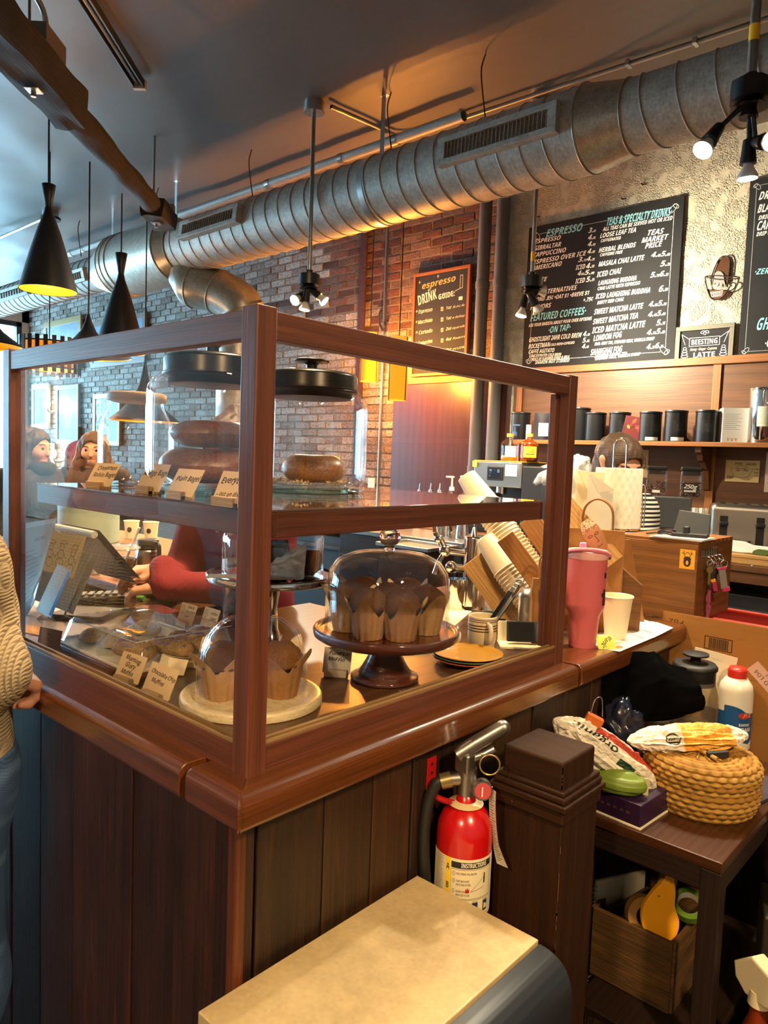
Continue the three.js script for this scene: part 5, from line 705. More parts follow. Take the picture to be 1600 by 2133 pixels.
// ---- papers pinned under the shelf
{
  const pz = BZ0 + 0.0195, pin = (name, label, cat, q, bg, W, draw) => board(name, label, cat, pz + 0.002, ...q, 0.002, 0, m.black, W, (c, w, h) => { c.fillStyle = bg; c.fillRect(0, 0, w, h); draw(c, w, h); }, { back: 0xcbb78a, rough: 0.85 });
  pin('recipe_note', 'yellowed handwritten note with a cup drawing taped under the shelf', 'paper note', [[1511, 961], [1584, 957], [1580, 1006], [1511, 1002]], '#c2a873', 420, (c, w, h) => { script(c, 'DOSE', 110, 60, 40, '#4a3620'); script(c, 'WATER', 250, 64, 40, '#4a3620'); c.strokeStyle = '#4a3620'; c.lineWidth = 4; c.beginPath(); c.moveTo(60, 110); c.lineTo(110, 210); c.quadraticCurveTo(200, 250, 290, 210); c.lineTo(345, 110); c.closePath(); c.stroke(); c.beginPath(); c.ellipse(200, 90, 70, 18, 0, 0, 7); c.stroke(); script(c, 'V60', 20, 240, 50, '#4a3620'); script(c, '20g — 300g', 130, 140, 30, '#4a3620'); script(c, '17oz', 350, 120, 30, '#4a3620'); script(c, '3:00', 350, 165, 30, '#4a3620'); script(c, '1:15', 350, 205, 30, '#4a3620'); });
  pin('flavour_wheel', 'poster with a flavour wheel behind the barista at the towel roll', 'poster', [[1296, 938], [1350, 935], [1350, 992], [1296, 995]], '#b79a70', 300, (c, w, h) => { c.strokeStyle = '#3a2a1c'; c.lineWidth = 5; c.beginPath(); c.arc(w * 0.5, h * 0.5, w * 0.42, 0, 7); c.stroke(); for (let k = 0; k < 16; k++) { const a = k / 16 * 6.283; c.beginPath(); c.moveTo(w * 0.5 + Math.cos(a) * w * 0.2, h * 0.5 + Math.sin(a) * w * 0.2); c.lineTo(w * 0.5 + Math.cos(a) * w * 0.42, h * 0.5 + Math.sin(a) * w * 0.42); c.stroke(); } });
  pin('paper_sheet', 'pale sheet pinned to the panelling, cut by the right edge of the picture', 'paper note', [[1594, 945], [1650, 940], [1650, 1025], [1594, 1028]], '#c7b49a', 200, (c) => { for (let k = 0; k < 8; k++) { c.fillStyle = '#6a5a48'; c.fillRect(20, 40 + k * 30, 150, 4); } });
}
// ---- framed pictures on the far brick
{
  const pic = (label, q, fm, draw, fw = 0.05, z = WALL + 0.05) => board('picture_frame', label, 'picture', z, ...q, 0.02, fw, fm, 256, draw, { rough: 0.5 });
  const pale = M(0x9fb7b4, 0.4), goldF = M(0x8f7b52, 0.45, 0.3), brownF = M(0x6a5648, 0.5), whiteF = M(0xb9c4c4, 0.4);
  const fig = (bg, ink) => (c, w, h) => { c.fillStyle = bg; c.fillRect(0, 0, w, h); const r = prng(w + bg.length * 3 + bg.charCodeAt(2)); for (let k = 0; k < 40; k++) { c.fillStyle = `rgba(255,255,255,${0.05 * r()})`; c.fillRect(r() * w, r() * h, 60 * r(), 50 * r()); } c.fillStyle = ink; c.beginPath(); c.ellipse(w * 0.5, h * 0.36, w * 0.1, h * 0.08, 0, 0, 7); c.fill(); c.beginPath(); c.moveTo(w * 0.28, h * 0.9); c.quadraticCurveTo(w * 0.34, h * 0.45, w * 0.5, h * 0.43); c.quadraticCurveTo(w * 0.68, h * 0.46, w * 0.72, h * 0.9); c.fill(); };
  pic('pale blue framed picture of two figures, upper one of the two at the far left', [[64, 803], [100, 797], [104, 892], [70, 895]], pale, (c, w, h) => { fig('#5d7a92', '#33475a')(c, w, h); c.fillStyle = '#5d7389'; c.beginPath(); c.ellipse(w * 0.36, h * 0.5, w * 0.1, h * 0.3, 0, 0, 7); c.fill(); }, 0.07);
  pic('tall dark framed blue painting with a pale flame shape', [[117, 806], [164, 798], [164, 924], [118, 925]], brownF, (c, w, h) => { const g = c.createLinearGradient(0, 0, w, h); g.addColorStop(0, '#4d5c84'); g.addColorStop(1, '#33608e'); c.fillStyle = g; c.fillRect(0, 0, w, h); c.fillStyle = '#c9c06a'; c.beginPath(); c.ellipse(w * 0.5, h * 0.24, w * 0.1, h * 0.09, 0, 0, 7); c.fill(); c.fillStyle = '#6a86a4'; c.beginPath(); c.ellipse(w * 0.52, h * 0.55, w * 0.2, h * 0.22, 0, 0, 7); c.fill(); }, 0.06);
  pic('pale framed blue picture with a dim standing figure, low at the far left', [[72, 925], [110, 919], [111, 1030], [74, 1034]], whiteF, fig('#5d93aa', '#3d6a80'), 0.07);
  pic('framed picture with bright sky and leaves partly behind the lidded jar', [[193, 824], [252, 815], [248, 930], [196, 926]], goldF, (c, w, h) => { c.fillStyle = '#69c8dc'; c.fillRect(0, 0, w, h); const r = prng(31); for (let k = 0; k < 90; k++) { c.fillStyle = ['#2e4a34', '#17302c', '#7a9a3c', '#c9d86a'][k % 4]; c.beginPath(); c.ellipse(r() * w * 0.6, r() * h, 8 + 16 * r(), 6 + 10 * r(), r() * 3, 0, 7); c.fill(); } }, 0.06);
  pic('gold framed pale blue picture high on the brick, above the drum lamp', [[92, 672], [170, 656], [168, 770], [92, 782]], goldF, (c, w, h) => { c.fillStyle = '#60789a'; c.fillRect(0, 0, w, h); const r = prng(8); for (let k = 0; k < 60; k++) { c.fillStyle = `rgba(235,240,250,${0.12 * r()})`; c.fillRect(r() * w, r() * h, 60 * r(), 26 * r()); } }, 0.08);
  pic('wide dark framed pale blue picture right of the cone pendants', [[190, 672], [304, 650], [302, 752], [190, 770]], brownF, (c, w, h) => { c.fillStyle = '#5a779c'; c.fillRect(0, 0, w, h); const r = prng(18); for (let k = 0; k < 60; k++) { c.fillStyle = `rgba(220,230,250,${0.12 * r()})`; c.fillRect(r() * w, r() * h, 90 * r(), 20 * r()); } }, 0.06);
  const bulbY = glow(0xffb84a, 10); for (const [u, v, lab] of [[99, 842, 'small wall lamp with an amber bulb, the upper one beside the blue pictures'], [112, 945, 'small wall lamp with an amber bulb, the lower one beside the pale picture']]) { const p = onZ(u, v, WALL + 0.14), t = thing('wall_lamp', lab, 'wall lamp', p); part('bulb', xf(sph(0.045, 18, 12), [0, 0, 0], [0, 0, 0], [0.8, 1.3, 0.8]), bulbG, t); part('arm', [tube([[0, -0.06, 0], [0, -0.1, -0.02], [0.02, -0.1, -0.1], [0.02, -0.08, -0.135]], 0.012, 16, 8), cy(0.05, 0.05, 0.02, 0.02, -0.08, -0.135, 16, [PI / 2, 0, 0])], m.steel, t); lampLight('point', p, null, WARM, 0.7); }
}
// ================================================================ back counter and what stands on it
const BCY = 1.10, BCZ = -3.18;
{
  const x0 = -3.9, b = thing('back_counter', 'long brown back counter under the wall shelf with dark cabinets below', 'counter', [0, 0, 0]);
  part('counter_top', box(FARX - x0 - 0.3, 0.035, BCZ - BZ0 - 0.04, 0.004), m.panel, b, [(FARX - 0.3 + x0) / 2, BCY - 0.0175, (BCZ + BZ0 + 0.04) / 2]); part('front_edge', box(FARX - x0 - 0.3, 0.075, 0.02, 0.003), m.panel, b, [(FARX - 0.3 + x0) / 2, BCY - 0.055, BCZ - 0.02]);
  part('cabinet', box(FARX - x0 - 0.3, 0.92, 0.5, 0.004), M(0x15161a, 0.5), b, [(FARX - 0.3 + x0) / 2, 0.48, -3.5]); part('cabinet_ledge', box(FARX - x0 - 0.3, 0.03, 0.06, 0.003), M(0x33373c, 0.4), b, [(FARX - 0.3 + x0) / 2, 0.86, -3.23]); part('screw', sph(0.006, 10, 8), m.steel, b, [onZ(1566, 1179, BCZ).x, onZ(1566, 1179, BCZ).y, BCZ - 0.008]);
}
const onBC = (u, z) => { const p = onZ(u, 1050, z); return [p.x, BCY, z]; };
{
  // toaster
  const t = thing('toaster', 'brushed steel four-slot toaster with two black levers', 'toaster', onBC(1545, -3.46), rad(20)), w = 0.30, h = yFor(t.position.x, -3.4, 1050) - BCY - 0.012, d = 0.24;
  part('body', xf(new RoundedBoxGeometry(w, h, d, 5, 0.032), [0, h / 2 + 0.012, 0]), m.brushed, t); part('base', bx(w - 0.02, 0.02, d - 0.02, 0, 0.01, 0), m.black, t);
  part('slot', [-0.09, -0.03, 0.03, 0.09].map(x => bx(0.022, 0.004, 0.17, x, h + 0.0115, -0.01, 0)), m.black, t);
  for (const x of [-0.085, 0.085]) { part('lever_track', [bx(0.007, h * 0.5, 0.003, x, h * 0.5, d / 2, 0), bx(0.038, h * 0.58, 0.002, x, h * 0.53, d / 2 - 0.0006, 0.0005)], m.black, t); part('lever', bx(0.042, 0.02, 0.03, x, h * 0.68, d / 2 + 0.014, 0.005), m.black, t); part('knob', cy(0.016, 0.018, 0.016, x - 0.045, h * 0.16, d / 2 + 0.008, 20, [PI / 2, 0, 0]), m.chrome, t); part('button', bx(0.016, 0.009, 0.006, x - 0.045, h * 0.36, d / 2, 0.002), m.black, t); }
  part('badge', bx(0.09, 0.012, 0.004, 0, h * 0.2, d / 2, 0.003), m.black, t);
  const cb = thing('cutting_board', 'thick light wooden cutting board at the front of the back counter', 'cutting board', [onBC(1590, -3.27)[0], BCY, -3.275]); part('board', box(0.36, 0.05, 0.15, 0.006), m.bamboo, cb, [0, 0.025, 0]); part('groove', [bx(0.362, 0.004, 0.004, 0, 0.048, 0.055, 0), bx(0.362, 0.004, 0.004, 0, 0.034, 0.0745, 0)], m.batten, cb);
  const kn = thing('bread_knife', 'white sheathed knife with a green and black grip on the cutting board', 'knife', [onBC(1545, -3.27)[0], BCY + 0.052, -3.26]); const ks = shape([[-0.11, 0.004], [0.02, 0], [0.06, 0.004], [0.3, 0], [0.3, 0.032], [0.07, 0.036], [0.03, 0.05], [-0.11, 0.052]]); part('sheath', ext(ks, 0.022, 0.003), m.white, kn, [0, 0.003, -0.01]); part('grip', ext(shape([[0.075, 0.0], [0.3, -0.004], [0.3, 0.02], [0.1, 0.024], [0.08, 0.014]]), 0.028, 0.002), M(0x4d5f26, 0.5), kn, [0, 0.002, -0.006]); part('grip_cap', ext(shape([[0.14, 0.0], [0.31, -0.004], [0.31, 0.018], [0.16, 0.02]]), 0.03, 0.001), M(0x26302c, 0.5), kn, [0, 0.002, -0.005]);
  // stirrers in a wire holder
  const sp = thing('straw_holder', 'black wire holder full of white paper sticks beside the toaster', 'holder', onBC(1458, -3.32)); for (const y of [0.02, 0.09, 0.15]) part('wire_ring', xf(torus(0.042, 0.003, 6, 28), [0, y, 0], [PI / 2, 0, 0]), m.blackMetal, sp); for (let k = 0; k < 6; k++) { const a = k / 6 * 2 * PI; part('wire', cy(0.0025, 0.0025, 0.15, Math.cos(a) * 0.042, 0.08, Math.sin(a) * 0.042, 6), m.blackMetal, sp); }
  for (let k = 0; k < 7; k++) solo('paper_stick', `white paper stick in the black wire holder, ${['leftmost', 'second from left', 'third from left', 'middle', 'third from right', 'second from right', 'rightmost'][k]} of seven`, 'paper stick', bx(0.02, 0.25, 0.003, 0, 0.13, 0, 0), m.white, [sp.position.x + (k - 3) * 0.008, BCY + 0.002, sp.position.z + (k % 3 - 1) * 0.014], [0, 0.7 + k * 0.1, -0.02 * (k - 3)], 'white paper sticks in the wire holder');
  // scale-grinder with a lit screen and two bean hoppers
  const g = thing('coffee_grinder', 'grey coffee grinder with a lit blue-black screen behind the towel roll', 'coffee grinder', onBC(1382, -3.36), rad(24)), gw = 0.26, gh = yFor(g.position.x, -3.3, 1037) - BCY; part('body', bx(gw, gh * 0.55, 0.22, 0, gh * 0.28, 0, 0.02), M(0x303338, 0.5), g); const head = part('head', xf(ext(shape([[-0.11, gh * 0.5], [0.11, gh * 0.5], [0.11, gh], [-0.06, gh], [-0.11, gh * 0.6]].map(([x, y]) => [-x, y])), gw, 0.006), [-gw / 2, 0, 0], [0, PI / 2, 0]), M(0x565a60, 0.4, 0.3), g);
  const scr = canvasTex(256, 200, (c, w, h) => { c.fillStyle = '#0a0f22'; c.fillRect(0, 0, w, h); c.fillStyle = '#4f8fe0'; c.beginPath(); c.moveTo(20, 70); c.lineTo(60, 30); c.lineTo(100, 70); c.fill(); c.beginPath(); c.moveTo(156, 70); c.lineTo(196, 30); c.lineTo(236, 70); c.fill(); c.fillStyle = '#9ec4f0'; c.fillRect(70, 100, 50, 14); c.fillRect(130, 100, 50, 14); c.fillStyle = '#4f8fe0'; c.fillRect(100, 150, 56, 16); });
  const sm = new THREE.MeshStandardMaterial({ color: 0x101018, emissive: 0xffffff, emissiveMap: scr, emissiveIntensity: 0.5, roughness: 0.2 }); const f = new THREE.Group(); f.name = 'control_face'; g.add(f); f.position.set(-0.045, gh * 0.78, 0.094); f.rotation.x = -0.55; part('screen', bx(0.09, 0.075, 0.004, 0, 0, 0, 0.002), m.black, f); part('display', new THREE.PlaneGeometry(0.08, 0.065), sm, f, [0, 0, 0.0025]); part('round_badge', cy(0.017, 0.017, 0.004, 0.09, 0, 0, 24, [PI / 2, 0, 0]), M(0xb89a4a, 0.3, 0.8), f);
  const bean = M(0x3a2214, 0.4), hop = (lab, u, fill, note) => { const p = onBC(u, -3.34), y0 = BCY + gh + 0.002, t2 = thing('bean_container', lab, 'container', [p[0], y0, -3.42], rad(25)); part('jar', [bx(0.11, 0.15, 0.09, 0, 0.075, 0, 0.012)], m.glass, t2); part('lid', [bx(0.104, 0.02, 0.086, 0, 0.16, 0, 0.006), bx(0.09, 0.03, 0.07, 0, 0.14, 0, 0.004)], m.black, t2); const bl = []; const q = prng(u); for (let k = 0; k < fill; k++) bl.push(xf(sph(0.0062, 7, 5), [(q() - 0.5) * 0.094, 0.012 + q() * 0.075, (q() - 0.5) * 0.074], [q() * 3, q() * 3, 0], [1, 0.7, 0.75])); if (fill) { const bb = part('beans', merge(bl), bean, t2); bb.userData.kind = 'stuff'; } if (note) { const tx = canvasTex(200, 130, (c, w, h) => { c.fillStyle = 'rgba(0,0,0,0)'; c.clearRect(0, 0, w, h); c.fillStyle = '#2a1c12'; c.fillRect(0, 0, w, h); script(c, '250g', 10, 80, 84, '#f2f2ee'); c.fillStyle = '#e8e6de'; c.fillRect(20, 104, 160, 24); }); part('note', new THREE.PlaneGeometry(0.075, 0.048), M(0xffffff, 0.6, 0, { map: tx }), t2, [-0.004, 0.06, 0.0462]); } else part('note', box(0.04, 0.014, 0.001, 0), m.paper, t2, [0, 0.03, 0.0465]); };
  hop('clear container with a black lid and few beans, beside the towel roll', 1352, 60, false); hop('clear container of coffee beans marked 250g on the grinder', 1424, 220, true);
  solo('grinder_tray', 'dark steel tray box under the grinder', 'tray', bx(0.34, 0.05, 0.05, 0, 0.025, 0, 0.006), M(0x3a3d42, 0.35, 0.6), [onBC(1392, -3.21)[0], BCY, -3.215]);
}
{
  // espresso machine
  const z = -3.30, L = onZ(988, 960, z), Rr = onZ(1088, 960, z), t = thing('espresso_machine', 'steel and black espresso machine with a small touch screen', 'coffee machine', [0, BCY, z]), w = Rr.x - L.x, yT = L.y - BCY, yB = onZ(1000, 1012, z).y - BCY;
  part('head', bx(w, yT - yB, 0.3, (L.x + Rr.x) / 2, (yT + yB) / 2, -0.15, 0.008), m.steel, t); part('head_trim', bx(w, 0.008, 0.302, (L.x + Rr.x) / 2, yT + 0.003, -0.15, 0.002), M(0xd8a640, 0.4, 0.4), t); const x2 = onZ(1165, 960, z).x;
  part('side_body', bx(x2 - Rr.x, yT - 0.02, 0.34, (x2 + Rr.x) / 2 + 0.002, (yT - 0.02) / 2, -0.17, 0.01), m.black, t); part('back_body', bx(w, yB, 0.14, (L.x + Rr.x) / 2, yB / 2, -0.24, 0.004), m.black, t); part('drip_tray', bx(w + 0.05, 0.06, 0.32, (L.x + Rr.x) / 2, 0.03, -0.15, 0.006), m.blackMetal, t);
  const c0 = onZ(1032, 986, z), tex = canvasTex(256, 180, (c, W, H) => { c.fillStyle = '#2b3340'; c.fillRect(0, 0, W, H); c.fillStyle = '#b8c4d0'; c.fillRect(20, 16, 50, 40); c.fillRect(186, 16, 50, 60); c.fillStyle = '#4a78b0'; c.fillRect(20, 70, 40, 30); c.fillStyle = '#c86a5a'; c.fillRect(20, 120, 30, 26); c.fillStyle = '#8a98a8'; c.fillRect(110, 30, 40, 10); });
  part('screen_bezel', bx(0.118, 0.09, 0.014, c0.x, c0.y - BCY, 0.004, 0.006), m.black, t); part('screen', new THREE.PlaneGeometry(0.092, 0.066), new THREE.MeshStandardMaterial({ color: 0x101018, emissive: 0xffffff, emissiveMap: tex, emissiveIntensity: 0.55, roughness: 0.15 }), t, [c0.x, c0.y - BCY, 0.0118]);
  part('group_head', [cy(0.035, 0.035, 0.05, c0.x, yB - 0.02, -0.08, 24), bx(0.03, 0.03, 0.16, c0.x, yB - 0.05, 0.02, 0.01)], m.chrome, t); part('steam_wand', tube([[L.x + 0.02, yB, -0.05], [L.x + 0.015, yB - 0.1, -0.02], [L.x + 0.01, yB - 0.2, 0]], 0.005, 16, 8), m.chrome, t);
  const np = onZ(1067, 980, z); solo('receipt_note', 'small white printed slip stuck to the espresso machine beside its screen', 'paper note', [bx(0.085, 0.072, 0.0012, 0, 0, 0, 0), ...[0.022, 0.008, -0.012, -0.024].map((y, k) => bx(0.03 + 0.01 * (k % 2), 0.003, 0.0006, 0, y, 0.001, 0))], m.paper, [np.x, np.y, z + 0.012]); const gp = onZ(988, 966, z + 0.03); solo('green_note', 'yellow-green sticky note on the left corner of the espresso machine', 'sticky note', bx(0.035, 0.04, 0.001, 0, 0, 0, 0), M(0xb7c24a, 0.8), [L.x + 0.012, gp.y, z + 0.010]);
  // honey jugs, a pump bottle and a plastic bag of lids on the machine's top
  const top = BCY + yT + 0.008;
  const jug = (lab, u, dz, hex, fillH, labM, lw) => { const zz = z - 0.1 + dz, x = onZ(u, 930, zz).x, tt = thing('honey_jug', lab, 'jug', [x, top, zz], rad(38)), R = 0.056, H = 0.135; const pr = [[0.001, 0.002], [R * 0.9, 0], [R, 0.01]]; for (let k = 0; k < 12; k++) pr.push([R * (k % 2 ? 1.03 : 0.98), 0.016 + k * 0.0078]); pr.push([R * 0.9, H - 0.014], [R * 0.55, H - 0.001], [0.02, H + 0.008], [0.02, H + 0.02]); part('jug', lathe(pr, 36), fillH > 0.1 ? M(hex, 0.1, 0, { transmission: 0.5, thickness: 0 }) : m.glass, tt); part('honey', lathe([[0.001, 0.004], [R * 0.92, 0.006], [R * 0.95, fillH], [0.001, fillH]], 36), M(hex, 0.2), tt); part('cap', cy(0.022, 0.022, 0.022, 0, H + 0.03, 0, 24), M(0xc9a14a, 0.4, 0.4), tt); const g = new THREE.CylinderGeometry(R * 1.05, R * 1.05, 0.07, 20, 1, true, -lw / 2, lw); part('label', g, labM, tt, [0, 0.06, 0]); };
  const cl = canvasTex(200, 200, (c, w, h) => { c.fillStyle = '#e8a21c'; c.fillRect(0, 0, w, h); fitText(c, 'CLOVER', 40, 80, 120, 24, '#4a2c0c', 'bold'); fitText(c, 'HONEY', 40, 112, 120, 24, '#4a2c0c', 'bold'); c.fillStyle = '#4a2c0c'; c.fillRect(40, 130, 120, 18); }), wl = canvasTex(200, 200, (c, w, h) => { c.fillStyle = '#e4e4e0'; c.fillRect(0, 0, w, h); for (let k = 0; k < 10; k++) { c.fillStyle = '#777'; c.fillRect(14, 14 + k * 17, 60 + (k * 41 % 100), 5); } });
  jug('nearly empty clear ribbed honey jug on the espresso machine', 1062, 0, 0xa8701c, 0.035, M(0xffffff, 0.7, 0, { map: wl }), 1.2); jug('full amber honey jug with a yellow Clover Honey label', 1103, 0, 0x7a3408, 0.12, M(0xffffff, 0.7, 0, { map: cl }), 1.5);
  const pb = thing('pump_bottle', 'clear bottle with a blue-grey pump behind the honey jugs', 'bottle', [onZ(1071, 900, z - 0.19).x, top, z - 0.2]); part('bottle', lathe([[0.001, 0], [0.03, 0], [0.032, 0.01], [0.032, 0.13], [0.014, 0.16], [0.014, 0.17]], 28), m.glass, pb); part('pump', [cy(0.016, 0.016, 0.025, 0, 0.18, 0), cy(0.005, 0.005, 0.04, 0, 0.21, 0), bx(0.05, 0.012, 0.016, 0.012, 0.235, 0, 0.004)], M(0x3d5a86, 0.4), pb);
  const pg = thing('plastic_sleeve', 'crumpled clear plastic sleeve of white lids behind the case post', 'bag', [onZ(1172, 970, -3.36).x, onZ(1170, 985, -3.36).y, -3.36]); const bagM = m.plasticBag; part('sleeve', displace(xf(new THREE.CapsuleGeometry(0.08, 0.2, 12, 32), [0, 0, 0], [0, 0, -PI / 2 + 0.35]), v => v.multiplyScalar(1 + 0.13 * n3(v.x * 14, v.y * 14, v.z * 14) + 0.05 * n3(v.x * 40, v.y * 40, v.z * 40))), bagM, pg); for (let k = 0; k < 6; k++) part('lid', xf(cyl(0.042, 0.045, 0.010, 28), [0.012 + k * 0.014, 0.004 + k * 0.005, 0], [0, 0, -PI / 2 + 0.35]), m.white, pg); part('support', box(0.2, pg.position.y - BCY - 0.075, 0.18, 0.004), m.black, pg, [0.02, -(pg.position.y - BCY + 0.075) / 2, 0]);
}
{
  // syrup bottles with steel pourers, a white pump
  const labs = ['leftmost syrup bottle with a steel pourer behind the shelf of the case', 'second syrup bottle with a steel pourer from the left', 'third syrup bottle with a steel pourer from the left']; [873, 896, 915].forEach((u, k) => { const p = onBC(u, -3.5), H = yFor(p[0], -3.5, 1024) - BCY, t = thing('syrup_bottle', labs[k], 'bottle', p, 0, 'syrup bottles with pourers'); part('bottle', lathe([[0.001, 0], [0.036, 0], [0.038, 0.008], [0.038, H * 0.66], [0.016, H * 0.86], [0.014, H]], 24), M(0xd8d4c8, 0.3), t); part('pourer', [cy(0.014, 0.016, 0.014, 0, H + 0.006, 0, 16), cy(0.004, 0.007, 0.05, 0.002, H + 0.036, 0, 10, [0, 0, -0.08])], m.chrome, t); });
  [940, 970].forEach((u, k) => { const p = onBC(u, -3.5), H = yFor(p[0], -3.5, 1022) - BCY, t = thing('sauce_pump', k ? 'white pump half hidden behind the cup stack' : 'white pump standing clear between the pourers and the cup stack', 'pump bottle', p); part('bottle', lathe([[0.001, 0], [0.045, 0], [0.046, 0.01], [0.046, H * 0.8], [0.02, H * 0.96], [0.02, H]], 24), M(0x4a2c1c, 0.4), t); part('pump', [cy(0.018, 0.02, 0.03, 0, H + 0.012, 0, 16), cy(0.007, 0.008, 0.07, 0, H + 0.06, 0, 10), bx(0.07, 0.014, 0.02, -0.018, H + 0.096, 0, 0.006)], m.white, t); });
  // dark equipment under the shelf line: knock box, jug rinser, milk jugs
  const eq = thing('undercounter_fridge', 'black drinks fridge behind the bar, seen between the cake domes', 'fridge', [-2.1, 0, -2.95]); part('cabinet', box(1.0, 1.06, 0.44, 0.008), M(0x1b1a1d, 0.4, 0.2), eq, [0, 0.53, 0]); part('door', box(0.96, 0.84, 0.02, 0.006), M(0x24232a, 0.25, 0.3), eq, [0, 0.5, 0.226]); part('top_edge', box(1.02, 0.03, 0.46, 0.004), m.steel, eq, [0, 1.075, 0]);
  const jl = ['left one of the two steel milk jugs on the drinks fridge', 'right one of the two steel milk jugs on the drinks fridge']; [-1.86, -1.72].forEach((x, k) => { const t = thing('milk_jug', jl[k], 'jug', [x, 1.09, -2.9]); part('jug', lathe([[0.001, 0], [0.048, 0], [0.05, 0.006], [0.046, 0.06], [0.04, 0.1], [0.044, 0.125], [0.041, 0.124], [0.037, 0.1], [0.001, 0.01]], 32), m.chrome, t); part('handle', tube([[0.042, 0.11, 0], [0.075, 0.1, 0], [0.078, 0.06, 0], [0.048, 0.03, 0]], 0.005, 20, 8), m.chrome, t); });
  const sq = onY(868, 1138, 1.095), sk = thing('steel_drain_tray', 'steel drain tray on a dark stand behind the domed muffins', 'tray', [sq.x, 1.0905, sq.z]); part('rim', [bx(0.36, 0.02, 0.02, 0, 0.01, 0.12), bx(0.36, 0.02, 0.02, 0, 0.01, -0.12), bx(0.02, 0.02, 0.22, 0.17, 0.01, 0), bx(0.02, 0.02, 0.22, -0.17, 0.01, 0)], m.steel, sk); part('tray_floor', box(0.33, 0.004, 0.22, 0.001), m.brushed, sk, [0, 0.003, 0]); part('stand', box(0.34, 1.089, 0.22, 0.003), m.darkWood, sk, [0, -0.5455, 0]);
}
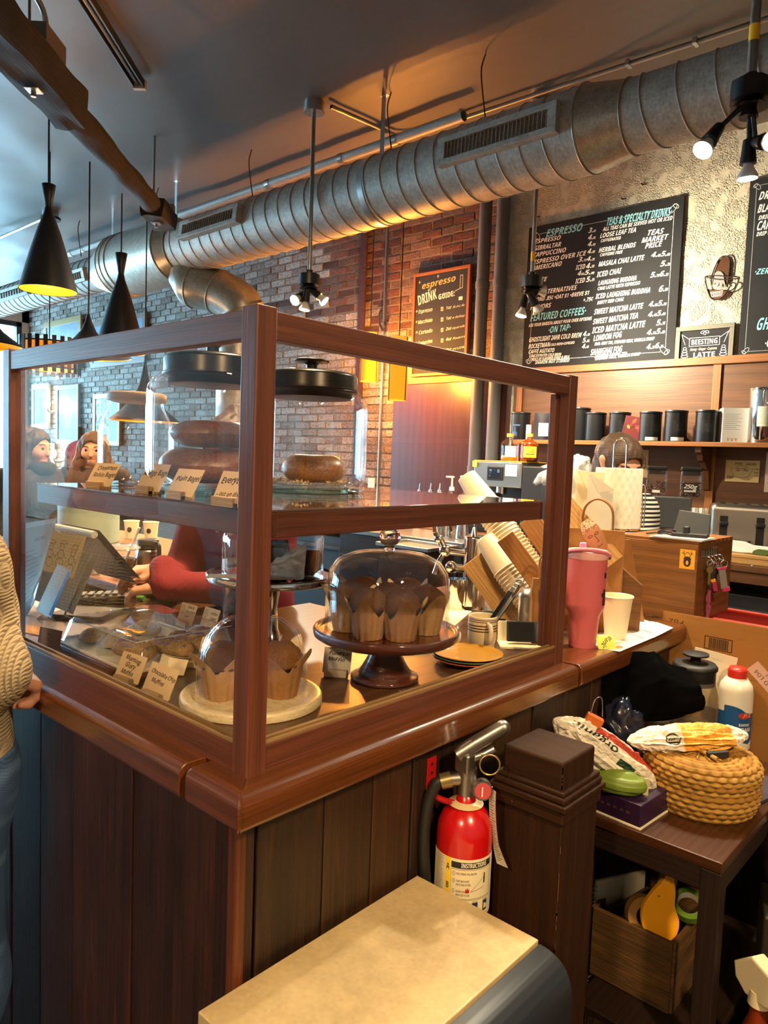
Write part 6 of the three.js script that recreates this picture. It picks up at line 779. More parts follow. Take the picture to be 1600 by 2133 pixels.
// ================================================================ on the bar behind the case
{
  const p = onY(985, 1268, TOP), d = depthOf(p), R = 24 / FOCAL * d, H = yFor(p.x, p.z, 1117) - TOP, t = thing('tap_tower', 'polished steel beer tap tower with a faucet behind the case', 'tap tower', [p.x, TOP, p.z]);
  part('column', lathe([[R * 1.25, 0], [R * 1.25, 0.008], [R, 0.014], [R, H - 0.008], [R * 0.96, H], [0.001, H]], 40), m.chrome, t); const sd = camR.clone().multiplyScalar(-1);
  const q = (s, y, f = 0) => V(sd.x * s - camF.x * f, y, sd.z * s - camF.z * f);
  part('faucet', [between(q(R * 0.8, H - 0.055), q(R + 0.06, H - 0.05), 0.014, 16), xf(sph(0.021, 18, 12), q(R + 0.062, H - 0.05)), between(q(R + 0.06, H - 0.05), q(R + 0.095, H + 0.01), 0.012, 16), tube([q(R + 0.06, H - 0.05), q(R + 0.082, H - 0.09), q(R + 0.095, H - 0.13)], 0.008, 16, 10), xf(sph(0.016, 16, 12), q(R + 0.085, H - 0.012)), between(q(R * 0.8, H - 0.11), q(R + 0.035, H - 0.105), 0.013, 16), xf(sph(0.02, 16, 12), q(R + 0.04, H - 0.105))], m.chrome, t); part('tap_handle', [between(q(R + 0.095, H + 0.01), q(R + 0.1, H + 0.05), 0.012, 14), between(q(0.005, H), q(0.007, H + 0.03), 0.012, 12, 0.005)], m.chrome, t);
  // second smaller steel canister
  const p2 = onY(952, 1300, TOP); solo('steel_cup', 'small steel cup left of the tap tower behind the muffins', 'cup', lathe([[0.001, 0], [0.03, 0], [0.031, 0.1], [0.029, 0.1], [0.028, 0.006], [0.001, 0.005]], 28), m.chrome, onY(950, 1268, TOP));
  // diagonal cup dispenser: two slanting stacks of paper cups between boards
  const a0 = at(972, 992, 2.30), a1 = at(1128, 1222, 2.18), b0c = at(1010, 1122, 2.22), b1 = at(1128, 1285, 2.12), dirA = a1.clone().sub(a0).normalize(), dirB = b1.clone().sub(b0c).normalize(), face = V(CP.x - a0.x, 0, CP.z - a0.z).normalize();
  const cupG = (() => { const o = [[0.001, 0.0], [0.030, 0.0], [0.0308, 0.002], [0.043, 0.112], [0.0455, 0.113], [0.0462, 0.1155], [0.0452, 0.118], [0.042, 0.117], [0.0415, 0.11], [0.030, 0.006], [0.001, 0.005]]; return lathe(o, 36); })();
  const ORD = 'outermost second third fourth fifth sixth seventh eighth ninth tenth eleventh twelfth thirteenth fourteenth fifteenth sixteenth seventeenth eighteenth nineteenth twentieth twenty-first twenty-second twenty-third twenty-fourth'.split(' ');
  const stack = (s, dir, n, first, group) => { for (let k = 0; k < n; k++) { const c = solo('paper_cup', k === 0 ? first : `${ORD[k]} cup from the upper end of the ${group.slice(0, 5)} slanting stack, only its rim showing`, 'paper cup', cupG, m.cupPaper, s.clone().addScaledVector(dir, k === 0 ? 0 : 0.012 * k), [0, 0, 0], group); c.quaternion.setFromUnitVectors(V(0, 1, 0), dir); } };
  stack(a0, dirA, 24, 'outermost cup of the upper slanting stack, its smooth side showing', 'upper slanting cup stack'); stack(b0c, dirB, 18, 'outermost cup of the lower slanting stack, its smooth side showing', 'lower slanting cup stack');
  const rk = thing('cup_rack', 'slanted wooden rack with boards that hold the two cup stacks', 'rack'); const slab = (u0, v0, u1, v1, d0, d1, w, th, mat, push = 0) => { const A = at(u0, v0, d0), B = at(u1, v1, d1), len = A.distanceTo(B), g = part('board', box(w, len, th, 0.003), mat, rk, A.clone().add(B).multiplyScalar(0.5)); const y = B.clone().sub(A).normalize(), z = face.clone().addScaledVector(y, -face.dot(y)).normalize(), x = y.clone().cross(z); g.quaternion.setFromRotationMatrix(new THREE.Matrix4().makeBasis(x, y, z)); return g; };
  slab(1052, 1118, 1175, 1285, 2.12, 2.06, 0.055, 0.02, m.stick); slab(1100, 1080, 1215, 1240, 2.2, 2.12, 0.065, 0.02, m.stick); slab(985, 1165, 1110, 1335, 2.24, 2.14, 0.085, 0.015, m.bamboo); slab(1160, 1035, 1278, 1176, 2.26, 2.14, 0.07, 0.02, m.bamboo); slab(1165, 1112, 1262, 1226, 2.26, 2.2, 0.085, 0.015, m.stick);
  const tipR = at(1310, 1190, 2.15); part('end_board', ext(shape([[0, 0], [0.13, 0], [0.13, 0.14], [0.02, 0.23]]), 0.015, 0.002), m.boxWood, rk, [tipR.x - 0.1, TOP, tipR.z], [0, 0.4, 0]);
  const fo = at(1238, 1118, 2.04), fg = thing('rack_plaque', 'painted face plaque stuck on the slanting bamboo board', 'plaque', fo); const fx = canvasTex(160, 320, (c, w, h) => { c.fillStyle = '#c48a62'; c.fillRect(0, 0, w, h); c.fillStyle = '#e8d9b0'; c.fillRect(0, 0, w, 70); const r = prng(6); for (let k = 0; k < 60; k++) { c.fillStyle = ['#d8c8a0', '#8a6a50', '#a06a48'][k % 3]; c.fillRect(r() * w, r() * 90, 10, 10); } c.strokeStyle = '#5a3424'; c.lineWidth = 6; for (const x of [48, 108]) { c.beginPath(); c.ellipse(x, 140, 18, 9, 0, 0, 7); c.stroke(); } c.beginPath(); c.moveTo(80, 140); c.lineTo(92, 205); c.lineTo(72, 208); c.stroke(); c.beginPath(); c.moveTo(52, 245); c.quadraticCurveTo(80, 258, 108, 242); c.stroke(); });
  const fgeo = grid(14, 20, (s, q2) => { const y = q2 - 0.5, hw = 0.026 * Math.sqrt(Math.max(0.02, 1 - Math.pow(Math.abs(y * 1.9), 2.4))); return V((s - 0.5) * 2 * hw, y * 0.105, 0.008 * Math.sin(s * PI) * Math.sin(q2 * PI)); }); part('plaque', thick(fgeo, 0.004), M(0xffffff, 0.5, 0, { map: fx }), fg); fg.quaternion.setFromRotationMatrix(new THREE.Matrix4().makeBasis(camR, V(0, 1, 0), camR.clone().cross(V(0, 1, 0)))); fg.rotateZ(0.58);
}
{
  // paper bags and envelopes standing on the bar
  const bag = (label, u, v, w, h, d, mat, yaw, o = {}) => { const p = onY(u, v, TOP), t = thing(o.name ?? 'paper_bag', label, 'paper bag', [p.x, TOP, p.z], yaw); const g = new THREE.BoxGeometry(w, h, d, 8, 12, 4).translate(0, h / 2, 0); displace(g, q => V(q.x + 0.004 * n3(q.x * 20, q.y * 14, 1), q.y, q.z * (1 - 0.75 * q.y / h) + 0.004 * n3(q.x * 16, q.y * 16, 5))); part('bag', uvBox(g), mat, t); if (o.handle) for (const s of [-1, 1]) part('handle', tube([[-w * 0.28, h - 0.01, s * 0.006], [-w * 0.24, h + o.handle * 0.7, s * 0.012], [0, h + o.handle, s * 0.014], [w * 0.24, h + o.handle * 0.7, s * 0.012], [w * 0.28, h - 0.01, s * 0.006]], 0.0028, 30, 6), mat, t); if (o.text) { const tx = canvasTex(128, 512, (c, W, H) => { c.fillStyle = '#b28046'; c.fillRect(0, 0, W, H); c.save(); c.translate(100, 490); c.rotate(-PI / 2); script(c, o.text, 0, 0, 96, '#2a1c10'); c.restore(); }); part('handwriting', new THREE.PlaneGeometry(w * 0.7, h * 0.75), M(0xffffff, 0.85, 0, { map: tx }), t, [w * 0.08, h * 0.48, d / 2 * 0.75 + 0.004], [-0.1, 0, 0]); } return t; };
  bag('kraft paper bag with handwriting down its side, inside right of the tongs', 1132, 1342, 0.075, 0.18, 0.05, m.kraft, 0.75, { handle: 0.07, text: 'VECELLA' });
  bag('kraft paper bag with twisted handles behind the pink tumbler', 1232, 1310, 0.16, 0.30, 0.08, m.kraft, 0.35, { handle: 0.09 });
  const sack = (label, u, vTop, w, d, mat, yaw, sl) => { const p = at(u, 1090, d), h = yFor(p.x, p.z, vTop) - TOP; solo('paper_envelope', label, 'envelope', [thick(grid(10, 10, (s, q) => V((s - 0.5) * w, q * (h - sl * s), 0.006 * Math.sin(s * PI) * (1 - q))), 0.003), xf(ext(shape([[-w / 2, h], [w / 2, h - sl], [-w * 0.1, h * 0.86]]), 0.001, 0), [0, 0, 0.007])], mat, [p.x, TOP + 0.001, p.z], [-0.04, yaw, 0]); };
  sack('tall white paper sack standing right behind the case post', 1196, 976, 0.075, 2.62, M(0xd4d2cc, 0.85), 0.75, 0.01); sack('cream paper sack between the white one and the towel roll', 1220, 983, 0.095, 2.56, M(0xe2cfa4, 0.85), 0.75, 0.0); sack('white folded paper with a slanting top edge before the towel roll', 1243, 988, 0.088, 2.46, M(0xe6dfcc, 0.85), 0.75, 0.05);
  const cp = onY(1290, 1300, TOP); solo('cardboard_divider', 'brown cardboard sheet standing beside the wooden box', 'cardboard', ext(shape([[-0.1, 0], [0.11, 0], [0.045, 0.26], [-0.06, 0.25]]), 0.004, 0.001), m.cardboard, [cp.x - 0.05, TOP, cp.z - 0.03], [-0.05, 0.55, 0]);
  const gs = onY(1268, 1260, TOP), gp = at(1270, 1222, 2.28); solo('green_sticker', 'small green sticker with a dark print on the cardboard', 'sticker', [bx(0.028, 0.058, 0.0012, 0, 0, 0, 0), bx(0.012, 0.03, 0.0006, 0.002, 0, 0.001, 0)], M(0x7fa088, 0.7), gp, [0, 0.6, 0]);
  const gt = at(1023, 1262, 2.08); solo('green_card', 'mint green card with a small dark picture beside the tap tower', 'card', [bx(0.05, 0.065, 0.002, 0, 0, 0, 0.0005)], M(0x7fb09c, 0.7), [gt.x, TOP + 0.034, gt.z], [0, 0.8, 0]); solo('photo_card', 'small dark photo card leaning on the mint card', 'card', [bx(0.026, 0.045, 0.002, 0, 0, 0, 0.0005), bx(0.012, 0.014, 0.001, 0, 0.006, 0.0015, 0)], M(0x1f1d20, 0.6), [gt.x + 0.028, TOP + 0.024, gt.z - 0.012], [0, 0.8, 0]);
  // dark tablet in a cream tray, steel shaker, wrapped bundle behind the mug
  const tb = onY(1080, 1352, TOP), tbg = thing('card_reader', 'black card reader leaning in a cream tray behind the mug', 'card reader', [-0.15, TOP, -1.03], 0.7); part('reader', bx(0.1, 0.055, 0.012, 0, 0.04, 0, 0.004, [-0.3, 0, 0]), m.black, tbg); part('tray', [bx(0.14, 0.008, 0.08, 0, 0.004, 0, 0.003), bx(0.14, 0.06, 0.004, 0, 0.03, -0.03, 0.001, [-0.3, 0, 0])], M(0xe0d2b0, 0.6), tbg);
  const sh = onY(1098, 1330, TOP); solo('shaker', 'tall steel shaker left of the handwritten paper bag', 'shaker', lathe([[0.001, 0], [0.026, 0], [0.03, 0.12], [0.03, 0.124], [0.022, 0.14], [0.001, 0.144]], 28), m.steel, [sh.x, TOP, sh.z]);
  const wr = onY(965, 1338, BASE); solo('folded_napkin', 'white folded napkin left of the striped mug', 'napkin', displace(new RoundedBoxGeometry(0.055, 0.03, 0.04, 4, 0.01), q => q.multiplyScalar(1 + 0.1 * n3(q.x * 40, q.y * 40, q.z * 40))), M(0xd6cdb8, 0.8), [-0.29, BASE + 0.016, -0.885], [0, 0.5, 0]);
  const pl = onY(930, 1290, TOP); solo('clear_lid', 'clear curved plastic lid lying behind the muffin stand', 'lid', lathe([[0.001, 0.03], [0.04, 0.03], [0.055, 0.02], [0.06, 0]], 36), m.acrylic, [-0.33, TOP + 0.001, -1.06]);
  const sp = onY(880, 1395, BASE); solo('glass_plate', 'thin clear glass plate under the right side of the wooden stand', 'plate', lathe([[0.001, 0.003], [0.08, 0.003], [0.1, 0.008], [0.1, 0.010], [0.08, 0.005], [0.001, 0.005]], 48), m.tealGlass, [-0.36, BASE, -0.78]);
  solo('counter_paper', 'cream paper sheet with a brown mark lying on the bar behind the domes', 'paper', bx(0.34, 0.002, 0.26, 0, 0, 0, 0), M(0xe2d0a6, 0.85), [-0.62, TOP + 0.001, -1.12], [0, 0.4, 0]);
}
{
  // pink tumbler, paper cup, sheets and sticky note at the bar end
  const p = [-0.048, TOP, -1.155], t = thing('pink_tumbler', 'tall pink insulated tumbler with a carry handle on the bar end', 'tumbler', p, 0.5), H = yFor(p[0], p[2], 1162) - TOP, r0 = 0.036, r1 = 0.0535, pk = M(0xc86266, 0.4, 0, { clearcoat: 0.2 });
  part('body', lathe([[0.001, 0], [r0 - 0.002, 0], [r0, 0.003], [r0 + 0.004, H * 0.32], [r0 + 0.006, H * 0.37], [r1 - 0.003, H * 0.44], [r1 - 0.001, H * 0.5], [r1, H]], 56), pk, t);
  part('lid', lathe([[r1, H], [r1 + 0.001, H + 0.002], [r1 + 0.001, H + 0.018], [r1 - 0.003, H + 0.022], [r1 * 0.7, H + 0.021], [0.001, H + 0.02]], 56), M(0xe2a9a2, 0.45), t);
  const hp = M(0xd9788a, 0.4); part('carry_handle', [tube([[-r1 - 0.004, H + 0.008, 0], [-r1 * 0.8, H + 0.02, r1 * 0.6], [0, H + 0.028, r1 + 0.006], [r1 * 0.8, H + 0.02, r1 * 0.6], [r1 + 0.004, H + 0.008, 0]], 0.006, 36, 10)], hp, t); part('pivot', [cy(0.009, 0.009, 0.006, r1 + 0.004, H + 0.008, 0, 16, [0, 0, PI / 2]), cy(0.009, 0.009, 0.006, -r1 - 0.004, H + 0.008, 0, 16, [0, 0, PI / 2])], M(0x3a3038, 0.5), t); part('straw_cap', bx(0.018, 0.02, 0.014, -0.012, H + 0.03, -0.01, 0.004), M(0xa98ac0, 0.5), t);
  const dk = M(0x2a1c2c, 0.5), a0 = 0.95; const arc = (a, b, y0, y1) => { const g = new THREE.CylinderGeometry(r1 + 0.0008, r1 + 0.0008, y1 - y0, 10, 1, true, a, b - a); g.translate(0, (y0 + y1) / 2, 0); return g; }; part('side_print', [arc(a0, a0 + 0.25, H * 0.5, H * 0.56), arc(a0 + 0.02, a0 + 0.24, H * 0.56, H * 0.68), arc(a0 - 0.1, a0 + 0.2, H * 0.6, H * 0.64), arc(a0 + 0.05, a0 + 0.25, H * 0.8, H * 0.86)], dk, t);
  const cp = [-0.028, TOP + 0.003, -1.315], hc = yFor(cp[0], cp[2], 1243) - TOP; solo('paper_cup', 'plain cream paper cup standing on the printed sheets', 'paper cup', lathe([[0.001, 0.004], [0.029, 0.004], [0.0295, 0], [0.0415, hc - 0.004], [0.044, hc - 0.004], [0.0447, hc - 0.001], [0.0435, hc + 0.002], [0.041, hc], [0.0405, hc - 0.006], [0.029, 0.009], [0.001, 0.008]], 48), m.cupPaper, cp);
  const shp = canvasTex(420, 560, (c, w, h) => { c.fillStyle = '#e9e4d6'; c.fillRect(0, 0, w, h); c.save(); c.translate(w, h); c.rotate(PI); for (let k = 0; k < 16; k++) { c.fillStyle = '#6a645a'; c.fillRect(50, 60 + k * 22, 140 + (k * 67 % 180), k % 5 ? 4 : 9); } c.restore(); c.fillStyle = '#b07a3c'; c.beginPath(); c.ellipse(330, 500, 44, 26, 0, 0, 7); c.fill(); });
  const q = [[1215, 1345], [1291, 1358], [1402, 1312], [1318, 1283]].map(([u, v]) => onY(u, v, TOP + 0.002)); const sheet = (lift, dx) => thick(grid(8, 8, (s, k) => { const a = q[0].clone().lerp(q[1], s), b = q[3].clone().lerp(q[2], s); return a.lerp(b, k).add(V(dx, lift + (k > 0.7 && s > 0.6 ? 0.006 * (k - 0.7) * 3 : 0), dx * 0.5)); }), 0.0006);
  solo('printed_sheet', 'printed white sheets lying under the paper cup at the bar end', 'paper', [sheet(0, -0.014), sheet(0.0012, 0.0)], M(0xffffff, 0.85, 0, { map: shp }), [0, 0, 0]);
  const yn = onY(1262, 1350, TOP + 0.004), yt = canvasTex(200, 200, (c, w, h) => { c.fillStyle = '#e8cf4a'; c.fillRect(0, 0, w, h); c.save(); c.translate(170, 70); c.rotate(2.5); script(c, 'Blaric', 0, 0, 62, '#2a2414'); c.restore(); }); const yg = thick(grid(6, 10, (s, k) => V((s - 0.5) * 0.05, 0.028 * Math.sin(k * 2.4), -0.045 * k + 0.01)), 0.0005); solo('sticky_note', 'bright yellow handwritten sticky note in front of the cup', 'sticky note', yg, M(0xffffff, 0.8, 0, { map: yt }), [yn.x, TOP + 0.004, yn.z], [0, 0.9, 0]);
}
{
  // wooden box with a slatted top, towel roll, dock, keys
  const z = -1.72, a = onZ(1291, 1117, z), b = onZ(1455, 1142, z), w = b.x - a.x, H = (a.y + b.y) / 2 - TOP + 0.004, d = 0.34, cx = (a.x + b.x) / 2, t = thing('wooden_box', 'brown plywood box with a slatted top and a yellow sticker', 'box', [cx, TOP, z - d / 2]);
  part('front', box(w, H, 0.012, 0.002), m.boxWood, t, [0, H / 2, d / 2 - 0.006]); part('side', box(0.012, H, d - 0.024, 0.002), m.boxWood, t, [w / 2 - 0.006, H / 2, 0]); part('side', box(0.012, H, d - 0.024, 0.002), m.boxWood, t, [-w / 2 + 0.006, H / 2, 0]); part('back', box(w, H, 0.012, 0.002), m.boxWood, t, [0, H / 2, -d / 2 + 0.006]);
  for (let k = 0; k < 8; k++) part('slat', box(w, 0.01, d / 8 - 0.006, 0.002), m.batten, t, [0, H + 0.005, -d / 2 + (k + 0.5) * d / 8]);
  const sp = onZ(1432, 1165, z), st = canvasTex(180, 220, (c, W, Hh) => { c.fillStyle = '#e0a32a'; c.fillRect(0, 0, W, Hh); c.fillStyle = '#2a1c10'; c.strokeStyle = '#2a1c10'; c.lineWidth = 7; c.beginPath(); c.ellipse(90, 105, 44, 26, 0, 0, 7); c.fill(); c.beginPath(); c.moveTo(48, 120); c.quadraticCurveTo(40, 190, 90, 196); c.quadraticCurveTo(140, 190, 132, 120); c.fill(); c.fillStyle = '#e0a32a'; c.beginPath(); c.ellipse(90, 150, 16, 26, 0, 0, 7); c.fill(); for (const s of [-1, 1]) { c.beginPath(); c.moveTo(90 + s * 24, 84); c.quadraticCurveTo(90 + s * 50, 50, 90 + s * 40, 18); c.moveTo(90 + s * 42, 52); c.lineTo(90 + s * 62, 36); c.stroke(); } c.beginPath(); c.arc(90, 60, 26, 3.3, 6.1); c.stroke(); });
  const sg = new THREE.PlaneGeometry(0.048, 0.062); part('sticker', sg, M(0xffffff, 0.6, 0, { map: st }), t, [sp.x - cx, sp.y - TOP, d / 2 + 0.0008]).userData.label = 'yellow sticker with a dark bearded figure';
  const topY = TOP + H + 0.0105;
  // towel roll on a wire stand
  const tp = onY(1283, 1112, topY), tz = -1.90, tx = onZ(1283, 1100, tz).x, tr = thing('paper_towel_roll', 'white paper towel roll on a wire stand on top of the wooden box', 'paper towels', [tx, topY, tz]), R = 47 / FOCAL * depthOf(V(tx, topY, tz)), Ht = yFor(tx, tz, 975) - topY;
  const dots = dataTex(256, 256, (u, v) => { const x = (u * 12) % 1 - 0.5, y = ((v * 12) + (Math.floor(u * 12) % 2) * 0.5) % 1 - 0.5; return grey(0.5 + 0.5 * sstep(0.35, 0.1, Math.hypot(x, y))); }, false);
  part('roll', lathe([[0.02, 0.008], [R - 0.002, 0.006], [R, 0.008], [R, Ht - 0.002], [R - 0.002, Ht], [0.02, Ht], [0.02, 0.008]], 56), M(0xe8dfca, 0.9, 0, { bumpMap: rep(dots, 3, 2), bumpScale: 0.0016 }), tr); part('core', cyl(0.02, 0.02, Ht - 0.01, 24, true), m.kraft, tr, [0, Ht / 2, 0]);
  const hx = 0.023; part('stand', [cy(0.085, 0.085, 0.006, 0, 0.003, 0, 40), tube([[-hx, 0.01, 0], [-hx, Ht + 0.06, 0], [-hx * 0.9, Ht + 0.092, 0], [0, Ht + 0.108, 0], [hx * 0.9, Ht + 0.092, 0], [hx, Ht + 0.06, 0], [hx, 0.01, 0]].map(([x, y, zz]) => V(camR.x * x, y, camR.z * x)), 0.0034, 50, 8)], m.chrome, tr); const ar = camR.clone().multiplyScalar(R + 0.008); part('spring_arm', [tube([V(ar.x, 0.006, ar.z), V(ar.x * 1.02, 0.09, ar.z * 1.02), V(ar.x * 0.94, Ht * 0.7, ar.z * 0.94), V(ar.x * 1.1, Ht * 0.68, ar.z * 1.1), V(ar.x * 1.12, 0.006, ar.z * 1.12)], 0.0026, 40, 7)], m.chrome, tr);
  // black dock, cables and papers
  const dp = onY(1445, 1130, topY); solo('box_papers', 'white papers lying on the front of the wooden box under the black dock', 'paper', [bx(0.17, 0.003, 0.13, 0, 0.0015, 0, 0), bx(0.16, 0.003, 0.13, 0.006, 0.005, 0.004, 0, [0, 0.06, 0])], M(0xd8d0c2, 0.85), [b.x - 0.075, topY, z - 0.06]);
  const dk = thing('phone_dock', 'black slanted phone dock on papers on the wooden box', 'dock', [b.x - 0.055, topY + 0.007, z - 0.075], 0.25); part('back_rest', xf(ext(shape([[-0.055, 0], [0.055, 0], [0.052, 0.075], [-0.042, 0.085]]), 0.008, 0.002), [0, 0.002, -0.022], [-0.5, 0, 0]), m.black, dk); part('foot', [bx(0.11, 0.012, 0.06, 0, 0.006, 0.005, 0.003), bx(0.02, 0.03, 0.03, -0.01, 0.02, 0.018, 0.006)], m.black, dk);
  const cb = []; for (let k = 0; k < 3; k++) cb.push(tube([[0, 0.005 + k * 0.005, 0], [0.03, 0.012 + k * 0.006, 0.02 - k * 0.01], [0.055, 0.006 + k * 0.008, -0.005], [0.03, 0.014, -0.022 + 0.004 * k], [-0.005, 0.01, -0.008], [-0.03, 0.006, 0.01 + 0.006 * k]], 0.0028, 50, 6)); solo('charging_cable', 'tangled black charging cables beside the phone dock', 'cable', cb, m.black, [b.x - 0.155, topY + 0.001, z - 0.06]);
  // hooks and keys on the right side
  const kx = b.x + 0.003, hk = thing('key_rack', 'small metal key rack on the right side of the wooden box', 'key rack', [kx, TOP + H - 0.03, z - 0.1]); part('rack', [bx(0.004, 0.025, 0.15, 0, 0, 0, 0.001), ...[0, 1, 2, 3, 4, 5].map(k => bx(0.002, 0.02, 0.006, 0.0025, 0, -0.06 + k * 0.024, 0))], m.brushed, hk); for (let k = 0; k < 4; k++) part('hook', tube([[0, -0.01, 0.05 - k * 0.035], [0.018, -0.012, 0.05 - k * 0.035], [0.026, -0.024, 0.05 - k * 0.035], [0.018, -0.034, 0.05 - k * 0.035], [0.008, -0.028, 0.05 - k * 0.035]], 0.0022, 24, 7), m.chrome, hk);
  const key = (lab, dx, dy, dz, len, hex, yaw, metal) => { const k = thing('key', lab, 'key', [kx + dx, TOP + H - 0.062 + dy, z - 0.1 + dz], yaw, 'keys on the rack'); part('ring', xf(torus(0.011, 0.0014, 6, 20), [0, 0, 0]), m.chrome, k); part('bow', xf(cyl(0.011, 0.011, 0.003, 20), [0, -0.02, 0], [PI / 2, 0, 0]), M(hex, 0.4, metal), k); part('blade', bx(0.008, len, 0.0022, 0, -0.028 - len / 2, 0, 0.0008), M(hex, 0.4, metal), k); };
  key('brass key on the front hook of the rack', 0.02, 0.002, 0.05, 0.04, 0xb09a5a, 0.8, 1); key('dark key beside the brass one on the rack', 0.024, -0.004, 0.035, 0.05, 0x33201c, 0.4, 0.2); key('long dark key at the middle hook of the rack', 0.026, -0.006, 0.01, 0.062, 0x2a1a18, 1.0, 0.2); key('steel key at the back hook of the rack', 0.022, 0, -0.03, 0.04, 0x9a9a98, 0.2, 1);
  const fob = thing('key_fob', 'grey and magenta felt key fob hanging on the rack', 'key fob', [kx + 0.05, TOP + H - 0.09, z - 0.09], 0.6); part('strap', [bx(0.022, 0.062, 0.006, 0, -0.02, 0, 0.002, [0, 0, 0.2])], M(0x86807c, 0.8), fob); part('strap_edge', [bx(0.024, 0.014, 0.007, 0.011, -0.052, 0, 0.002, [0, 0, 0.2]), bx(0.03, 0.008, 0.007, -0.006, 0.014, 0, 0.002, [0, 0, 0.2])], M(0xc02a6a, 0.7), fob); part('tag', [bx(0.014, 0.036, 0.005, -0.026, -0.042, 0.006, 0.002, [0, 0, 0.25])], M(0xa82250, 0.7), fob); part('tag_band', bx(0.015, 0.010, 0.0055, -0.032, -0.026, 0.006, 0.001, [0, 0, 0.25]), m.yellow, fob); part('fob_ring', xf(torus(0.011, 0.0015, 6, 20), [0, 0.03, 0]), m.chrome, fob);
  solo('pink_lanyard', 'twisted pink cord hanging under the keys', 'cord', [tube([[0, 0, 0], [0.003, -0.03, 0.002], [-0.002, -0.06, 0], [0.002, -0.09, 0]], 0.005, 20, 7), tube([[0.005, 0, 0], [-0.004, -0.03, 0.004], [0.005, -0.06, -0.003], [-0.002, -0.09, 0.003]], 0.004, 20, 7)], M(0xa04a70, 0.8), [kx + 0.012, TOP + 0.1, z - 0.08]);
}
// ================================================================ people: one continuous surface each, from joints
function field(prims, k) {                              // smooth union of tapered capsules
  const n = prims.length, A = new Float64Array(n * 9);
  prims.forEach(([a, b, ra, rb], i) => { const d = [b.x - a.x, b.y - a.y, b.z - a.z], l = d[0] * d[0] + d[1] * d[1] + d[2] * d[2] || 1e-9; A.set([a.x, a.y, a.z, d[0], d[1], d[2], l, ra, rb ?? ra], i * 9); });
  return (x, y, z) => {
    let s = 1e3;
    for (let i = 0; i < n * 9; i += 9) { const px = x - A[i], py = y - A[i + 1], pz = z - A[i + 2]; let h = (px * A[i + 3] + py * A[i + 4] + pz * A[i + 5]) / A[i + 6]; h = h < 0 ? 0 : h > 1 ? 1 : h; const ex = px - h * A[i + 3], ey = py - h * A[i + 4], ez = pz - h * A[i + 5], d = Math.sqrt(ex * ex + ey * ey + ez * ez) - (A[i + 7] + h * (A[i + 8] - A[i + 7])); const m2 = Math.max(k - Math.abs(s - d), 0) / k; s = Math.min(s, d) - m2 * m2 * k * 0.25; }
    return s;
  };
}
function bounds(prims, pad = 0.03) { const b = new THREE.Box3(); for (const [a, c, r, r2] of prims) for (const p of [a, c]) { const q = Math.max(r, r2 ?? r) + pad; b.expandByPoint(p.clone().addScalar(q)); b.expandByPoint(p.clone().addScalar(-q)); } return b; }
function meshField(f, b, res, uvk = 1) {
  const mc = new MarchingCubes(res, m.black, false, false, 400000), s = b.getSize(V(0, 0, 0)).multiplyScalar(0.5), c = b.getCenter(V(0, 0, 0)), hs = res / 2; let i = 0; mc.isolation = 0;
  for (let z = 0; z < res; z++) for (let y = 0; y < res; y++) for (let x = 0; x < res; x++) mc.field[i++] = -f(c.x + (x - hs) / hs * s.x, c.y + (y - hs) / hs * s.y, c.z + (z - hs) / hs * s.z);
  mc.update(); const g = new THREE.BufferGeometry(), n = mc.count, P = new Float32Array(n * 3), uv = new Float32Array(n * 2);
  for (let k = 0; k < n; k++) { P[3 * k] = c.x + mc.positionArray[3 * k] * s.x; P[3 * k + 1] = c.y + mc.positionArray[3 * k + 1] * s.y; P[3 * k + 2] = c.z + mc.positionArray[3 * k + 2] * s.z; uv[2 * k] = (P[3 * k] - P[3 * k + 2]) * uvk; uv[2 * k + 1] = P[3 * k + 1] * uvk; }
  g.setAttribute('position', new THREE.BufferAttribute(P, 3)); g.setAttribute('uv', new THREE.BufferAttribute(uv, 2)); const q = mergeVertices(g, 1e-5); q.computeVertexNormals(); return q;
}
function handPrims(w, fwd, up, side, curl) {            // wrist, direction of the fingers, back of the hand; side +1 puts the thumb along fwd x up
  fwd = fwd.clone().normalize(); const lat = fwd.clone().cross(up).normalize(), bk = lat.clone().cross(fwd).normalize(), S = 0.87, L = (a, b, c) => w.clone().addScaledVector(fwd, a * S).addScaledVector(lat, b * side * S).addScaledVector(bk, c * S), out = [];
  for (const o of [-0.028, -0.009, 0.010, 0.028]) out.push([L(0.0, o * 0.6, 0), L(0.085, o, 0), 0.015, 0.012]);
  [[0.029, 0.040, 0.026, 0.019], [0.010, 0.045, 0.029, 0.021], [-0.010, 0.042, 0.027, 0.020], [-0.029, 0.033, 0.021, 0.017]].forEach(([o, a, b, c], k) => { let p = L(0.088, o, 0), ang = -curl * (0.55 + 0.06 * k); for (let len of [a, b, c]) { len *= S; const q = p.clone().addScaledVector(fwd, Math.cos(ang) * len).addScaledVector(bk, Math.sin(ang) * len); out.push([p, q, 0.0092, 0.0078]); p = q; ang -= curl * 0.7; } });
  const t0 = L(0.022, 0.030, -0.006), t1 = L(0.055, 0.052, -0.016), t2 = L(0.085, 0.050, -0.022); out.push([t0, t1, 0.014, 0.0105], [t1, t2, 0.0105, 0.0085]); return out;
}
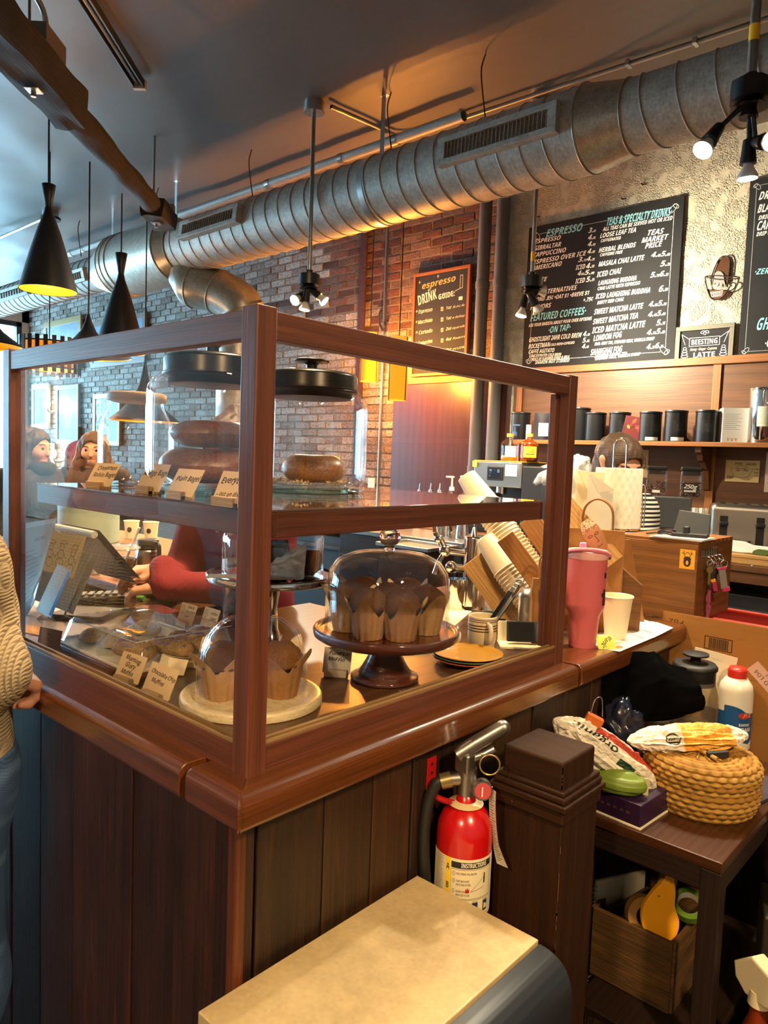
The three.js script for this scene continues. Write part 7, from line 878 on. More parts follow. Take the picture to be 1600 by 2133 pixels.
function person(label, o) {
  const { x, z, yaw = 0, H = 1.66, skin = 0xc98f70, lean = 0.04, hands = [null, null], nod = 0.1, turn = 0 } = o, k = H / 1.7, t = thing('person', label, 'person', [0, 0, 0]);
  const f = V(Math.sin(yaw), 0, Math.cos(yaw)), r = V(Math.cos(yaw), 0, -Math.sin(yaw)), P = (a, y, b) => V(x, y * k, z).addScaledVector(r, a * k).addScaledVector(f, b * k + lean * Math.max(0, y - 0.9) * 2);
  const j = { pel: P(0, 0.95, 0), che: P(0, 1.25, 0), top: P(0, 1.40, -0.01), neck: P(0, 1.47, -0.005), head: P(0, 1.585, 0.02) };
  const skinM = M(skin, 0.55), torso = [[P(-0.07, 0.95, 0), P(0.07, 0.95, 0), 0.115 * k], [P(-0.06, 1.1, 0), P(0.06, 1.1, 0), 0.1 * k], [P(-0.085, 1.28, 0), P(0.085, 1.28, 0), 0.105 * k], [P(-0.13, 1.40, -0.01), P(0.13, 1.40, -0.01), 0.062 * k], [j.pel, j.top, 0.1 * k, 0.08 * k]];
  const legs = [], arms = [], fine = [];
  for (const s of [-1, 1]) {
    const hip = P(s * 0.09, 0.90, 0), kn = (o.knees && s === 1 ? o.knees : P(s * 0.1, 0.49, 0.02)), an = P(s * 0.1, 0.08, -0.02), toe = P(s * 0.12, 0.045, 0.13);
    legs.push([hip, kn, 0.086 * k, 0.058 * k], [kn, an, 0.056 * k, 0.036 * k], [an, toe, 0.036 * k, 0.032 * k]);
    const sh = P(s * 0.165, 1.395, -0.01), tg = hands[s < 0 ? 0 : 1], wrist = tg?.p ?? P(s * 0.25, 0.88, 0.06), L1 = 0.29 * k, L2 = 0.25 * k, d = wrist.clone().sub(sh), D = Math.min(d.length(), L1 + L2 - 0.005), dir = d.clone().normalize(), w2 = sh.clone().addScaledVector(dir, D), a = (L1 * L1 - L2 * L2 + D * D) / (2 * D), hgt = Math.sqrt(Math.max(0, L1 * L1 - a * a)), pole = (tg?.pole ?? V(0, -1, 0).addScaledVector(r, s * 0.5).addScaledVector(f, -0.5)), po = pole.clone().addScaledVector(dir, -pole.dot(dir)).normalize(), el = sh.clone().addScaledVector(dir, a).addScaledVector(po, hgt);
    arms.push([sh, el, 0.052 * k, 0.042 * k], [el, w2, 0.042 * k, 0.028 * k]); const fd = tg?.dir ?? w2.clone().sub(el).normalize(); fine.push(handPrims(w2.clone().addScaledVector(fd, 0.01), fd, tg?.up ?? f.clone().multiplyScalar(0.6).addScaledVector(r, s), s, tg?.curl ?? 0.5));
  }
  const all = [...torso, ...legs, ...arms, [j.top, j.head.clone().addScaledVector(f, -0.02), 0.058 * k, 0.052 * k]];
  const geos = [meshField(field(all, 0.05), bounds(all), 70)];
  for (const h of fine) geos.push(meshField(field(h, 0.009), bounds(h, 0.012), 52));
  // head: skull, jaw, nose, brow, ears
  const q = new THREE.Quaternion().setFromEuler(new THREE.Euler(nod, yaw + turn, o.tilt ?? 0, 'YXZ')), hp = (a, b, c) => V(a, b, c).multiplyScalar(k).applyQuaternion(q).add(j.head);
  const hd = [[hp(0, 0.035, -0.02), hp(0, 0.03, 0.0), 0.082 * k, 0.078 * k], [hp(0, -0.03, 0.028), hp(0, -0.065, 0.045), 0.058 * k, 0.034 * k], [hp(-0.03, -0.012, 0.045), hp(0.03, -0.012, 0.045), 0.036 * k], [hp(0, 0.016, 0.082), hp(0, -0.018, 0.098), 0.007 * k, 0.0105 * k], [hp(-0.028, 0.034, 0.068), hp(0.028, 0.034, 0.068), 0.013 * k], [hp(0, -0.055, 0.066), hp(0, -0.055, 0.07), 0.018 * k], [hp(0.075, 0.005, -0.005), hp(0.082, 0.03, -0.012), 0.012 * k, 0.016 * k], [hp(-0.075, 0.005, -0.005), hp(-0.082, 0.03, -0.012), 0.012 * k, 0.016 * k], [hp(0, -0.06, -0.02), hp(0, -0.12, -0.03), 0.05 * k, 0.05 * k]];
  geos.push(meshField(field(hd, 0.022), bounds(hd, 0.03), 60));
  part('body', geos, skinM, t);
  const ey = []; for (const s of [-1, 1]) ey.push(xf(sph(0.0125 * k, 14, 10), hp(s * 0.031, 0.016, 0.072))); part('eyes', ey, M(o.shut ? skin : 0x2a201c, 0.25), t);
  part('eyebrows', [-1, 1].map(s => tube([hp(s * 0.016, 0.036, 0.083), hp(s * 0.032, 0.042, 0.081), hp(s * 0.05, 0.036, 0.066)], 0.0035 * k, 10, 6)), M(o.brow ?? 0x3a2618, 0.8), t); part('lips', [tube([hp(-0.024, -0.044, 0.072), hp(-0.008, -0.040, 0.085), hp(0.008, -0.040, 0.085), hp(0.024, -0.044, 0.072)], 0.0045 * k, 14, 6), tube([hp(-0.02, -0.049, 0.073), hp(0, -0.052, 0.085), hp(0.02, -0.049, 0.073)], 0.005 * k, 14, 6)], M(0xa85a50, 0.45), t);
  const grow = (p, e) => p.map(([a, b, ra, rb]) => [a, b, ra + e, (rb ?? ra) + e]);
  const cl = (name, prims, mt, cut, kk = 0.06, res = 72) => { const fn = field(prims, kk); return part(name, meshField(cut ? (X, Y, Z) => Math.max(fn(X, Y, Z), cut(X, Y, Z)) : fn, bounds(prims), res, o.uvk ?? 6), mt, t); };
  const e = o.bulk ?? 0.02; const tp = grow([...torso, arms[0], arms[1], arms[2], arms[3]], e); if (o.sleeveCut) { tp[tp.length - 1][1] = tp[tp.length - 1][0].clone().lerp(tp[tp.length - 1][1], o.sleeveCut); }
  cl(o.topName ?? 'sweater', tp, o.top, (X, Y) => Math.max((o.hem ?? 0.86) * k - Y, Y - 1.475 * k));
  cl('trousers', grow([...legs.filter((_, i) => i % 3 !== 2), torso[0]], o.legBulk ?? 0.014), o.trousers, (X, Y) => Math.max(0.05 - Y, Y - 1.0 * k)); cl('shoes', grow([legs[2], legs[5]], 0.012), m.black, (X, Y) => -Y + 0.001, 0.02, 40);
  // hair
  if (o.hair !== undefined) { const hm = M(o.hair, 0.55, 0, { bumpMap: rep(T.bumpGrain, 3, 3), bumpScale: 0.003 }), hr = [[hp(0, 0.045, -0.03), hp(0, 0.05, 0.005), 0.088 * k, 0.081 * k], [hp(0, -0.02, -0.05), hp(0, 0.03, -0.03), 0.075 * k, 0.085 * k]]; if (o.long) for (const s of [-1, 1]) hr.push([hp(s * 0.07, 0.03, 0.0), hp(s * 0.095, -0.09, 0.01), 0.032 * k, 0.036 * k], [hp(s * 0.095, -0.09, 0.01), hp(s * 0.1, -0.2, 0.03), 0.036 * k, 0.024 * k]); if (o.long) hr.push([hp(0, 0, -0.07), hp(0, -0.2, -0.07), 0.06 * k, 0.05 * k]); if (o.bun) hr.push([hp(0, 0.10, -0.09), hp(0, 0.11, -0.09), 0.035 * k]); const ff = field(hr, 0.03), iq = q.clone().invert(), tmp = V(0, 0, 0); part('hair', meshField((X, Y, Z) => { tmp.set(X, Y, Z).sub(j.head).applyQuaternion(iq).divideScalar(k); const n = 0.004 * n3(X * 30, Y * 8, Z * 30); return Math.max(ff(X, Y, Z) + n, -Math.max(Math.hypot(tmp.x * 1.12, (tmp.y + 0.018) * 0.80) - 0.075, 0.012 - tmp.z) ); }, bounds(hr), 56), hm, t); }
  return { t, j, hp, P, k, q };
}
const knit = (hex, s = 1) => M(hex, 0.95, 0, { bumpMap: rep(T.knit, s, s), bumpScale: 0.004, sheen: 0.4 }), fab = (hex) => M(hex, 0.9, 0, { bumpMap: rep(T.fold, 0.4, 0.4), bumpScale: 0.008 }), denim = M(0x6f92c0, 0.85, 0, { map: rep(T.denim, 0.3, 0.3), bumpMap: rep(T.cloth, 3, 3), bumpScale: 0.001 });
{
  const hw = at(-14, 1402, 1.40), c = person('customer at the left edge in a cream knit sweater and blue jeans', { x: -0.80, z: 0.205, legBulk: 0.05, yaw: PI - 0.05, H: 1.61, lean: 0.02, bulk: 0.042, sleeveCut: 0.93, hair: 0x4a3422, long: true, top: knit(0xb3a184, 1), uvk: 11, trousers: denim, hem: 0.98,
    hands: [{ p: hw, dir: V(-0.25, -0.35, -0.85), up: V(0.4, 1, 0.1), curl: 1.35, pole: V(-0.5, -0.9, 0.7) }, null] });
  // bunched cuff
  const cuff = []; for (let k = 0; k < 4; k++) cuff.push(xf(displace(torus(0.041 + 0.004 * (k % 2), 0.013, 10, 28), p => p.multiplyScalar(1 + 0.06 * n3(p.x * 30, p.y * 30, k * 3))), [0, 0, 0])); const dir = V(0.1, -0.2, -0.85).normalize(); cuff.forEach((g, k) => { g.applyQuaternion(qua.setFromUnitVectors(V(0, 0, 1), dir)); const p = hw.clone().addScaledVector(dir, -0.012 - k * 0.02); g.translate(p.x, p.y, p.z); }); part('cuff', merge(cuff), knit(0xb3a184, 4), c.t);
}
{
  const h0 = at(296, 1212, 2.16), h1 = at(290, 1190, 2.2), c = person('barista in a dark red sweatshirt leaning over the tablet till', { x: -1.19, z: -0.93, yaw: 0.28, H: 1.66, lean: 0.09, bulk: 0.014, nod: 0.5, skin: 0xc08a6c, hair: 0x3a2416, bun: true, top: fab(0x781620), uvk: 2.2, trousers: fab(0x22242a), hands: [{ p: h1.clone().add(V(0.05, 0.01, -0.05)), dir: V(-0.5, -0.1, 0.5), up: V(0, 1, 0.2), curl: 0.8 }, { p: h0.clone().add(V(0.06, -0.01, -0.04)), dir: V(-0.7, -0.1, 0.45), up: V(0.1, 1, 0.2), curl: 0.9 }] });
  const p = c.P(0, 1.335, 0.125), n0 = c.P(-0.05, 1.46, 0.06), n1 = c.P(0.05, 1.46, 0.06); part('necklace', [tube([n0, c.P(-0.02, 1.39, 0.115), p, c.P(0.02, 1.39, 0.115), n1], 0.0016, 30, 6), xf(sph(0.008, 12, 8), p)], M(0xe0d0b8, 0.3, 0.6), c.t);
}
{
  const st = canvasTex(16, 256, (c, w, h) => { for (let k = 0; k < 16; k++) { c.fillStyle = k % 2 ? '#e2dccf' : '#1b1a1c'; c.fillRect(0, k * 16, w, 16); } }); st.wrapS = st.wrapT = THREE.RepeatWrapping;
  person('barista in a striped shirt half hidden behind the paper towel roll', { x: -0.53, z: -2.26, yaw: 1.1, H: 1.67, nod: 0.45, skin: 0xcf9a7c, hair: 0x4a3526, top: M(0xffffff, 0.9, 0, { map: rep(st, 1, 1.4) }), topName: 'shirt', uvk: 5, trousers: fab(0x1d1e22) });
  person('woman with long light brown hair seen past the lidded jar', { x: -3.84, z: -1.66, yaw: 0.95, H: 1.64, nod: 0.12, skin: 0xd7a58c, hair: 0x4a382c, long: true, top: fab(0x2a2c33), topName: 'coat', trousers: fab(0x24262c) });
  const b = person('customer in a purple wool hat seen from behind', { x: -4.66, z: -1.88, yaw: 2.9, H: 1.55, skin: 0xcaa088, hair: 0x6a5648, long: true, top: fab(0x7d7d78), topName: 'coat', bulk: 0.04, trousers: fab(0x2c2c30) });
  const hg = sph(0.105, 32, 20); displace(hg, v => { v.y = v.y > 0 ? v.y * 1.05 : v.y * 0.75; return v.multiplyScalar(1 + 0.03 * Math.sin(Math.atan2(v.z, v.x) * 18)); }); part('wool_hat', hg, knit(0x7a4a68, 3), b.t, b.hp(0, 0.05, -0.02));
  const d = person('customer with a dark scarf under the chin, in profile behind the left post', { x: -3.53, z: -1.07, yaw: 2.15, H: 1.64, skin: 0xc08868, hair: 0x241a16, long: true, top: fab(0x26221f), topName: 'padded_coat', bulk: 0.05, trousers: fab(0x202226) });
  part('scarf', [xf(torus(0.085, 0.035, 12, 32), [0, 0, 0], [PI / 2, 0, 0], [1, 1, 1.2])], fab(0x15161a), d.t, d.hp(0, -0.11, 0.01));
}
// ================================================================ till corner, left part of the bar
{
  const slabQ = (A, B, C, D, th) => { const n = B.clone().sub(A).cross(D.clone().sub(A)).normalize(); return thick(grid(4, 4, (s, q) => A.clone().lerp(B, s).lerp(D.clone().lerp(C, s), q)), th); };
  const A = at(117, 1098, 2.10), B = at(197, 1114, 1.98), C = at(284, 1215, 2.06), D = A.clone().add(C).sub(B), t = thing('tablet_till', 'grey tablet till on a stand, its back turned to the camera', 'till'), n = B.clone().sub(A).cross(C.clone().sub(B)).normalize();
  part('tablet', slabQ(A, B, C, D, -0.018), M(0x4a4c4e, 0.45), t); part('rim', between(A, B, 0.010, 12), M(0xb9b4a6, 0.4), t); const p1 = at(135, 1135, 1.985), p2 = at(206, 1158, 1.96), p3 = at(152, 1280, 1.90), p4 = at(80, 1250, 1.99); part('stand', slabQ(p1, p2, p3, p4, 0.022), M(0x5d5f60, 0.4), t); const fb = onY(160, 1285, TOP); part('foot', bx(0.16, 0.014, 0.14, fb.x, TOP + 0.007, fb.z - 0.03, 0.005, [0, 0.6, 0]), M(0x3a3b3d, 0.5), t);
  const snow = canvasTex(360, 320, (c, w, h) => { c.fillStyle = '#cdb684'; c.fillRect(0, 0, w, h); c.strokeStyle = '#2a2018'; c.lineWidth = 3.5; [[80, 60], [180, 50], [290, 80]].forEach(([x, y], i) => { c.beginPath(); c.ellipse(x, y + 60, 20, 26, 0, 0, 7); c.stroke(); c.beginPath(); c.ellipse(x, y + 118, 26, 32, 0, 0, 7); c.stroke(); c.beginPath(); c.ellipse(x, y + 182, 34, 36, 0, 0, 7); c.stroke(); c.beginPath(); if (i < 2) { c.moveTo(x - 24, y + 40); c.quadraticCurveTo(x, y - 20, x + 40, y + 30); c.lineTo(x - 24, y + 40); } else { c.moveTo(x - 24, y + 44); c.lineTo(x - 16, y); c.lineTo(x + 20, y - 6); c.lineTo(x + 26, y + 40); } c.stroke(); c.fillStyle = '#2a2018'; for (let q = 0; q < 5; q++) c.fillRect(x - 2, y + 100 + q * 18, 5, 5); c.fillRect(x - 10, y + 54, 5, 5); c.fillRect(x + 6, y + 54, 5, 5); c.beginPath(); c.moveTo(x - 26, y + 112); c.lineTo(x - 56, y + 150); c.moveTo(x + 26, y + 112); c.lineTo(x + 52, y + 140); c.stroke(); }); });
  const d1 = at(93, 1103, 1.95), d2 = at(180, 1118, 1.90), d3 = at(154, 1205, 1.88), d4 = at(84, 1186, 1.93); solo('drawing', 'tan paper with three hand-drawn snowmen on the back of the till', 'drawing', slabQ(d1, d2, d3, d4, 0.0006), M(0xffffff, 0.85, 0, { map: flipY(snow) }), [0, 0, 0]);
  function flipY(tx) { tx.wrapT = tx.wrapS = THREE.RepeatWrapping; tx.repeat.y = -1; tx.offset.y = 1; return tx; }
  const e1 = at(126, 1177, 1.80), e2 = at(149, 1189, 1.77), e3 = at(106, 1288, 1.74), e4 = at(82, 1272, 1.78), ph = thing('phone', 'phone leaning upright with a bright glossy screen, left of the till', 'phone'); part('phone_body', slabQ(e1, e2, e3, e4, 0.009), M(0xb9bdc0, 0.3, 0.6), ph); const off = e2.clone().sub(e1).cross(e4.clone().sub(e1)).normalize().multiplyScalar(-0.0012); const ins = (a, b) => a.clone().lerp(b, 0.04).add(off); part('phone_screen', slabQ(ins(e1, e3), ins(e2, e4), ins(e3, e1), ins(e4, e2), 0.0005), new THREE.MeshPhysicalMaterial({ color: 0x0a0e16, emissive: 0x4f9ad8, emissiveIntensity: 0.35, roughness: 0.05, side: THREE.DoubleSide }), ph); const sb = onY(97, 1290, TOP); part('wire_stand', [tube([[sb.x - 0.05, TOP + 0.004, sb.z - 0.02], [sb.x - 0.04, TOP + 0.05, sb.z - 0.03], [sb.x + 0.01, TOP + 0.05, sb.z - 0.05], [sb.x + 0.03, TOP + 0.004, sb.z - 0.03], [sb.x - 0.01, TOP + 0.004, sb.z + 0.02], [sb.x - 0.05, TOP + 0.004, sb.z - 0.02]], 0.003, 50, 6)], m.emt, ph);
  const sg = canvasTex(256, 700, (c, w, h) => { c.fillStyle = '#b9bcc8'; c.fillRect(0, 0, w, h); c.fillStyle = '#d8dce8'; c.fillRect(0, 0, w, 40); fitText(c, 'MENU', 110, 160, 90, 30, '#6c6f7c', 'bold'); for (let k = 0; k < 12; k++) { c.fillStyle = '#7f828e'; c.fillRect(30, 220 + k * 34, 80 + (k * 47 % 100), 6); } });
  const s1 = at(46, 1091, 1.85), s2 = at(119, 1079, 1.78), s3 = at(97, 1195, 1.72), s4 = at(46, 1298, 1.72), so = thing('sign_holder', 'clear acrylic sign holder with a grey printed sheet at the left post', 'sign holder'); const s5 = at(70, 1260, 1.70); part('sheet', slabQ(s1, s2, s5, s4, 0.0006), M(0xffffff, 0.8, 0, { map: flipY(sg) }), so); const o2 = V(0.004, 0, 0.004); part('acrylic_front', slabQ(...[s1, s2, s5, s4].map(p => p.clone().add(o2)), 0.001), m.acrylic, so); part('acrylic_foot', slabQ(s4, s5, onY(120, 1290, TOP + 0.002), onY(60, 1330, TOP + 0.002), 0.002), m.acrylic, so);
  const or = onY(64, 1312, TOP + 0.001); solo('orange_paper', 'orange slip lying on the bar under the sign holder', 'paper', bx(0.14, 0.002, 0.06, 0, 0, 0, 0, [0, 0.3, 0]), M(0xe0951c, 0.8), [or.x, TOP + 0.0015, or.z]); const pp = onY(75, 1270, TOP); solo('pink_paper', 'pale pink printed sheet lying on the bar by the till', 'paper', bx(0.2, 0.0016, 0.18, 0, 0, 0, 0, [0, 0.4, 0]), M(0xd8bfae, 0.85), [pp.x, TOP + 0.001, pp.z - 0.02]);
  const ct = onY(208, 1262, TOP), cr = thing('card_terminal', 'black payment terminal on the bar behind the till', 'card terminal', [ct.x, TOP, ct.z], 0.9); part('body', bx(0.19, 0.03, 0.08, 0, 0.02, 0, 0.01, [0, 0, 0.06]), m.black, cr); part('keys', [0, 1, 2, 3, 4].map(k => bx(0.016, 0.004, 0.05, -0.05 + k * 0.024, 0.038 + k * 0.0012, 0, 0.002)), M(0x55585a, 0.5), cr); const gsn = onY(275, 1250, TOP); solo('green_marker', 'short green marker pen on the bar behind the pastry tray', 'marker', [cy(0.009, 0.009, 0.07, 0, 0.0, 0, 14, [0, 0, PI / 2]), cy(0.0095, 0.0095, 0.02, 0.042, 0, 0, 14, [0, 0, PI / 2])], M(0x4f7a34, 0.5), [gsn.x, TOP + 0.0098, gsn.z], [0, 0.3, 0]);
  // raised ledge on the bar with cups, an iced drink, a carafe and the pale green drum
  const LY = 1.12, ld = thing('raised_ledge', 'raised orange-brown wooden ledge on the far part of the bar', 'ledge', [-2.05, LY, -0.9]); part('ledge_top', box(1.5, 0.03, 0.80, 0.004), m.batten, ld, [0, -0.015, 0]); for (const [a, b] of [[-0.7, -0.3], [0.7, -0.3], [-0.7, 0.3], [0.7, 0.3]]) part('ledge_foot', box(0.05, LY - TOP - 0.03, 0.05, 0.003), m.panel, ld, [a, -(LY - TOP + 0.03) / 2, b]);
  const gd = onY(185, 1128, LY), Rg = 60 / FOCAL * depthOf(gd), Hg = yFor(gd.x, gd.z, 1052) - LY; solo('green_drum', 'large pale green drum tin seen under the left end of the shelf', 'tin', lathe([[0.001, 0], [Rg - 0.004, 0], [Rg, 0.004], [Rg, Hg - 0.006], [Rg * 1.01, Hg - 0.004], [Rg * 1.01, Hg], [Rg * 0.95, Hg], [0.001, Hg - 0.004]], 56), M(0x8fa594, 0.5), [gd.x, LY, gd.z]);
  [[274, 1121, 'left paper cup of the two on the raised ledge'], [314, 1124, 'right paper cup of the two on the raised ledge']].forEach(([u, v, l]) => { const p = onY(u, v, LY), c = thing('paper_cup', l, 'paper cup', [p.x, LY, p.z]); part('cup', lathe([[0.001, 0.003], [0.026, 0.003], [0.028, 0], [0.036, 0.082], [0.038, 0.083], [0.0385, 0.087], [0.035, 0.086], [0.027, 0.008], [0.001, 0.007]], 32), m.cupPaper, c); part('print', xf(sph(0.011, 12, 8), [0.022, 0.045, 0.024], [0, 0.8, 0], [1, 1.2, 0.3]), m.black, c); });
  { const p = onY(257, 1197, LY), s = depthOf(p) / FOCAL, R = 31 * s, H = yFor(p.x, p.z, 1142) - LY, c = thing('iced_drink', 'clear plastic cup of iced coffee with a lid and a white straw', 'drink', [p.x, LY, p.z]); part('cup', lathe([[R * 0.7, 0], [R * 0.96, H - 0.004], [R, H], [R * 0.97, H - 0.004], [R * 0.68, 0.003], [0.001, 0.002]], 40), m.glass, c); part('coffee', lathe([[0.001, 0.004], [R * 0.68, 0.004], [R * 0.86, H * 0.62], [0.001, H * 0.62]], 32), M(0x3a1c0e, 0.15), c); part('ice', [0, 1, 2, 3].map(k => bx(0.024, 0.024, 0.024, Math.cos(k * 1.7) * R * 0.5, H * 0.6, Math.sin(k * 1.7) * R * 0.5, 0.005, [k, k * 2, 0])), m.glass, c); part('lid', [lathe([[R * 1.04, H - 0.004], [R * 1.05, H + 0.004], [R * 0.96, H + 0.006], [R * 0.92, H + 0.012], [0.001, H + 0.012]], 40), xf(torus(R * 1.03, 0.004, 8, 40), [0, H + 0.002, 0], [PI / 2, 0, 0])], m.plasticBag, c); part('straw', between(V(-0.01, 0.02, 0), V(0.05, H + 0.075, -0.03), 0.0045, 10), m.white, c); }
  { const p = onY(307, 1192, LY), s = depthOf(p) / FOCAL, H = yFor(p.x, p.z, 1122) - LY, R = 25 * s, c = thing('carafe', 'steel thermal carafe with a black lid beside the iced coffee', 'carafe', [p.x, LY, p.z]); part('body', lathe([[0.001, 0], [R, 0], [R, H * 0.62], [R * 0.85, H * 0.72], [0.001, H * 0.72]], 36), m.brushed, c); part('lid', lathe([[R * 0.86, H * 0.70], [R * 0.92, H * 0.74], [R * 0.9, H * 0.96], [R * 0.7, H], [0.001, H]], 36), m.black, c); part('handle', tube([[R * 0.9, H * 0.9, 0], [R * 1.7, H * 0.85, 0], [R * 1.7, H * 0.35, 0], [R, H * 0.25, 0]], 0.008, 24, 8), m.black, c); }
  { const p = onY(82, 1216, LY), c = thing('dropper_bottle', 'small clear bottle with a black cap on the ledge by the sign holder', 'bottle', [-1.55, LY, -0.53]); part('bottle', lathe([[0.001, 0], [0.016, 0], [0.016, 0.05], [0.007, 0.058], [0.007, 0.064]], 20), M(0xd8dce0, 0.2, 0, { transmission: 0.6, thickness: 0 }), c); part('cap', cy(0.008, 0.008, 0.022, 0, 0.074, 0, 14), m.black, c); }
}
// ================================================================ in front of the bar: newel, extinguisher, white-topped bin, side table
{
  const nx = 0.157, nz = -0.628, w = 0.132, t = thing('newel_post', 'dark brown square newel post with a moulded cap beside the bar', 'post', [nx, 0, nz]);
  part('shaft', box(0.146, 0.915, 0.146, 0.004), m.newel, t, [0, 0.4575, 0]); part('collar', [bx(0.168, 0.012, 0.168, 0, 0.921, 0, 0.003), bx(0.158, 0.014, 0.158, 0, 0.934, 0, 0.006), bx(0.150, 0.010, 0.150, 0, 0.945, 0, 0.004), bx(0.157, 0.03, 0.157, 0, 0.902, 0, 0.006)], m.newel, t); part('cap', box(w, 0.062, w, 0.007, 3), m.newel, t, [0, 0.972, 0]);
  const worn = M(0x5e3d24, 0.6), q = prng(8), ch = []; for (let k = 0; k < 26; k++) { const y = 0.3 + q() * 0.6; ch.push(bx(0.0014, 0.004 + q() * 0.02, 0.0014, 0.0732, y, 0.0732, 0)); } for (let k = 0; k < 16; k++) ch.push(bx(0.0014, 0.003 + q() * 0.006, 0.0014, 0.0645, 0.948 + q() * 0.045, 0.0645, 0)); part('worn_edge', merge(ch), worn, t).userData.kind = 'stuff';
  const bk = onZ(1052, 1662, nz + 0.074); part('strap_bracket', [bx(0.045, 0.018, 0.002, bk.x - nx + 0.006, bk.y, 0.0745, 0.0006), xf(sph(0.004, 10, 6), [bk.x - nx + 0.018, bk.y, 0.0757])], M(0x4a4032, 0.4, 0.6), t);
  solo('bar_return_panel', 'dark brown panel that joins the bar to the newel post', 'panel', uvBox(new THREE.BoxGeometry(0.092, 0.86, 0.03)), m.newel, [0.046, 0.43, -0.66]);
}
{
  const ex = 0.066, ez = -0.478, R = 0.0535, y0 = 0.512, yS = yFor(ex, ez, 1700), yN = yFor(ex, ez, 1652), t = thing('fire_extinguisher', 'red fire extinguisher with a black hose and an instruction label', 'fire extinguisher', [ex, y0, ez]), H1 = yS - y0, H2 = yN - y0;
  part('cylinder', lathe([[0.001, 0], [R * 0.9, 0.0], [R, 0.012], [R, H1 - 0.03], [R * 0.95, H1 - 0.008], [R * 0.78, H1 + 0.012], [R * 0.5, H1 + 0.026], [0.019, H1 + 0.03], [0.018, H2 + 0.006], [0.001, H2 + 0.006]], 64), m.red, t); part('collar_ring', lathe([[0.019, H1 + 0.0305], [0.033, H1 + 0.026], [0.034, H1 + 0.028], [0.019, H1 + 0.033]], 40), M(0xc9b184, 0.5), t);
  const fa = Math.atan2(CP.x - ex, CP.z - ez), lab = canvasTex(1400, 620, (c, w, h) => {
    c.fillStyle = '#d9cba6'; c.fillRect(0, 0, w, h); for (let k = 0; k < 40; k++) { c.fillStyle = '#5c5344'; c.fillRect(150 + (k % 3) * 6, 20 + k * 14.4, 200 - (k * 37 % 60), 4); } c.fillStyle = '#e8c21c'; c.fillRect(390, 0, 82, h); c.fillStyle = '#1b1a18'; ['A', 'B', 'C'].forEach((s, k) => { c.font = 'bold 88px sans-serif'; c.fillText(s, 400, 130 + k * 195); });
    c.beginPath(); c.moveTo(486, 30); c.lineTo(1180, 30); c.lineTo(1180, 96); c.lineTo(486, 96); c.fill(); fitText(c, 'INSTRUCTIONS', 640, 84, 430, 46, '#efe8d4', 'bold'); c.strokeStyle = '#1b1a18'; c.lineWidth = 4; c.strokeRect(486, 108, 694, 300); c.strokeRect(486, 420, 694, 180);
    [['1', 'HOLD UPRIGHT. PULL RING PIN.', '', 160], ['2', 'START BACK 8 FEET.', 'AIM AT BASE OF FIRE.', 236], ['3', 'SQUEEZE LEVER.', 'SWEEP SIDE TO SIDE.', 344]].forEach(([n, a, b, y]) => { c.beginPath(); c.arc(530, y - 8, 20, 0, 7); c.stroke(); fitText(c, n, 523, y + 2, 14, 22, '#1b1a18', 'bold'); fitText(c, a, 570, y, a.length * 11.5, 22, '#1b1a18', 'bold'); if (b) fitText(c, b, 570, y + 36, b.length * 11.5, 22, '#1b1a18', 'bold'); });
    c.beginPath(); c.moveTo(800, 330); c.lineTo(1010, 200); c.moveTo(800, 335); c.lineTo(1040, 300); c.stroke(); c.fillStyle = '#b02018'; c.beginPath(); c.moveTo(720, 345); c.lineTo(715, 295); c.lineTo(735, 315); c.lineTo(748, 285); c.lineTo(764, 315); c.lineTo(780, 295); c.lineTo(776, 345); c.fill(); c.fillStyle = '#1b1a18'; c.beginPath(); c.arc(1035, 170, 14, 0, 7); c.fill(); c.fillRect(1020, 184, 30, 80);
    [[610, 'TRASH'], [830, 'LIQUIDS'], [1030, 'ELECTRIC']].forEach(([x, s], k) => { c.fillStyle = '#1c2c4a'; c.fillRect(x, 450, 100, 112); c.fillStyle = '#d9cba6'; c.beginPath(); c.moveTo(x + 20, 540); c.lineTo(x + 26, 485); c.lineTo(x + 62, 485); c.lineTo(x + 56, 540); c.fill(); c.beginPath(); c.ellipse(x + 74, 520, 14, 26, 0.3, 0, 7); c.fill(); fitText(c, s, x, 446, 92, 12, '#1b1a18', 'bold'); });
  });
  const lh = 0.116, lg = new THREE.CylinderGeometry(R + 0.0007, R + 0.0007, lh, 72, 1, true, -1.6, 3.2); part('label', lg, M(0xffffff, 0.45, 0, { map: lab }), t, [0, yFor(ex, ez, 1758) - y0 - lh / 2 - 0.002, 0], [0, fa + 0.08, 0]); part('band', cyl(R + 0.001, R + 0.001, 0.016, 56, true), m.black, t, [0, yFor(ex, ez, 1905) - y0 - 0.01, 0]);
  const sd = camR, fw = V(CP.x - ex, 0, CP.z - ez).normalize(), q = (s, y, f = 0) => V(sd.x * s + fw.x * f, H2 + y, sd.z * s + fw.z * f);
  part('valve', [cy(0.018, 0.02, 0.05, 0, H2 + 0.026, 0, 20), xf(box(0.034, 0.04, 0.03, 0.006), q(-0.004, 0.062)), between(q(-0.008, 0.03), q(-0.042, 0.026), 0.014, 18, 0.012)], m.brushed, t);
  const ch = (pts, w) => { const l = []; for (let k = 0; k < pts.length - 1; k++) { const a = pts[k], b = pts[k + 1]; l.push(between(a, b, w, 16)); } return l; };
  part('handle', [...ch([q(-0.02, 0.075), q(0.012, 0.098), q(0.058, 0.128), q(0.064, 0.132)], 0.0145), xf(sph(0.0145, 16, 12), q(0.064, 0.132))], m.brushed, t); part('lever', [...ch([q(-0.01, 0.062), q(0.03, 0.078), q(0.05, 0.09)], 0.008)], m.steel, t);
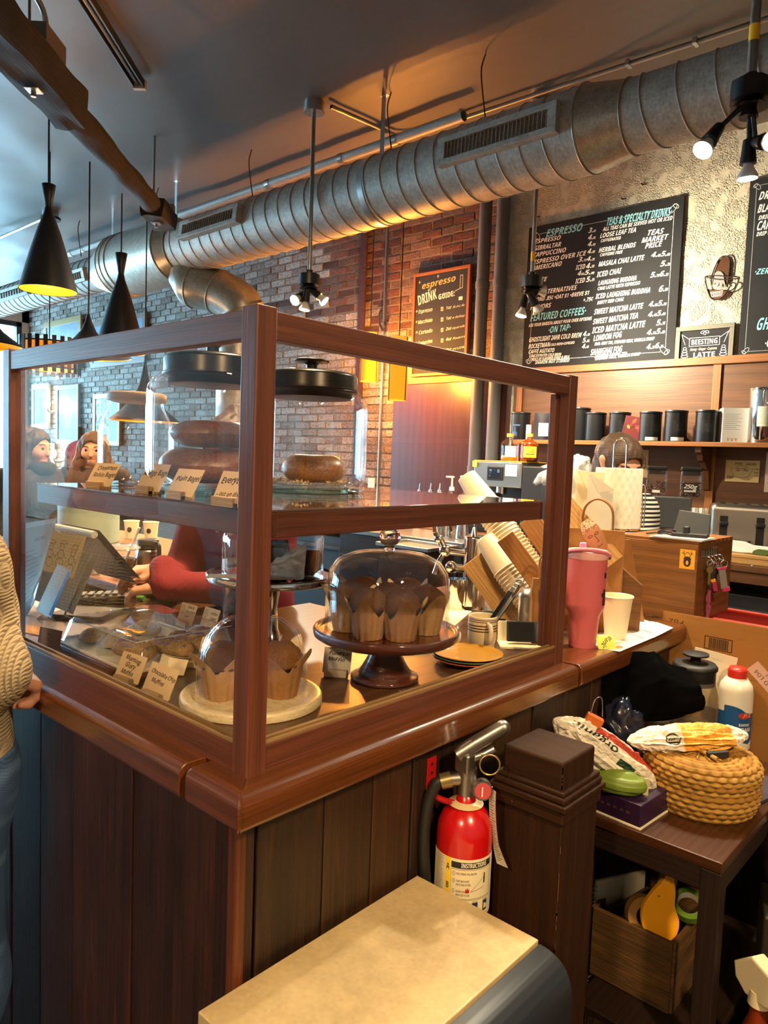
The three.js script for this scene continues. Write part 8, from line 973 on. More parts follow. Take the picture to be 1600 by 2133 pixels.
  part('ring_pin', (() => { const g = torus(0.019, 0.0017, 8, 36); g.applyQuaternion(camera.quaternion); const p = q(0.042, 0.066, 0.02); g.translate(p.x, p.y, p.z); return [g, between(q(0.026, 0.086, 0.018), q(0.026, 0.07, -0.012), 0.0018, 8)]; })(), M(0xc8ab72, 0.35, 0.9), t);
  const ga = (r, d) => { const g = cyl(r, r, d, 32); g.rotateX(PI / 2); g.applyQuaternion(camera.quaternion); const p = q(0.030, 0.018, 0.02); g.translate(p.x, p.y, p.z); return g; }; part('gauge_body', ga(0.0185, 0.02), m.brushed, t); part('gauge_face', ga(0.0155, 0.0215), M(0xb8484a, 0.25), t); part('gauge_needle', (() => { const p = q(0.030, 0.018, 0.033); return bx(0.002, 0.018, 0.002, p.x, p.y, p.z, 0); })(), m.white, t);
  const hs = [q(-0.042, 0.026), q(-0.060, 0.014), q(-0.074, -0.03), q(-0.078, -0.10), q(-0.072, -0.18), q(-0.066, -0.26)]; part('hose', tube(hs, 0.0115, 48, 12), M(0x1a1815, 0.5), t); part('hose_fitting', between(q(-0.030, 0.027), q(-0.05, 0.021), 0.015, 16), M(0x9a8a5c, 0.35, 0.8), t);
  const tagT = canvasTex(128, 420, (c, w, h) => { c.fillStyle = '#d6cdb6'; c.fillRect(0, 0, w, h); for (let k = 0; k < 26; k++) { c.fillStyle = k % 9 === 4 ? '#8a3a2a' : '#7a725f'; c.fillRect(14, 24 + k * 14, 50 + (k * 31 % 50), 5); } }); const tg = thick(grid(4, 24, (s, k) => q(0.050 + (s - 0.5) * 0.012 + k * k * 0.022 + (k > 0.7 ? (k - 0.7) * 0.03 * s : 0), 0.018 - k * 0.155, 0.012 + s * 0.016 - 0.01 * k)), 0.0006); part('service_tag', tg, M(0xffffff, 0.8, 0, { map: tagT }), t); part('tag_string', [between(q(0.032, 0.022, 0.006), q(0.05, 0.020, 0.014), 0.0008, 6), between(q(0.028, 0.0, 0.01), q(0.05, 0.012, 0.014), 0.0008, 6)], m.white, t);
  // red wall hook that carries it
  const h0 = onX(900, 1610, 0.004), hook = thing('extinguisher_bracket', 'red metal bracket on the bar planks that holds the fire extinguisher', 'bracket', [0.002, h0.y, h0.z]); const hk = M(0xa80f14, 0.45); part('plate', [bx(0.003, 0.062, 0.028, 0, 0, 0, 0.001)], hk, hook); part('arm', tube([[0.002, -0.028, 0], [0.008, -0.042, 0], [0.03, -0.046, -0.003], [0.052, -0.044, -0.006]], 0.006, 24, 8), hk, hook); part('hole', [0.018, 0, -0.014].map(y => cy(0.0035, 0.0035, 0.001, 0.0018, y, 0, 12, [0, 0, PI / 2])), M(0x4a0a0a, 0.6), hook);
}
{
  const x0 = 0.012, x1 = 0.277, z0 = 0.085, z1 = -0.405, Y = 0.762, t = thing('white_topped_cabinet', 'low dark cabinet with a cream white top in front of the bar', 'cabinet', [(x0 + x1) / 2, 0, (z0 + z1) / 2]), w = x1 - x0, d = z0 - z1;
  part('top', box(w, 0.03, d, 0.0025), M(0xc9b184, 0.4, 0, { map: rep(T.mottle, 1, 1), clearcoat: 0.2 }), t, [0, Y - 0.015, 0]); part('body', box(w - 0.004, Y - 0.032, d - 0.004, 0.004), M(0xd9cdb4, 0.5), t, [0, (Y - 0.032) / 2, 0]);
  const ds = new THREE.Shape(); ds.moveTo(0, 0.02); ds.lineTo(0.052, 0.02); ds.lineTo(0.056, Y - 0.08); ds.bezierCurveTo(0.056, Y - 0.03, 0.034, Y - 0.014, 0, Y - 0.012); const dr = toCreasedNormals(ext(ds, d, 0.004, 24), 0.5); part('door', xf(dr, [w / 2 + 0.005, 0, -d / 2]), M(0x1d232c, 0.42), t);
  part('scuff', bx(0.002, 0.02, 0.004, w / 2 + 0.0625, 0.56, -0.12, 0, [0.4, 0, 0]), m.paper, t);
}
// ---- side table with its load
const TY = 0.75;
{
  const x0 = 0.075, x1 = 0.415, z0 = -0.905, z1 = -1.56, t = thing('side_table', 'small dark wooden side table between the newel post and the wall', 'table', [(x0 + x1) / 2, 0, (z0 + z1) / 2]), w = x1 - x0, d = z0 - z1;
  part('table_top', box(w, 0.024, d, 0.003), m.tableWood, t, [0, TY - 0.012, 0]); part('apron', [bx(w - 0.02, 0.05, 0.016, 0, TY - 0.05, d / 2 - 0.012), bx(w - 0.02, 0.05, 0.016, 0, TY - 0.05, -d / 2 + 0.012), bx(0.016, 0.05, d - 0.04, w / 2 - 0.012, TY - 0.05, 0), bx(0.016, 0.05, d - 0.04, -w / 2 + 0.012, TY - 0.05, 0)], m.darkWood, t); for (const [a, b] of [[-1, -1], [1, -1], [-1, 1], [1, 1]]) part('leg', box(0.042, TY - 0.025, 0.042, 0.003), m.darkWood, t, [a * (w / 2 - 0.023), (TY - 0.025) / 2, b * (d / 2 - 0.023)]); part('lower_shelf', box(w - 0.05, 0.018, d - 0.03, 0.002), m.darkWood, t, [0, 0.267, 0]);
}
{
  // woven basket: braided rows
  const R = 0.122, cx = 0.277, cz = -1.168, t = thing('woven_basket', 'round honey-coloured woven basket with a lid on the side table', 'basket', [cx, TY, cz]), straw = [0xcc983f, 0xbd8834, 0xd8a64c].map(h => M(h, 0.6, 0, { map: rep(T.mottle, 4, 1), bumpMap: rep(T.bumpGrain, 6, 6), bumpScale: 0.001 }));
  const braid = (r, y, th, n, ph, tilt = 1) => grid(n * 8, 8, (s, q) => { const a = s * 2 * PI, b = q * 2 * PI, w = Math.abs(Math.sin(a * n / 2 + ph)), e = th * (0.45 + 0.75 * w); return V(Math.cos(a) * (r + Math.cos(b) * e * tilt), y + Math.sin(b) * th * 0.9, Math.sin(a) * (r + Math.cos(b) * e * tilt)); });
  for (let k = 0; k < 6; k++) part('woven_row', braid(R - 0.012 + 0.016 * Math.sin((k + 1) / 6 * 2.2), 0.007 + k * 0.0128, 0.0082, 30, k * 1.57), straw[k % 3], t); part('liner', lathe([[0.001, 0.002], [R - 0.012, 0.004], [R, 0.05], [R - 0.004, 0.078]], 48), straw[1], t);
  const lid = new THREE.Group(); lid.name = 'lid'; lid.position.y = 0.083; t.add(lid); for (let k = 0; k < 3; k++) part('woven_row', braid(R + 0.004, k * 0.0115, 0.0082, 31, k * 1.57), straw[(k + 1) % 3], lid); for (let k = 0; k < 8; k++) part('woven_row', braid(R - 0.004 - k * 0.0142, 0.033 + 0.005 * Math.sin((k + 1) / 8 * 1.5), 0.0085, Math.round(28 - k * 3), k * 1.3), straw[k % 3], lid); part('lid_disc', cyl(R - 0.006, R - 0.004, 0.03, 48), straw[1], lid, [0, 0.018, 0]);
  const lt = 0.083 + 0.048; part('knot', [tube([[-0.02, lt, 0.02], [0.01, lt + 0.006, 0.035], [0.05, lt + 0.002, 0.05]], 0.0055, 20, 8), ...[0, 1, 2, 3, 4, 5].map(k => between(V(0, lt, 0.02), V(Math.cos(k * 0.5 - 0.6) * 0.06, lt - 0.002, 0.02 + Math.sin(k * 0.5 - 0.6) * 0.05), 0.0022, 6))], straw[2], t);
  // crumpled bread bag on the lid, with a clip
  const crump = (L, W, Hh, k, tp = 0.3) => { const g = new THREE.SphereGeometry(1, 60, 40); displace(g, v => { const e = 1 - tp * Math.pow(Math.abs(v.x), 3), f = (a, b) => Math.abs(n3(v.x * a + k, v.y * a * 0.8, v.z * a + b)) - 0.28, s = 1 - 0.42 * f(1.6, 0) - 0.16 * f(3.6, 4); return V(Math.sign(v.x) * Math.pow(Math.abs(v.x), 0.7) * L, v.y * Hh * e * s, v.z * W * e * s); }); const c = toCreasedNormals(g, 0.35), p = c.attributes.position, uv = c.attributes.uv; for (let i = 0; i < p.count; i++) uv.setXY(i, p.getX(i) / (2 * L) + 0.5, (p.getY(i) - p.getZ(i)) / (2.4 * (W + Hh)) + 0.5); return c; };
  const bagT = canvasTex(512, 256, (c, w, h) => { c.fillStyle = '#d9d0c0'; c.fillRect(0, 0, w, h); c.fillStyle = '#d8a244'; c.fillRect(w * 0.42, 0, w * 0.42, h); const r = prng(12); for (let k = 0; k < 120; k++) { c.fillStyle = ['#e8bc60', '#b8741c', '#c9582a', '#efd08a'][k % 4]; c.globalAlpha = 0.35; c.beginPath(); c.ellipse(w * (0.43 + 0.4 * r()), h * r(), 16 * r(), 10 * r(), r() * 3, 0, 7); c.fill(); } c.globalAlpha = 1; for (let k = 0; k < 1; k++) { const x = w * 0.34; c.fillStyle = '#20241f'; c.beginPath(); c.arc(x, h * 0.62, 30, 0, 7); c.fill(); c.fillStyle = '#d9d0c0'; c.beginPath(); c.arc(x, h * 0.62, 25, 0, 7); c.fill(); fitText(c, 'USDA', x - 20, h * 0.62 + 2, 40, 14, '#20241f', 'bold'); c.fillStyle = '#20241f'; c.fillRect(x - 22, h * 0.65, 44, 12); } });
  const bt = thing('snack_bag', 'crumpled cream and orange snack bag clipped on top of the basket', 'snack bag', [cx - 0.035, TY + 0.128 + 0.022, cz + 0.01], 0.72); part('bag', crump(0.148, 0.05, 0.030, 2), M(0xffffff, 0.4, 0, { map: bagT, bumpMap: rep(T.fold, 2, 1), bumpScale: 0.004 }), bt, [0, 0, 0], [0, 0, 0.1]); part('clip', [bx(0.05, 0.016, 0.012, 0.045, -0.012, 0.068, 0.002, [0, 0, 0.12]), tube([[0.03, -0.02, 0.072], [0.036, -0.05, 0.085], [0.05, -0.055, 0.085], [0.055, -0.022, 0.072]], 0.0013, 20, 6)], m.black, bt);
  // organic snack bag hanging over purple box
  const pb = [0.165, TY, -0.988], px = thing('purple_box', 'flat dark purple gift box on the side table behind the newel', 'box', pb, rad(-4)); part('box_body', box(0.15, 0.052, 0.135, 0.003), M(0x2a1432, 0.4), px, [0, 0.030, 0]); part('box_base', box(0.154, 0.005, 0.139, 0.001), M(0xd9cdb4, 0.6), px, [0, 0.0025, 0]); part('gilt_print', [0, 1, 2, 3, 4].map(k => bx(0.008, 0.005, 0.0008, -0.02 + k * 0.016, 0.03, 0.0677, 0)), M(0x6a4c3a, 0.4, 0.5), px);
  const ogT = canvasTex(512, 512, (c, w, h) => { c.fillStyle = '#ddd4c2'; c.fillRect(0, 0, w, h); c.fillStyle = '#b03a2c'; c.fillRect(w * 0.3, h * 0.2, w * 0.7, h * 0.13); c.fillStyle = '#1c3a30'; c.fillRect(w * 0.55, h * 0.48, w * 0.16, h * 0.1); c.fillStyle = '#6f8a2a'; c.fillRect(w * 0.5, h * 0.74, w * 0.3, h * 0.1); c.save(); c.translate(w * 0.52, h * 0.36); c.rotate(PI); fitText(c, 'Organic', 0, 0, 205, 52, '#1b2420', 'italic bold'); c.restore(); for (let k = 0; k < 5; k++) { c.fillStyle = '#5a5448'; c.fillRect(w * 0.04, h * (0.52 + k * 0.025), 40 - k * 3, 3); } });
  const og = thing('organic_bag', 'crumpled organic snack bag with an orange clip behind the newel post', 'snack bag', [0.125, TY + 0.128, -0.955], 0.55); part('bag', crump(0.152, 0.036, 0.050, 7, 0.45), M(0xffffff, 0.42, 0, { map: ogT, bumpMap: rep(T.fold, 2, 2), bumpScale: 0.004 }), og, [0, 0, 0], [0.3, 0, -0.62]); part('clip', [bx(0.04, 0.022, 0.02, -0.03, 0.085, 0.01, 0.003, [0, 0, -0.4])], M(0xc8641c, 0.5), og); part('clip_wire', [tube([[-0.04, 0.095, 0.01], [-0.03, 0.13, 0.0], [-0.015, 0.135, 0.0], [-0.012, 0.095, 0.01]], 0.0014, 20, 6)], m.chrome, og);
  const gp = thing('green_bag', 'green corrugated snack pouch end under the organic bag', 'snack bag', [0.160, TY + 0.055 + 0.026, -0.945], 0.3); part('pouch', displace(xf(new THREE.SphereGeometry(1, 48, 24), [0, 0, 0], [0, 0, 0], [0.07, 0.028, 0.04]), v => v.add(V(0, 0.003 * Math.sin(v.y * 520 + v.x * 30), 0))), M(0x6a7f28, 0.45), gp); part('pouch_seam', [bx(0.012, 0.04, 0.004, 0.066, 0, 0, 0.001)], M(0xb9b08c, 0.5), gp);
}
{
  // black cloth over the bar end, jars, bottles, cardboard box behind
  const c0 = onY(1275, 1372, TOP + 0.012), cl = thing('black_cloth', 'black cloth draped over the bar end and the things below', 'cloth'); const sp = (a, b) => at(...b); const rows = [[[1258, 1374, 2.0], [1300, 1352, 2.02], [1356, 1358, 2.0], [1420, 1392, 1.99]], [[1252, 1430, 1.98], [1310, 1420, 1.98], [1380, 1412, 1.95], [1448, 1428, 1.95]], [[1248, 1500, 1.97], [1300, 1500, 1.95], [1375, 1466, 1.94], [1460, 1460, 1.94]], [[1250, 1570, 1.97], [1292, 1575, 1.95], [1330, 1494, 1.96], [1462, 1472, 1.95]], [[1262, 1640, 1.99], [1300, 1610, 1.97], [1325, 1506, 1.97], [1462, 1476, 1.96]]].map(r => r.map(p => at(...p)));
  const g = grid(40, 40, (s, q) => { const r = q * 4, i = Math.min(3, Math.floor(r)), f = r - i, cs = s * 3, k = Math.min(2, Math.floor(cs)), h = cs - k, A = rows[i][k].clone().lerp(rows[i][k + 1], h), B = rows[i + 1][k].clone().lerp(rows[i + 1][k + 1], h), p = A.lerp(B, f); return p.add(V(0.012 * Math.sin(s * 14 + q * 2), 0.006 * n3(s * 6, q * 6, 1), 0.012 * Math.sin(s * 14 + q * 2 + 1))); }); part('cloth', thick(g, 0.004), M(0x050507, 1, 0, { specularIntensity: 0.1, bumpMap: rep(T.cloth, 6, 6), bumpScale: 0.001 }), cl);
  const cbz = -1.66, ca = onZ(1380, 1273, cbz), cb = onZ(1600, 1300, cbz), bw = 0.44, bh = ca.y - 0.68, t = thing('cardboard_box', 'large brown cardboard carton marked PB2 with a barcode', 'cardboard box', [ca.x + bw / 2, 0, cbz - 0.15]);
  const ct = canvasTex(900, 900, (c, w, h) => { c.fillStyle = '#99682f'; c.fillRect(0, 0, w, h); const r = prng(2); for (let k = 0; k < 200; k++) { c.fillStyle = `rgba(${r() > 0.5 ? '60,30,0' : '220,170,110'},${0.05 * r()})`; c.fillRect(r() * w, r() * h, 200 * r(), 30 * r()); } c.save(); c.translate(137, 44); c.rotate(PI); fitText(c, 'PB2', 0, 0, 100, 40, '#3a2210', 'normal'); c.restore(); c.strokeStyle = '#1e140c'; c.lineWidth = 8; c.lineWidth = 5; c.strokeRect(272, 118, 162, 80); c.fillStyle = '#1e140c'; for (let k = 0; k < 40; k++) { const bwk = 1 + r() * 3; c.fillRect(296 + k * 2.9, 124, k % 2 ? bwk : 1.2, 68); } c.fillStyle = '#6a431a'; c.fillRect(0, 345, w, 3); });
  const sm = m.cardboard; const bxm = new THREE.Mesh(new THREE.BoxGeometry(bw, bh, 0.005), [sm, sm, sm, sm, M(0xffffff, 0.85, 0, { map: ct }), sm]); bxm.name = 'front_flap'; bxm.position.set(0, 0.68 + bh / 2, 0.139); t.add(bxm); part('carton', box(bw, bh - 0.14, 0.27, 0.002), sm, t, [0, 0.68 + (bh - 0.14) / 2, 0]); const pl = onZ(1587, 1412, cbz + 0.004); part('pink_label', bx(0.085, 0.042, 0.001, pl.x - ca.x - bw / 2, pl.y, 0.1415, 0, [0, 0, -0.75]), M(0xc9a294, 0.8), t); { const lt = canvasTex(256, 128, (c, w, h) => { c.fillStyle = '#c9a294'; c.fillRect(0, 0, w, h); c.save(); c.translate(w, h); c.rotate(PI); fitText(c, 'LD L04', 20, 70, 190, 40, '#3a2a26', 'normal'); fitText(c, '0414', 40, 112, 90, 22, '#3a2a26', 'normal'); c.restore(); }); part('pink_label_print', new THREE.PlaneGeometry(0.083, 0.04), M(0xffffff, 0.8, 0, { map: lt }), t, [pl.x - ca.x - bw / 2, pl.y, 0.1424], [0, 0, -0.75]); }
  solo('box_stool', 'dark low stand that carries the cardboard carton', 'stand', bx(0.42, 0.68, 0.27, 0, 0.34, 0, 0.004), m.darkWood, [ca.x + bw / 2, 0, cbz - 0.155]);
  const rt = onZ(1540, 1290, -1.98), tray = thing('red_tray', 'red plastic tray rim showing behind the cardboard carton', 'tray', [rt.x, rt.y - 0.03, -2.02]); part('rim', [bx(0.34, 0.012, 0.02, 0, 0.03, 0.11, 0.005), bx(0.34, 0.012, 0.02, 0, 0.03, -0.11, 0.005), bx(0.02, 0.012, 0.2, -0.16, 0.03, 0, 0.005), bx(0.02, 0.012, 0.2, 0.16, 0.03, 0, 0.005)], M(0xb5301e, 0.45), tray); part('tray_body', [bx(0.3, 0.006, 0.2, 0, -0.02, 0, 0.002), bx(0.31, 0.05, 0.006, 0, 0.004, 0.105, 0.002), bx(0.31, 0.05, 0.006, 0, 0.004, -0.105, 0.002)], M(0x8f2418, 0.5), tray); part('stand', box(0.28, rt.y - 0.055, 0.18, 0.003), m.black, tray, [0, -(rt.y - 0.055) / 2 - 0.024, 0]);
  // big dispenser jar with a black lid
  const jp = onY(1432, 1582, TY), jx = jp.x, jz = jp.z - 0.01, jt = yFor(jx, jz, 1400) - TY, j = thing('dispenser_jar', 'clear glass jar with a wide black knob lid behind the foam can', 'jar', [jx, TY, jz]), R = 0.062; part('glass', [lathe([[0.001, 0.004], [R, 0.002], [R + 0.004, 0.02], [R + 0.004, jt - 0.06], [R * 0.9, jt - 0.02], [R * 0.78, jt - 0.012]], 48)], M(0xe8ddc8, 0.05, 0, { transmission: 0.92, thickness: 0 }), j); part('lid', lathe([[0.001, jt + 0.03], [R * 0.85, jt + 0.028], [R * 0.95, jt + 0.02], [R * 0.95, jt + 0.012], [R * 0.88, jt + 0.008], [R * 0.88, jt - 0.03], [R * 0.6, jt - 0.03]], 40), M(0x121214, 0.55), j); part('knob', lathe([[0.014, jt + 0.028], [0.013, jt + 0.042], [0.034, jt + 0.048], [0.034, jt + 0.054], [0.001, jt + 0.056]], 28), M(0x121214, 0.55), j); part('contents', lathe([[0.001, 0.006], [R - 0.004, 0.006], [R - 0.003, jt * 0.42], [0.001, jt * 0.42]], 36), M(0x2f2014, 0.5), j);
  // cloudy spray bottle
  const sx = 0.083, sz = -1.37, sH = yFor(sx, sz, 1470) - TY, sb = thing('spray_bottle', 'cloudy plastic bottle with a red and white label under the black cloth', 'bottle', [sx, TY, sz], 0.7), sT = canvasTex(128, 300, (c, w, h) => { c.fillStyle = '#d9d4c6'; c.fillRect(0, 0, w, h); c.fillStyle = '#b8281e'; c.fillRect(0, 0, w, 70); c.fillStyle = '#e8e4d8'; c.beginPath(); c.moveTo(60, 14); c.quadraticCurveTo(90, 44, 60, 58); c.quadraticCurveTo(36, 44, 60, 14); c.fill(); fitText(c, 'Spray', 12, 116, 90, 26, '#2a3a4a', 'bold'); fitText(c, 'Bottle', 12, 152, 90, 26, '#2a3a4a', 'bold'); c.fillStyle = '#34507a'; c.fillRect(0, 172, w, 14); for (let k = 0; k < 7; k++) { c.fillStyle = '#6a665c'; c.fillRect(12, 200 + k * 13, 90, 5); } }); part('bottle', lathe([[0.001, 0.002], [0.052, 0], [0.055, 0.008], [0.055, sH * 0.72], [0.048, sH * 0.86], [0.02, sH * 0.98], [0.016, sH]], 40), M(0xa59c80, 0.35, 0, { transmission: 0.35, thickness: 0 }), sb); const lg = new THREE.CylinderGeometry(0.0558, 0.0558, 0.085, 16, 1, true, 0.35, 0.55); part('label', lg, M(0xffffff, 0.6, 0, { map: sT }), sb, [0, 0.055, 0]); part('neck', cy(0.017, 0.017, 0.02, 0, sH + 0.008, 0, 20), m.black, sb);
  // foam can
  const fp = onY(1525, 1552, TY), fH = yFor(fp.x, fp.z, 1410) - TY, fr = 33 / FOCAL * depthOf(fp), fc = thing('foam_can', 'white and blue aerosol foam can with a red cap', 'spray can', [fp.x, TY, fp.z], 0.55), fT = canvasTex(700, 420, (c, w, h) => { c.fillStyle = '#d9d2c4'; c.fillRect(0, 0, w, h); c.fillStyle = '#1f4f86'; for (let k = 0; k < 2; k++) { const x = k * 350; c.beginPath(); c.moveTo(x, 90); c.quadraticCurveTo(x + 90, 70, x + 140, 130); c.quadraticCurveTo(x + 220, 160, x + 350, 140); c.lineTo(x + 350, 370); c.quadraticCurveTo(x + 260, 330, x + 180, 400); c.quadraticCurveTo(x + 90, 360, x, 390); c.fill(); c.fillStyle = '#b8382a'; c.beginPath(); c.ellipse(x + 130, 160, 34, 26, 0, 0, 7); c.fill(); fitText(c, 'PX', x + 120, 176, 70, 36, '#d98a5c', 'italic bold'); fitText(c, 'SHINE', x + 100, 246, 80, 20, '#e6e2d8', 'bold'); fitText(c, 'FOAM', x + 96, 292, 100, 34, '#e6e2d8', 'bold'); fitText(c, 'PX', x + 104, 348, 54, 28, '#e6e2d8', 'bold'); c.fillStyle = '#1f4f86'; } });
  part('can', lathe([[0.001, 0], [fr, 0], [fr * 1.02, 0.004], [fr, 0.01], [fr, fH * 0.80], [fr * 0.92, fH * 0.9], [fr * 0.6, fH], [0.001, fH]], 48), M(0xd9d2c4, 0.3), fc); part('print', cyl(fr + 0.0006, fr + 0.0006, fH * 0.72, 56, true), M(0xffffff, 0.32, 0, { map: fT }), fc, [0, fH * 0.42, 0], [0, -0.9, 0]); part('cap', lathe([[fr * 0.56, fH - 0.008], [fr * 0.56, fH + 0.02], [fr * 0.46, fH + 0.03], [0.001, fH + 0.031]], 28), M(0xc0271c, 0.4), fc);
  const cd = onZ(1500, 1420, -1.63); solo('white_card', 'white printed card with a dark corner print standing by the foam can', 'card', [bx(0.12, 0.17, 0.002, 0, 0.085, 0, 0, [0, 0, -0.12]), bx(0.03, 0.012, 0.0008, 0.012, 0.155, 0.0016, 0, [0, 0, -0.12])], M(0xd9d0b8, 0.8), [cd.x - 0.03, TY + 0.09, -1.64], [0, 0.2, 0]);
  const bg = at(1245, 1500, 2.0); solo('blue_plastic_bag', 'dark clear plastic bag beside the black cloth', 'bag', displace(new THREE.SphereGeometry(0.055, 32, 22), v => { v.y *= 1.5; return v.multiplyScalar(1 + 0.2 * n3(v.x * 26, v.y * 26, v.z * 26)); }), M(0x20253a, 0.2, 0, { transmission: 0.25, thickness: 0 }), [0.055, TY + 0.11, -1.2]);
  const mgz = onY(1585, 1625, TY); solo('magazine', 'dark patterned magazine under the right side of the basket', 'magazine', [bx(0.18, 0.008, 0.22, 0, 0.004, 0, 0.001), bx(0.03, 0.0006, 0.03, 0.05, 0.0084, 0.02, 0)], M(0x3a3444, 0.5), [0.315, TY, -1.33], [0, -0.2, 0]); 
}
{
  // crate on the lower shelf, filled with stationery
  const x0 = 0.085, x1 = 0.285, z0 = -1.035, z1 = -1.30, yT = 0.452, yB = 0.278, cx = (x0 + x1) / 2, cz = (z0 + z1) / 2, w = x1 - x0, d = z0 - z1, h = yT - yB, t = thing('wooden_crate', 'rough brown wooden crate of stationery under the side table', 'crate', [cx, yB, cz]);
  part('front', box(w, h, 0.012, 0.002), m.crate, t, [0, h / 2, d / 2]); part('back', box(w, h, 0.012, 0.002), m.crate, t, [0, h / 2, -d / 2]); part('side', box(0.012, h, d, 0.002), m.crate, t, [w / 2, h / 2, 0]); part('side', box(0.012, h, d, 0.002), m.crate, t, [-w / 2, h / 2, 0]); part('bottom', box(w, 0.01, d, 0.001), m.crate, t, [0, 0.005, 0]);
  const Yc = yB + 0.012, nb = thing('spiral_notebook', 'white spiral notebook standing upright at the left of the crate', 'notebook', [x0 + 0.022, Yc, -1.13], 1.1); part('cover', box(0.16, 0.215, 0.004, 0.001), m.black, nb, [0, 0.108, -0.007]); part('pages', box(0.155, 0.21, 0.008, 0.001), M(0xcfc4ac, 0.8), nb, [0.002, 0.107, 0.0]); part('binding', Array.from({ length: 16 }, (_, k) => xf(torus(0.008, 0.0012, 5, 14), [-0.08, 0.012 + k * 0.0125, 0.003], [PI / 2, 0, 0])), m.steel, nb);
  for (let k = 0; k < 3; k++) { const f = thing('black_folder', ['black folder next to the spiral notebook in the crate', 'black folder in the middle of the three in the crate', 'black folder nearest the brown tape in the crate'][k], 'folder', [x0 + 0.05 + k * 0.017, Yc, -1.13 + k * 0.01], 1.3); part('cover', box(0.15, 0.16 - k * 0.02, 0.006, 0.001), m.black, f, [0, 0.08 - k * 0.01, 0], [0, 0, 0.12]); part('edge', box(0.15, 0.004, 0.008, 0.001), M(0x3a352c, 0.6), f, [0, 0.162 - k * 0.02, 0], [0, 0, 0.12]); }
  const pr = thing('paper_roll', 'rolled cream paper standing in the crate', 'paper roll', [x0 + 0.085, Yc, -1.22], 0); part('roll', [lathe([[0.022, 0], [0.024, 0.26], [0.02, 0.262], [0.018, 0.004]], 28)], M(0xc9b48c, 0.8), pr, [0, 0, 0], [-0.12, 0, -0.1]); part('roll_core', cyl(0.008, 0.008, 0.2, 14), M(0xa8946c, 0.8), pr, [0, 0.1, 0], [-0.12, 0, -0.1]);
  const tp = thing('tape_roll', 'brown packing tape roll lying behind the pear shape', 'tape', at(1342, 1905, depthOf(V(0.18, 0.47, -1.06))), 0.7); part('tape', [crisp([[0.024, -0.016], [0.044, -0.016], [0.044, 0.016], [0.024, 0.016], [0.024, -0.016]], 40)], M(0x8a6430, 0.4), tp, [0, 0, 0], [PI / 2 - 0.3, 0, 0]); part('tape_core', cyl(0.0235, 0.0235, 0.033, 32, true), m.kraft, tp, [0, 0, 0], [PI / 2 - 0.3, 0, 0]);
  const gr = thing('green_tape', 'green tape roll at the right of the crate', 'tape', at(1435, 1886, depthOf(V(0.25, 0.47, -1.10))), 0.9); part('tape', [crisp([[0.026, -0.012], [0.038, -0.012], [0.038, 0.012], [0.026, 0.012], [0.026, -0.012]], 36)], M(0x5c8024, 0.35), gr, [0, 0, 0], [0.5, 0, 0.35]); part('tape_core', cyl(0.0255, 0.0255, 0.025, 28, true), m.paper, gr, [0, 0, 0], [0.5, 0, 0.35]);
  // flat wooden pear, yellow
  const pd = depthOf(V(0.2, 0.47, -1.035)), pc = at(1372, 1888, pd), s = pd / FOCAL, P = (u, v) => [(u - 1372) * s, -(v - 1888) * s]; const ps = new THREE.Shape(new THREE.SplineCurve([[1388, 1818], [1396, 1850], [1398, 1880], [1410, 1915], [1404, 1945], [1385, 1955], [1368, 1950], [1345, 1938], [1336, 1912], [1340, 1884], [1354, 1858], [1368, 1838], [1376, 1820]].map(q => new THREE.Vector2(...P(...q)))).getPoints(70)); const pe = thing('wooden_pear', 'flat yellow wooden pear shape leaning out of the crate', 'pear shape', pc); part('pear', new THREE.ExtrudeGeometry(ps, { depth: 0.012, bevelEnabled: true, bevelSize: 0.002, bevelThickness: 0.002, bevelSegments: 3 }), M(0xf0a418, 0.35), pe, [0, 0, -0.006], [-0.1, 0.65, 0]); part('notch', cyl(0.0018, 0.0018, 0.002, 10), M(0x5a3a08, 0.7), pe, [0.002, 0.03, 0.008], [PI / 2, 0, 0]);
}
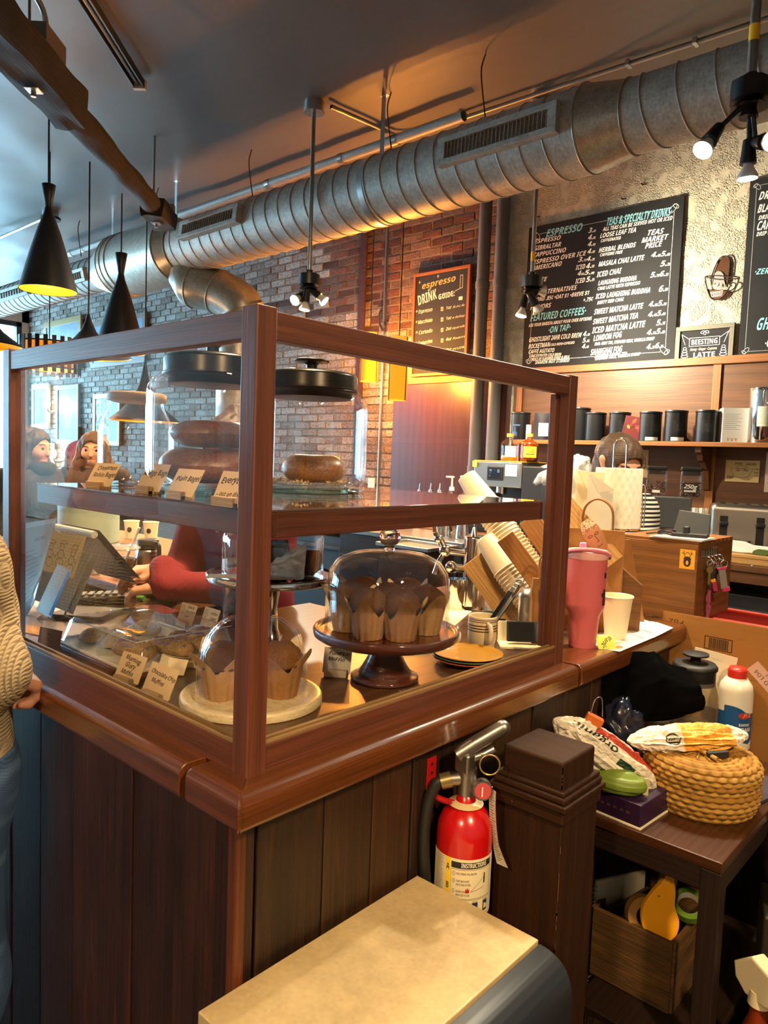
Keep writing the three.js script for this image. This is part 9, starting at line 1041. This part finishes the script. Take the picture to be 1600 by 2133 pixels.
{
  // the clutter below and right of the table: paper bags, red bin, chair, orange spray bottle
  const pbag = (label, x, z, w, h, d, yaw, k, y = 0.0) => { const t = thing('kraft_bag', label, 'paper bag', [x, y, z], yaw); const g = new THREE.BoxGeometry(w, h, d, 10, 10, 8).translate(0, h / 2, 0); displace(g, q => { const tt = q.y / h; return V(q.x * (1 - 0.1 * tt) + 0.018 * n3(q.x * 9 + k, q.y * 9, q.z * 9), q.y + (tt > 0.9 ? 0.02 * n3(q.x * 16, q.z * 16, k) : 0), q.z * (1 - 0.45 * tt) + 0.018 * n3(q.x * 9, q.y * 9 + k, q.z * 9 + 5)); }); part('bag', toCreasedNormals(g, 0.5), M(0x9a7c52, 0.85, 0, { map: rep(T.mottle, 2, 2), bumpMap: rep(T.fold, 2, 2), bumpScale: 0.008 }), t); part('folded_rim', tube([[-w * 0.4, h * 0.97, d * 0.2], [0, h * 1.0, d * 0.26], [w * 0.38, h * 0.96, d * 0.2]], 0.008, 20, 6), M(0xb89a6a, 0.85), t); };
  pbag('crumpled kraft bag under the crate, beside the newel post', 0.12, -1.05, 0.12, 0.25, 0.14, 0.4, 3); pbag('crumpled kraft bag under the crate, in the middle', 0.205, -1.20, 0.11, 0.245, 0.12, -0.2, 8);
  const rb = thing('red_bin', 'small red plastic tub on the floor under the table', 'tub', [0.262, 0, -1.085]); part('tub', lathe([[0.001, 0], [0.045, 0], [0.055, 0.22], [0.058, 0.222], [0.058, 0.228], [0.052, 0.226], [0.043, 0.006], [0.001, 0.006]], 36), M(0x9a1412, 0.45), rb); part('rim', xf(torus(0.056, 0.004, 8, 36), [0, 0.226, 0], [PI / 2, 0, 0]), M(0x9a1412, 0.45), rb);
  const ch = thing('folding_chair', 'black folded chair leaning behind the right side of the table', 'chair', [0.56, 0, -1.28], 0.25); part('frame', [tube([[-0.06, 0.02, 0.12], [-0.05, 0.4, 0.02], [-0.03, 0.72, -0.08], [0.12, 0.75, -0.08], [0.14, 0.4, 0.02], [0.15, 0.02, 0.12]], 0.011, 60, 10), tube([[-0.04, 0.02, -0.16], [-0.04, 0.3, -0.06], [-0.045, 0.45, 0.04]], 0.011, 30, 10), tube([[0.13, 0.02, -0.16], [0.13, 0.3, -0.06], [0.135, 0.45, 0.04]], 0.011, 30, 10)], m.blackMetal, ch); part('seat', box(0.17, 0.028, 0.2, 0.012), m.black, ch, [0.045, 0.46, 0.0], [1.15, 0, 0]); part('backrest', xf(new RoundedBoxGeometry(0.16, 0.14, 0.03, 4, 0.014), [0.045, 0.66, -0.06], [-0.3, 0, 0]), m.black, ch);
  const ob = thing('orange_spray_bottle', 'amber spray bottle with a white and yellow trigger on the floor at the right', 'spray bottle', [0.49, 0, -0.955], -0.5); const oh = yFor(0.49, -0.955, 2088); part('bottle', lathe([[0.001, 0], [0.045, 0], [0.047, 0.01], [0.047, oh * 0.62], [0.03, oh * 0.86], [0.017, oh * 0.94], [0.016, oh]], 36), M(0x8a3410, 0.2, 0, { transmission: 0.3, thickness: 0 }), ob); part('trigger_head', [cy(0.02, 0.022, 0.03, 0, oh + 0.012, 0, 24), xf(ext(shape([[-0.045, 0.03], [-0.02, 0.012], [0.03, 0.016], [0.07, 0.045], [0.05, 0.075], [-0.01, 0.09], [-0.05, 0.055]]), 0.026, 0.005), [0, oh, -0.013])], M(0xd9c9a4, 0.5), ob); part('trigger', [tube([[0.05, oh + 0.045, 0], [0.068, oh + 0.025, 0], [0.058, oh - 0.01, 0]], 0.009, 16, 10), cy(0.013, 0.013, 0.024, 0.078, oh + 0.055, 0, 18, [0, 0, PI / 2])], M(0xd9a41c, 0.45), ob);
  const gl = thing('grey_sack', 'grey woven sack on the floor behind the table leg', 'sack', [0.50, 0, -1.55]); part('sack', displace(new RoundedBoxGeometry(0.2, 0.5, 0.16, 8, 0.05).translate(0, 0.25, 0), v => v.add(V(0.015 * n3(v.x * 8, v.y * 8, 1), 0, 0.015 * n3(v.x * 8, v.y * 8, 4)))), M(0x4a4338, 0.95, 0, { bumpMap: rep(T.cloth, 5, 5), bumpScale: 0.002 }), gl); part('tie', xf(torus(0.05, 0.006, 6, 24), [0, 0.47, 0.03], [PI / 2, 0, 0]), m.kraft, gl);
  const pf = onY(1570, 1720, 0.62), ps = thing('papers_stack', 'pale papers standing in a dark holder right of the table', 'papers', [0.47, 0, -1.2], 0.3); part('holder', [bx(0.09, 0.56, 0.16, 0, 0.28, 0, 0.006)], M(0x2a241e, 0.5), ps); part('sheets', [bx(0.01, 0.2, 0.14, -0.01, 0.62, 0, 0.001, [0, 0, 0.1]), bx(0.008, 0.17, 0.13, 0.016, 0.6, 0.01, 0.001, [0, 0, -0.08])], M(0xb9ad98, 0.8), ps);
}
scene.traverse(o => { if (o.isMesh) { o.castShadow = true; o.receiveShadow = true; } });
renderer.render(scene, camera);
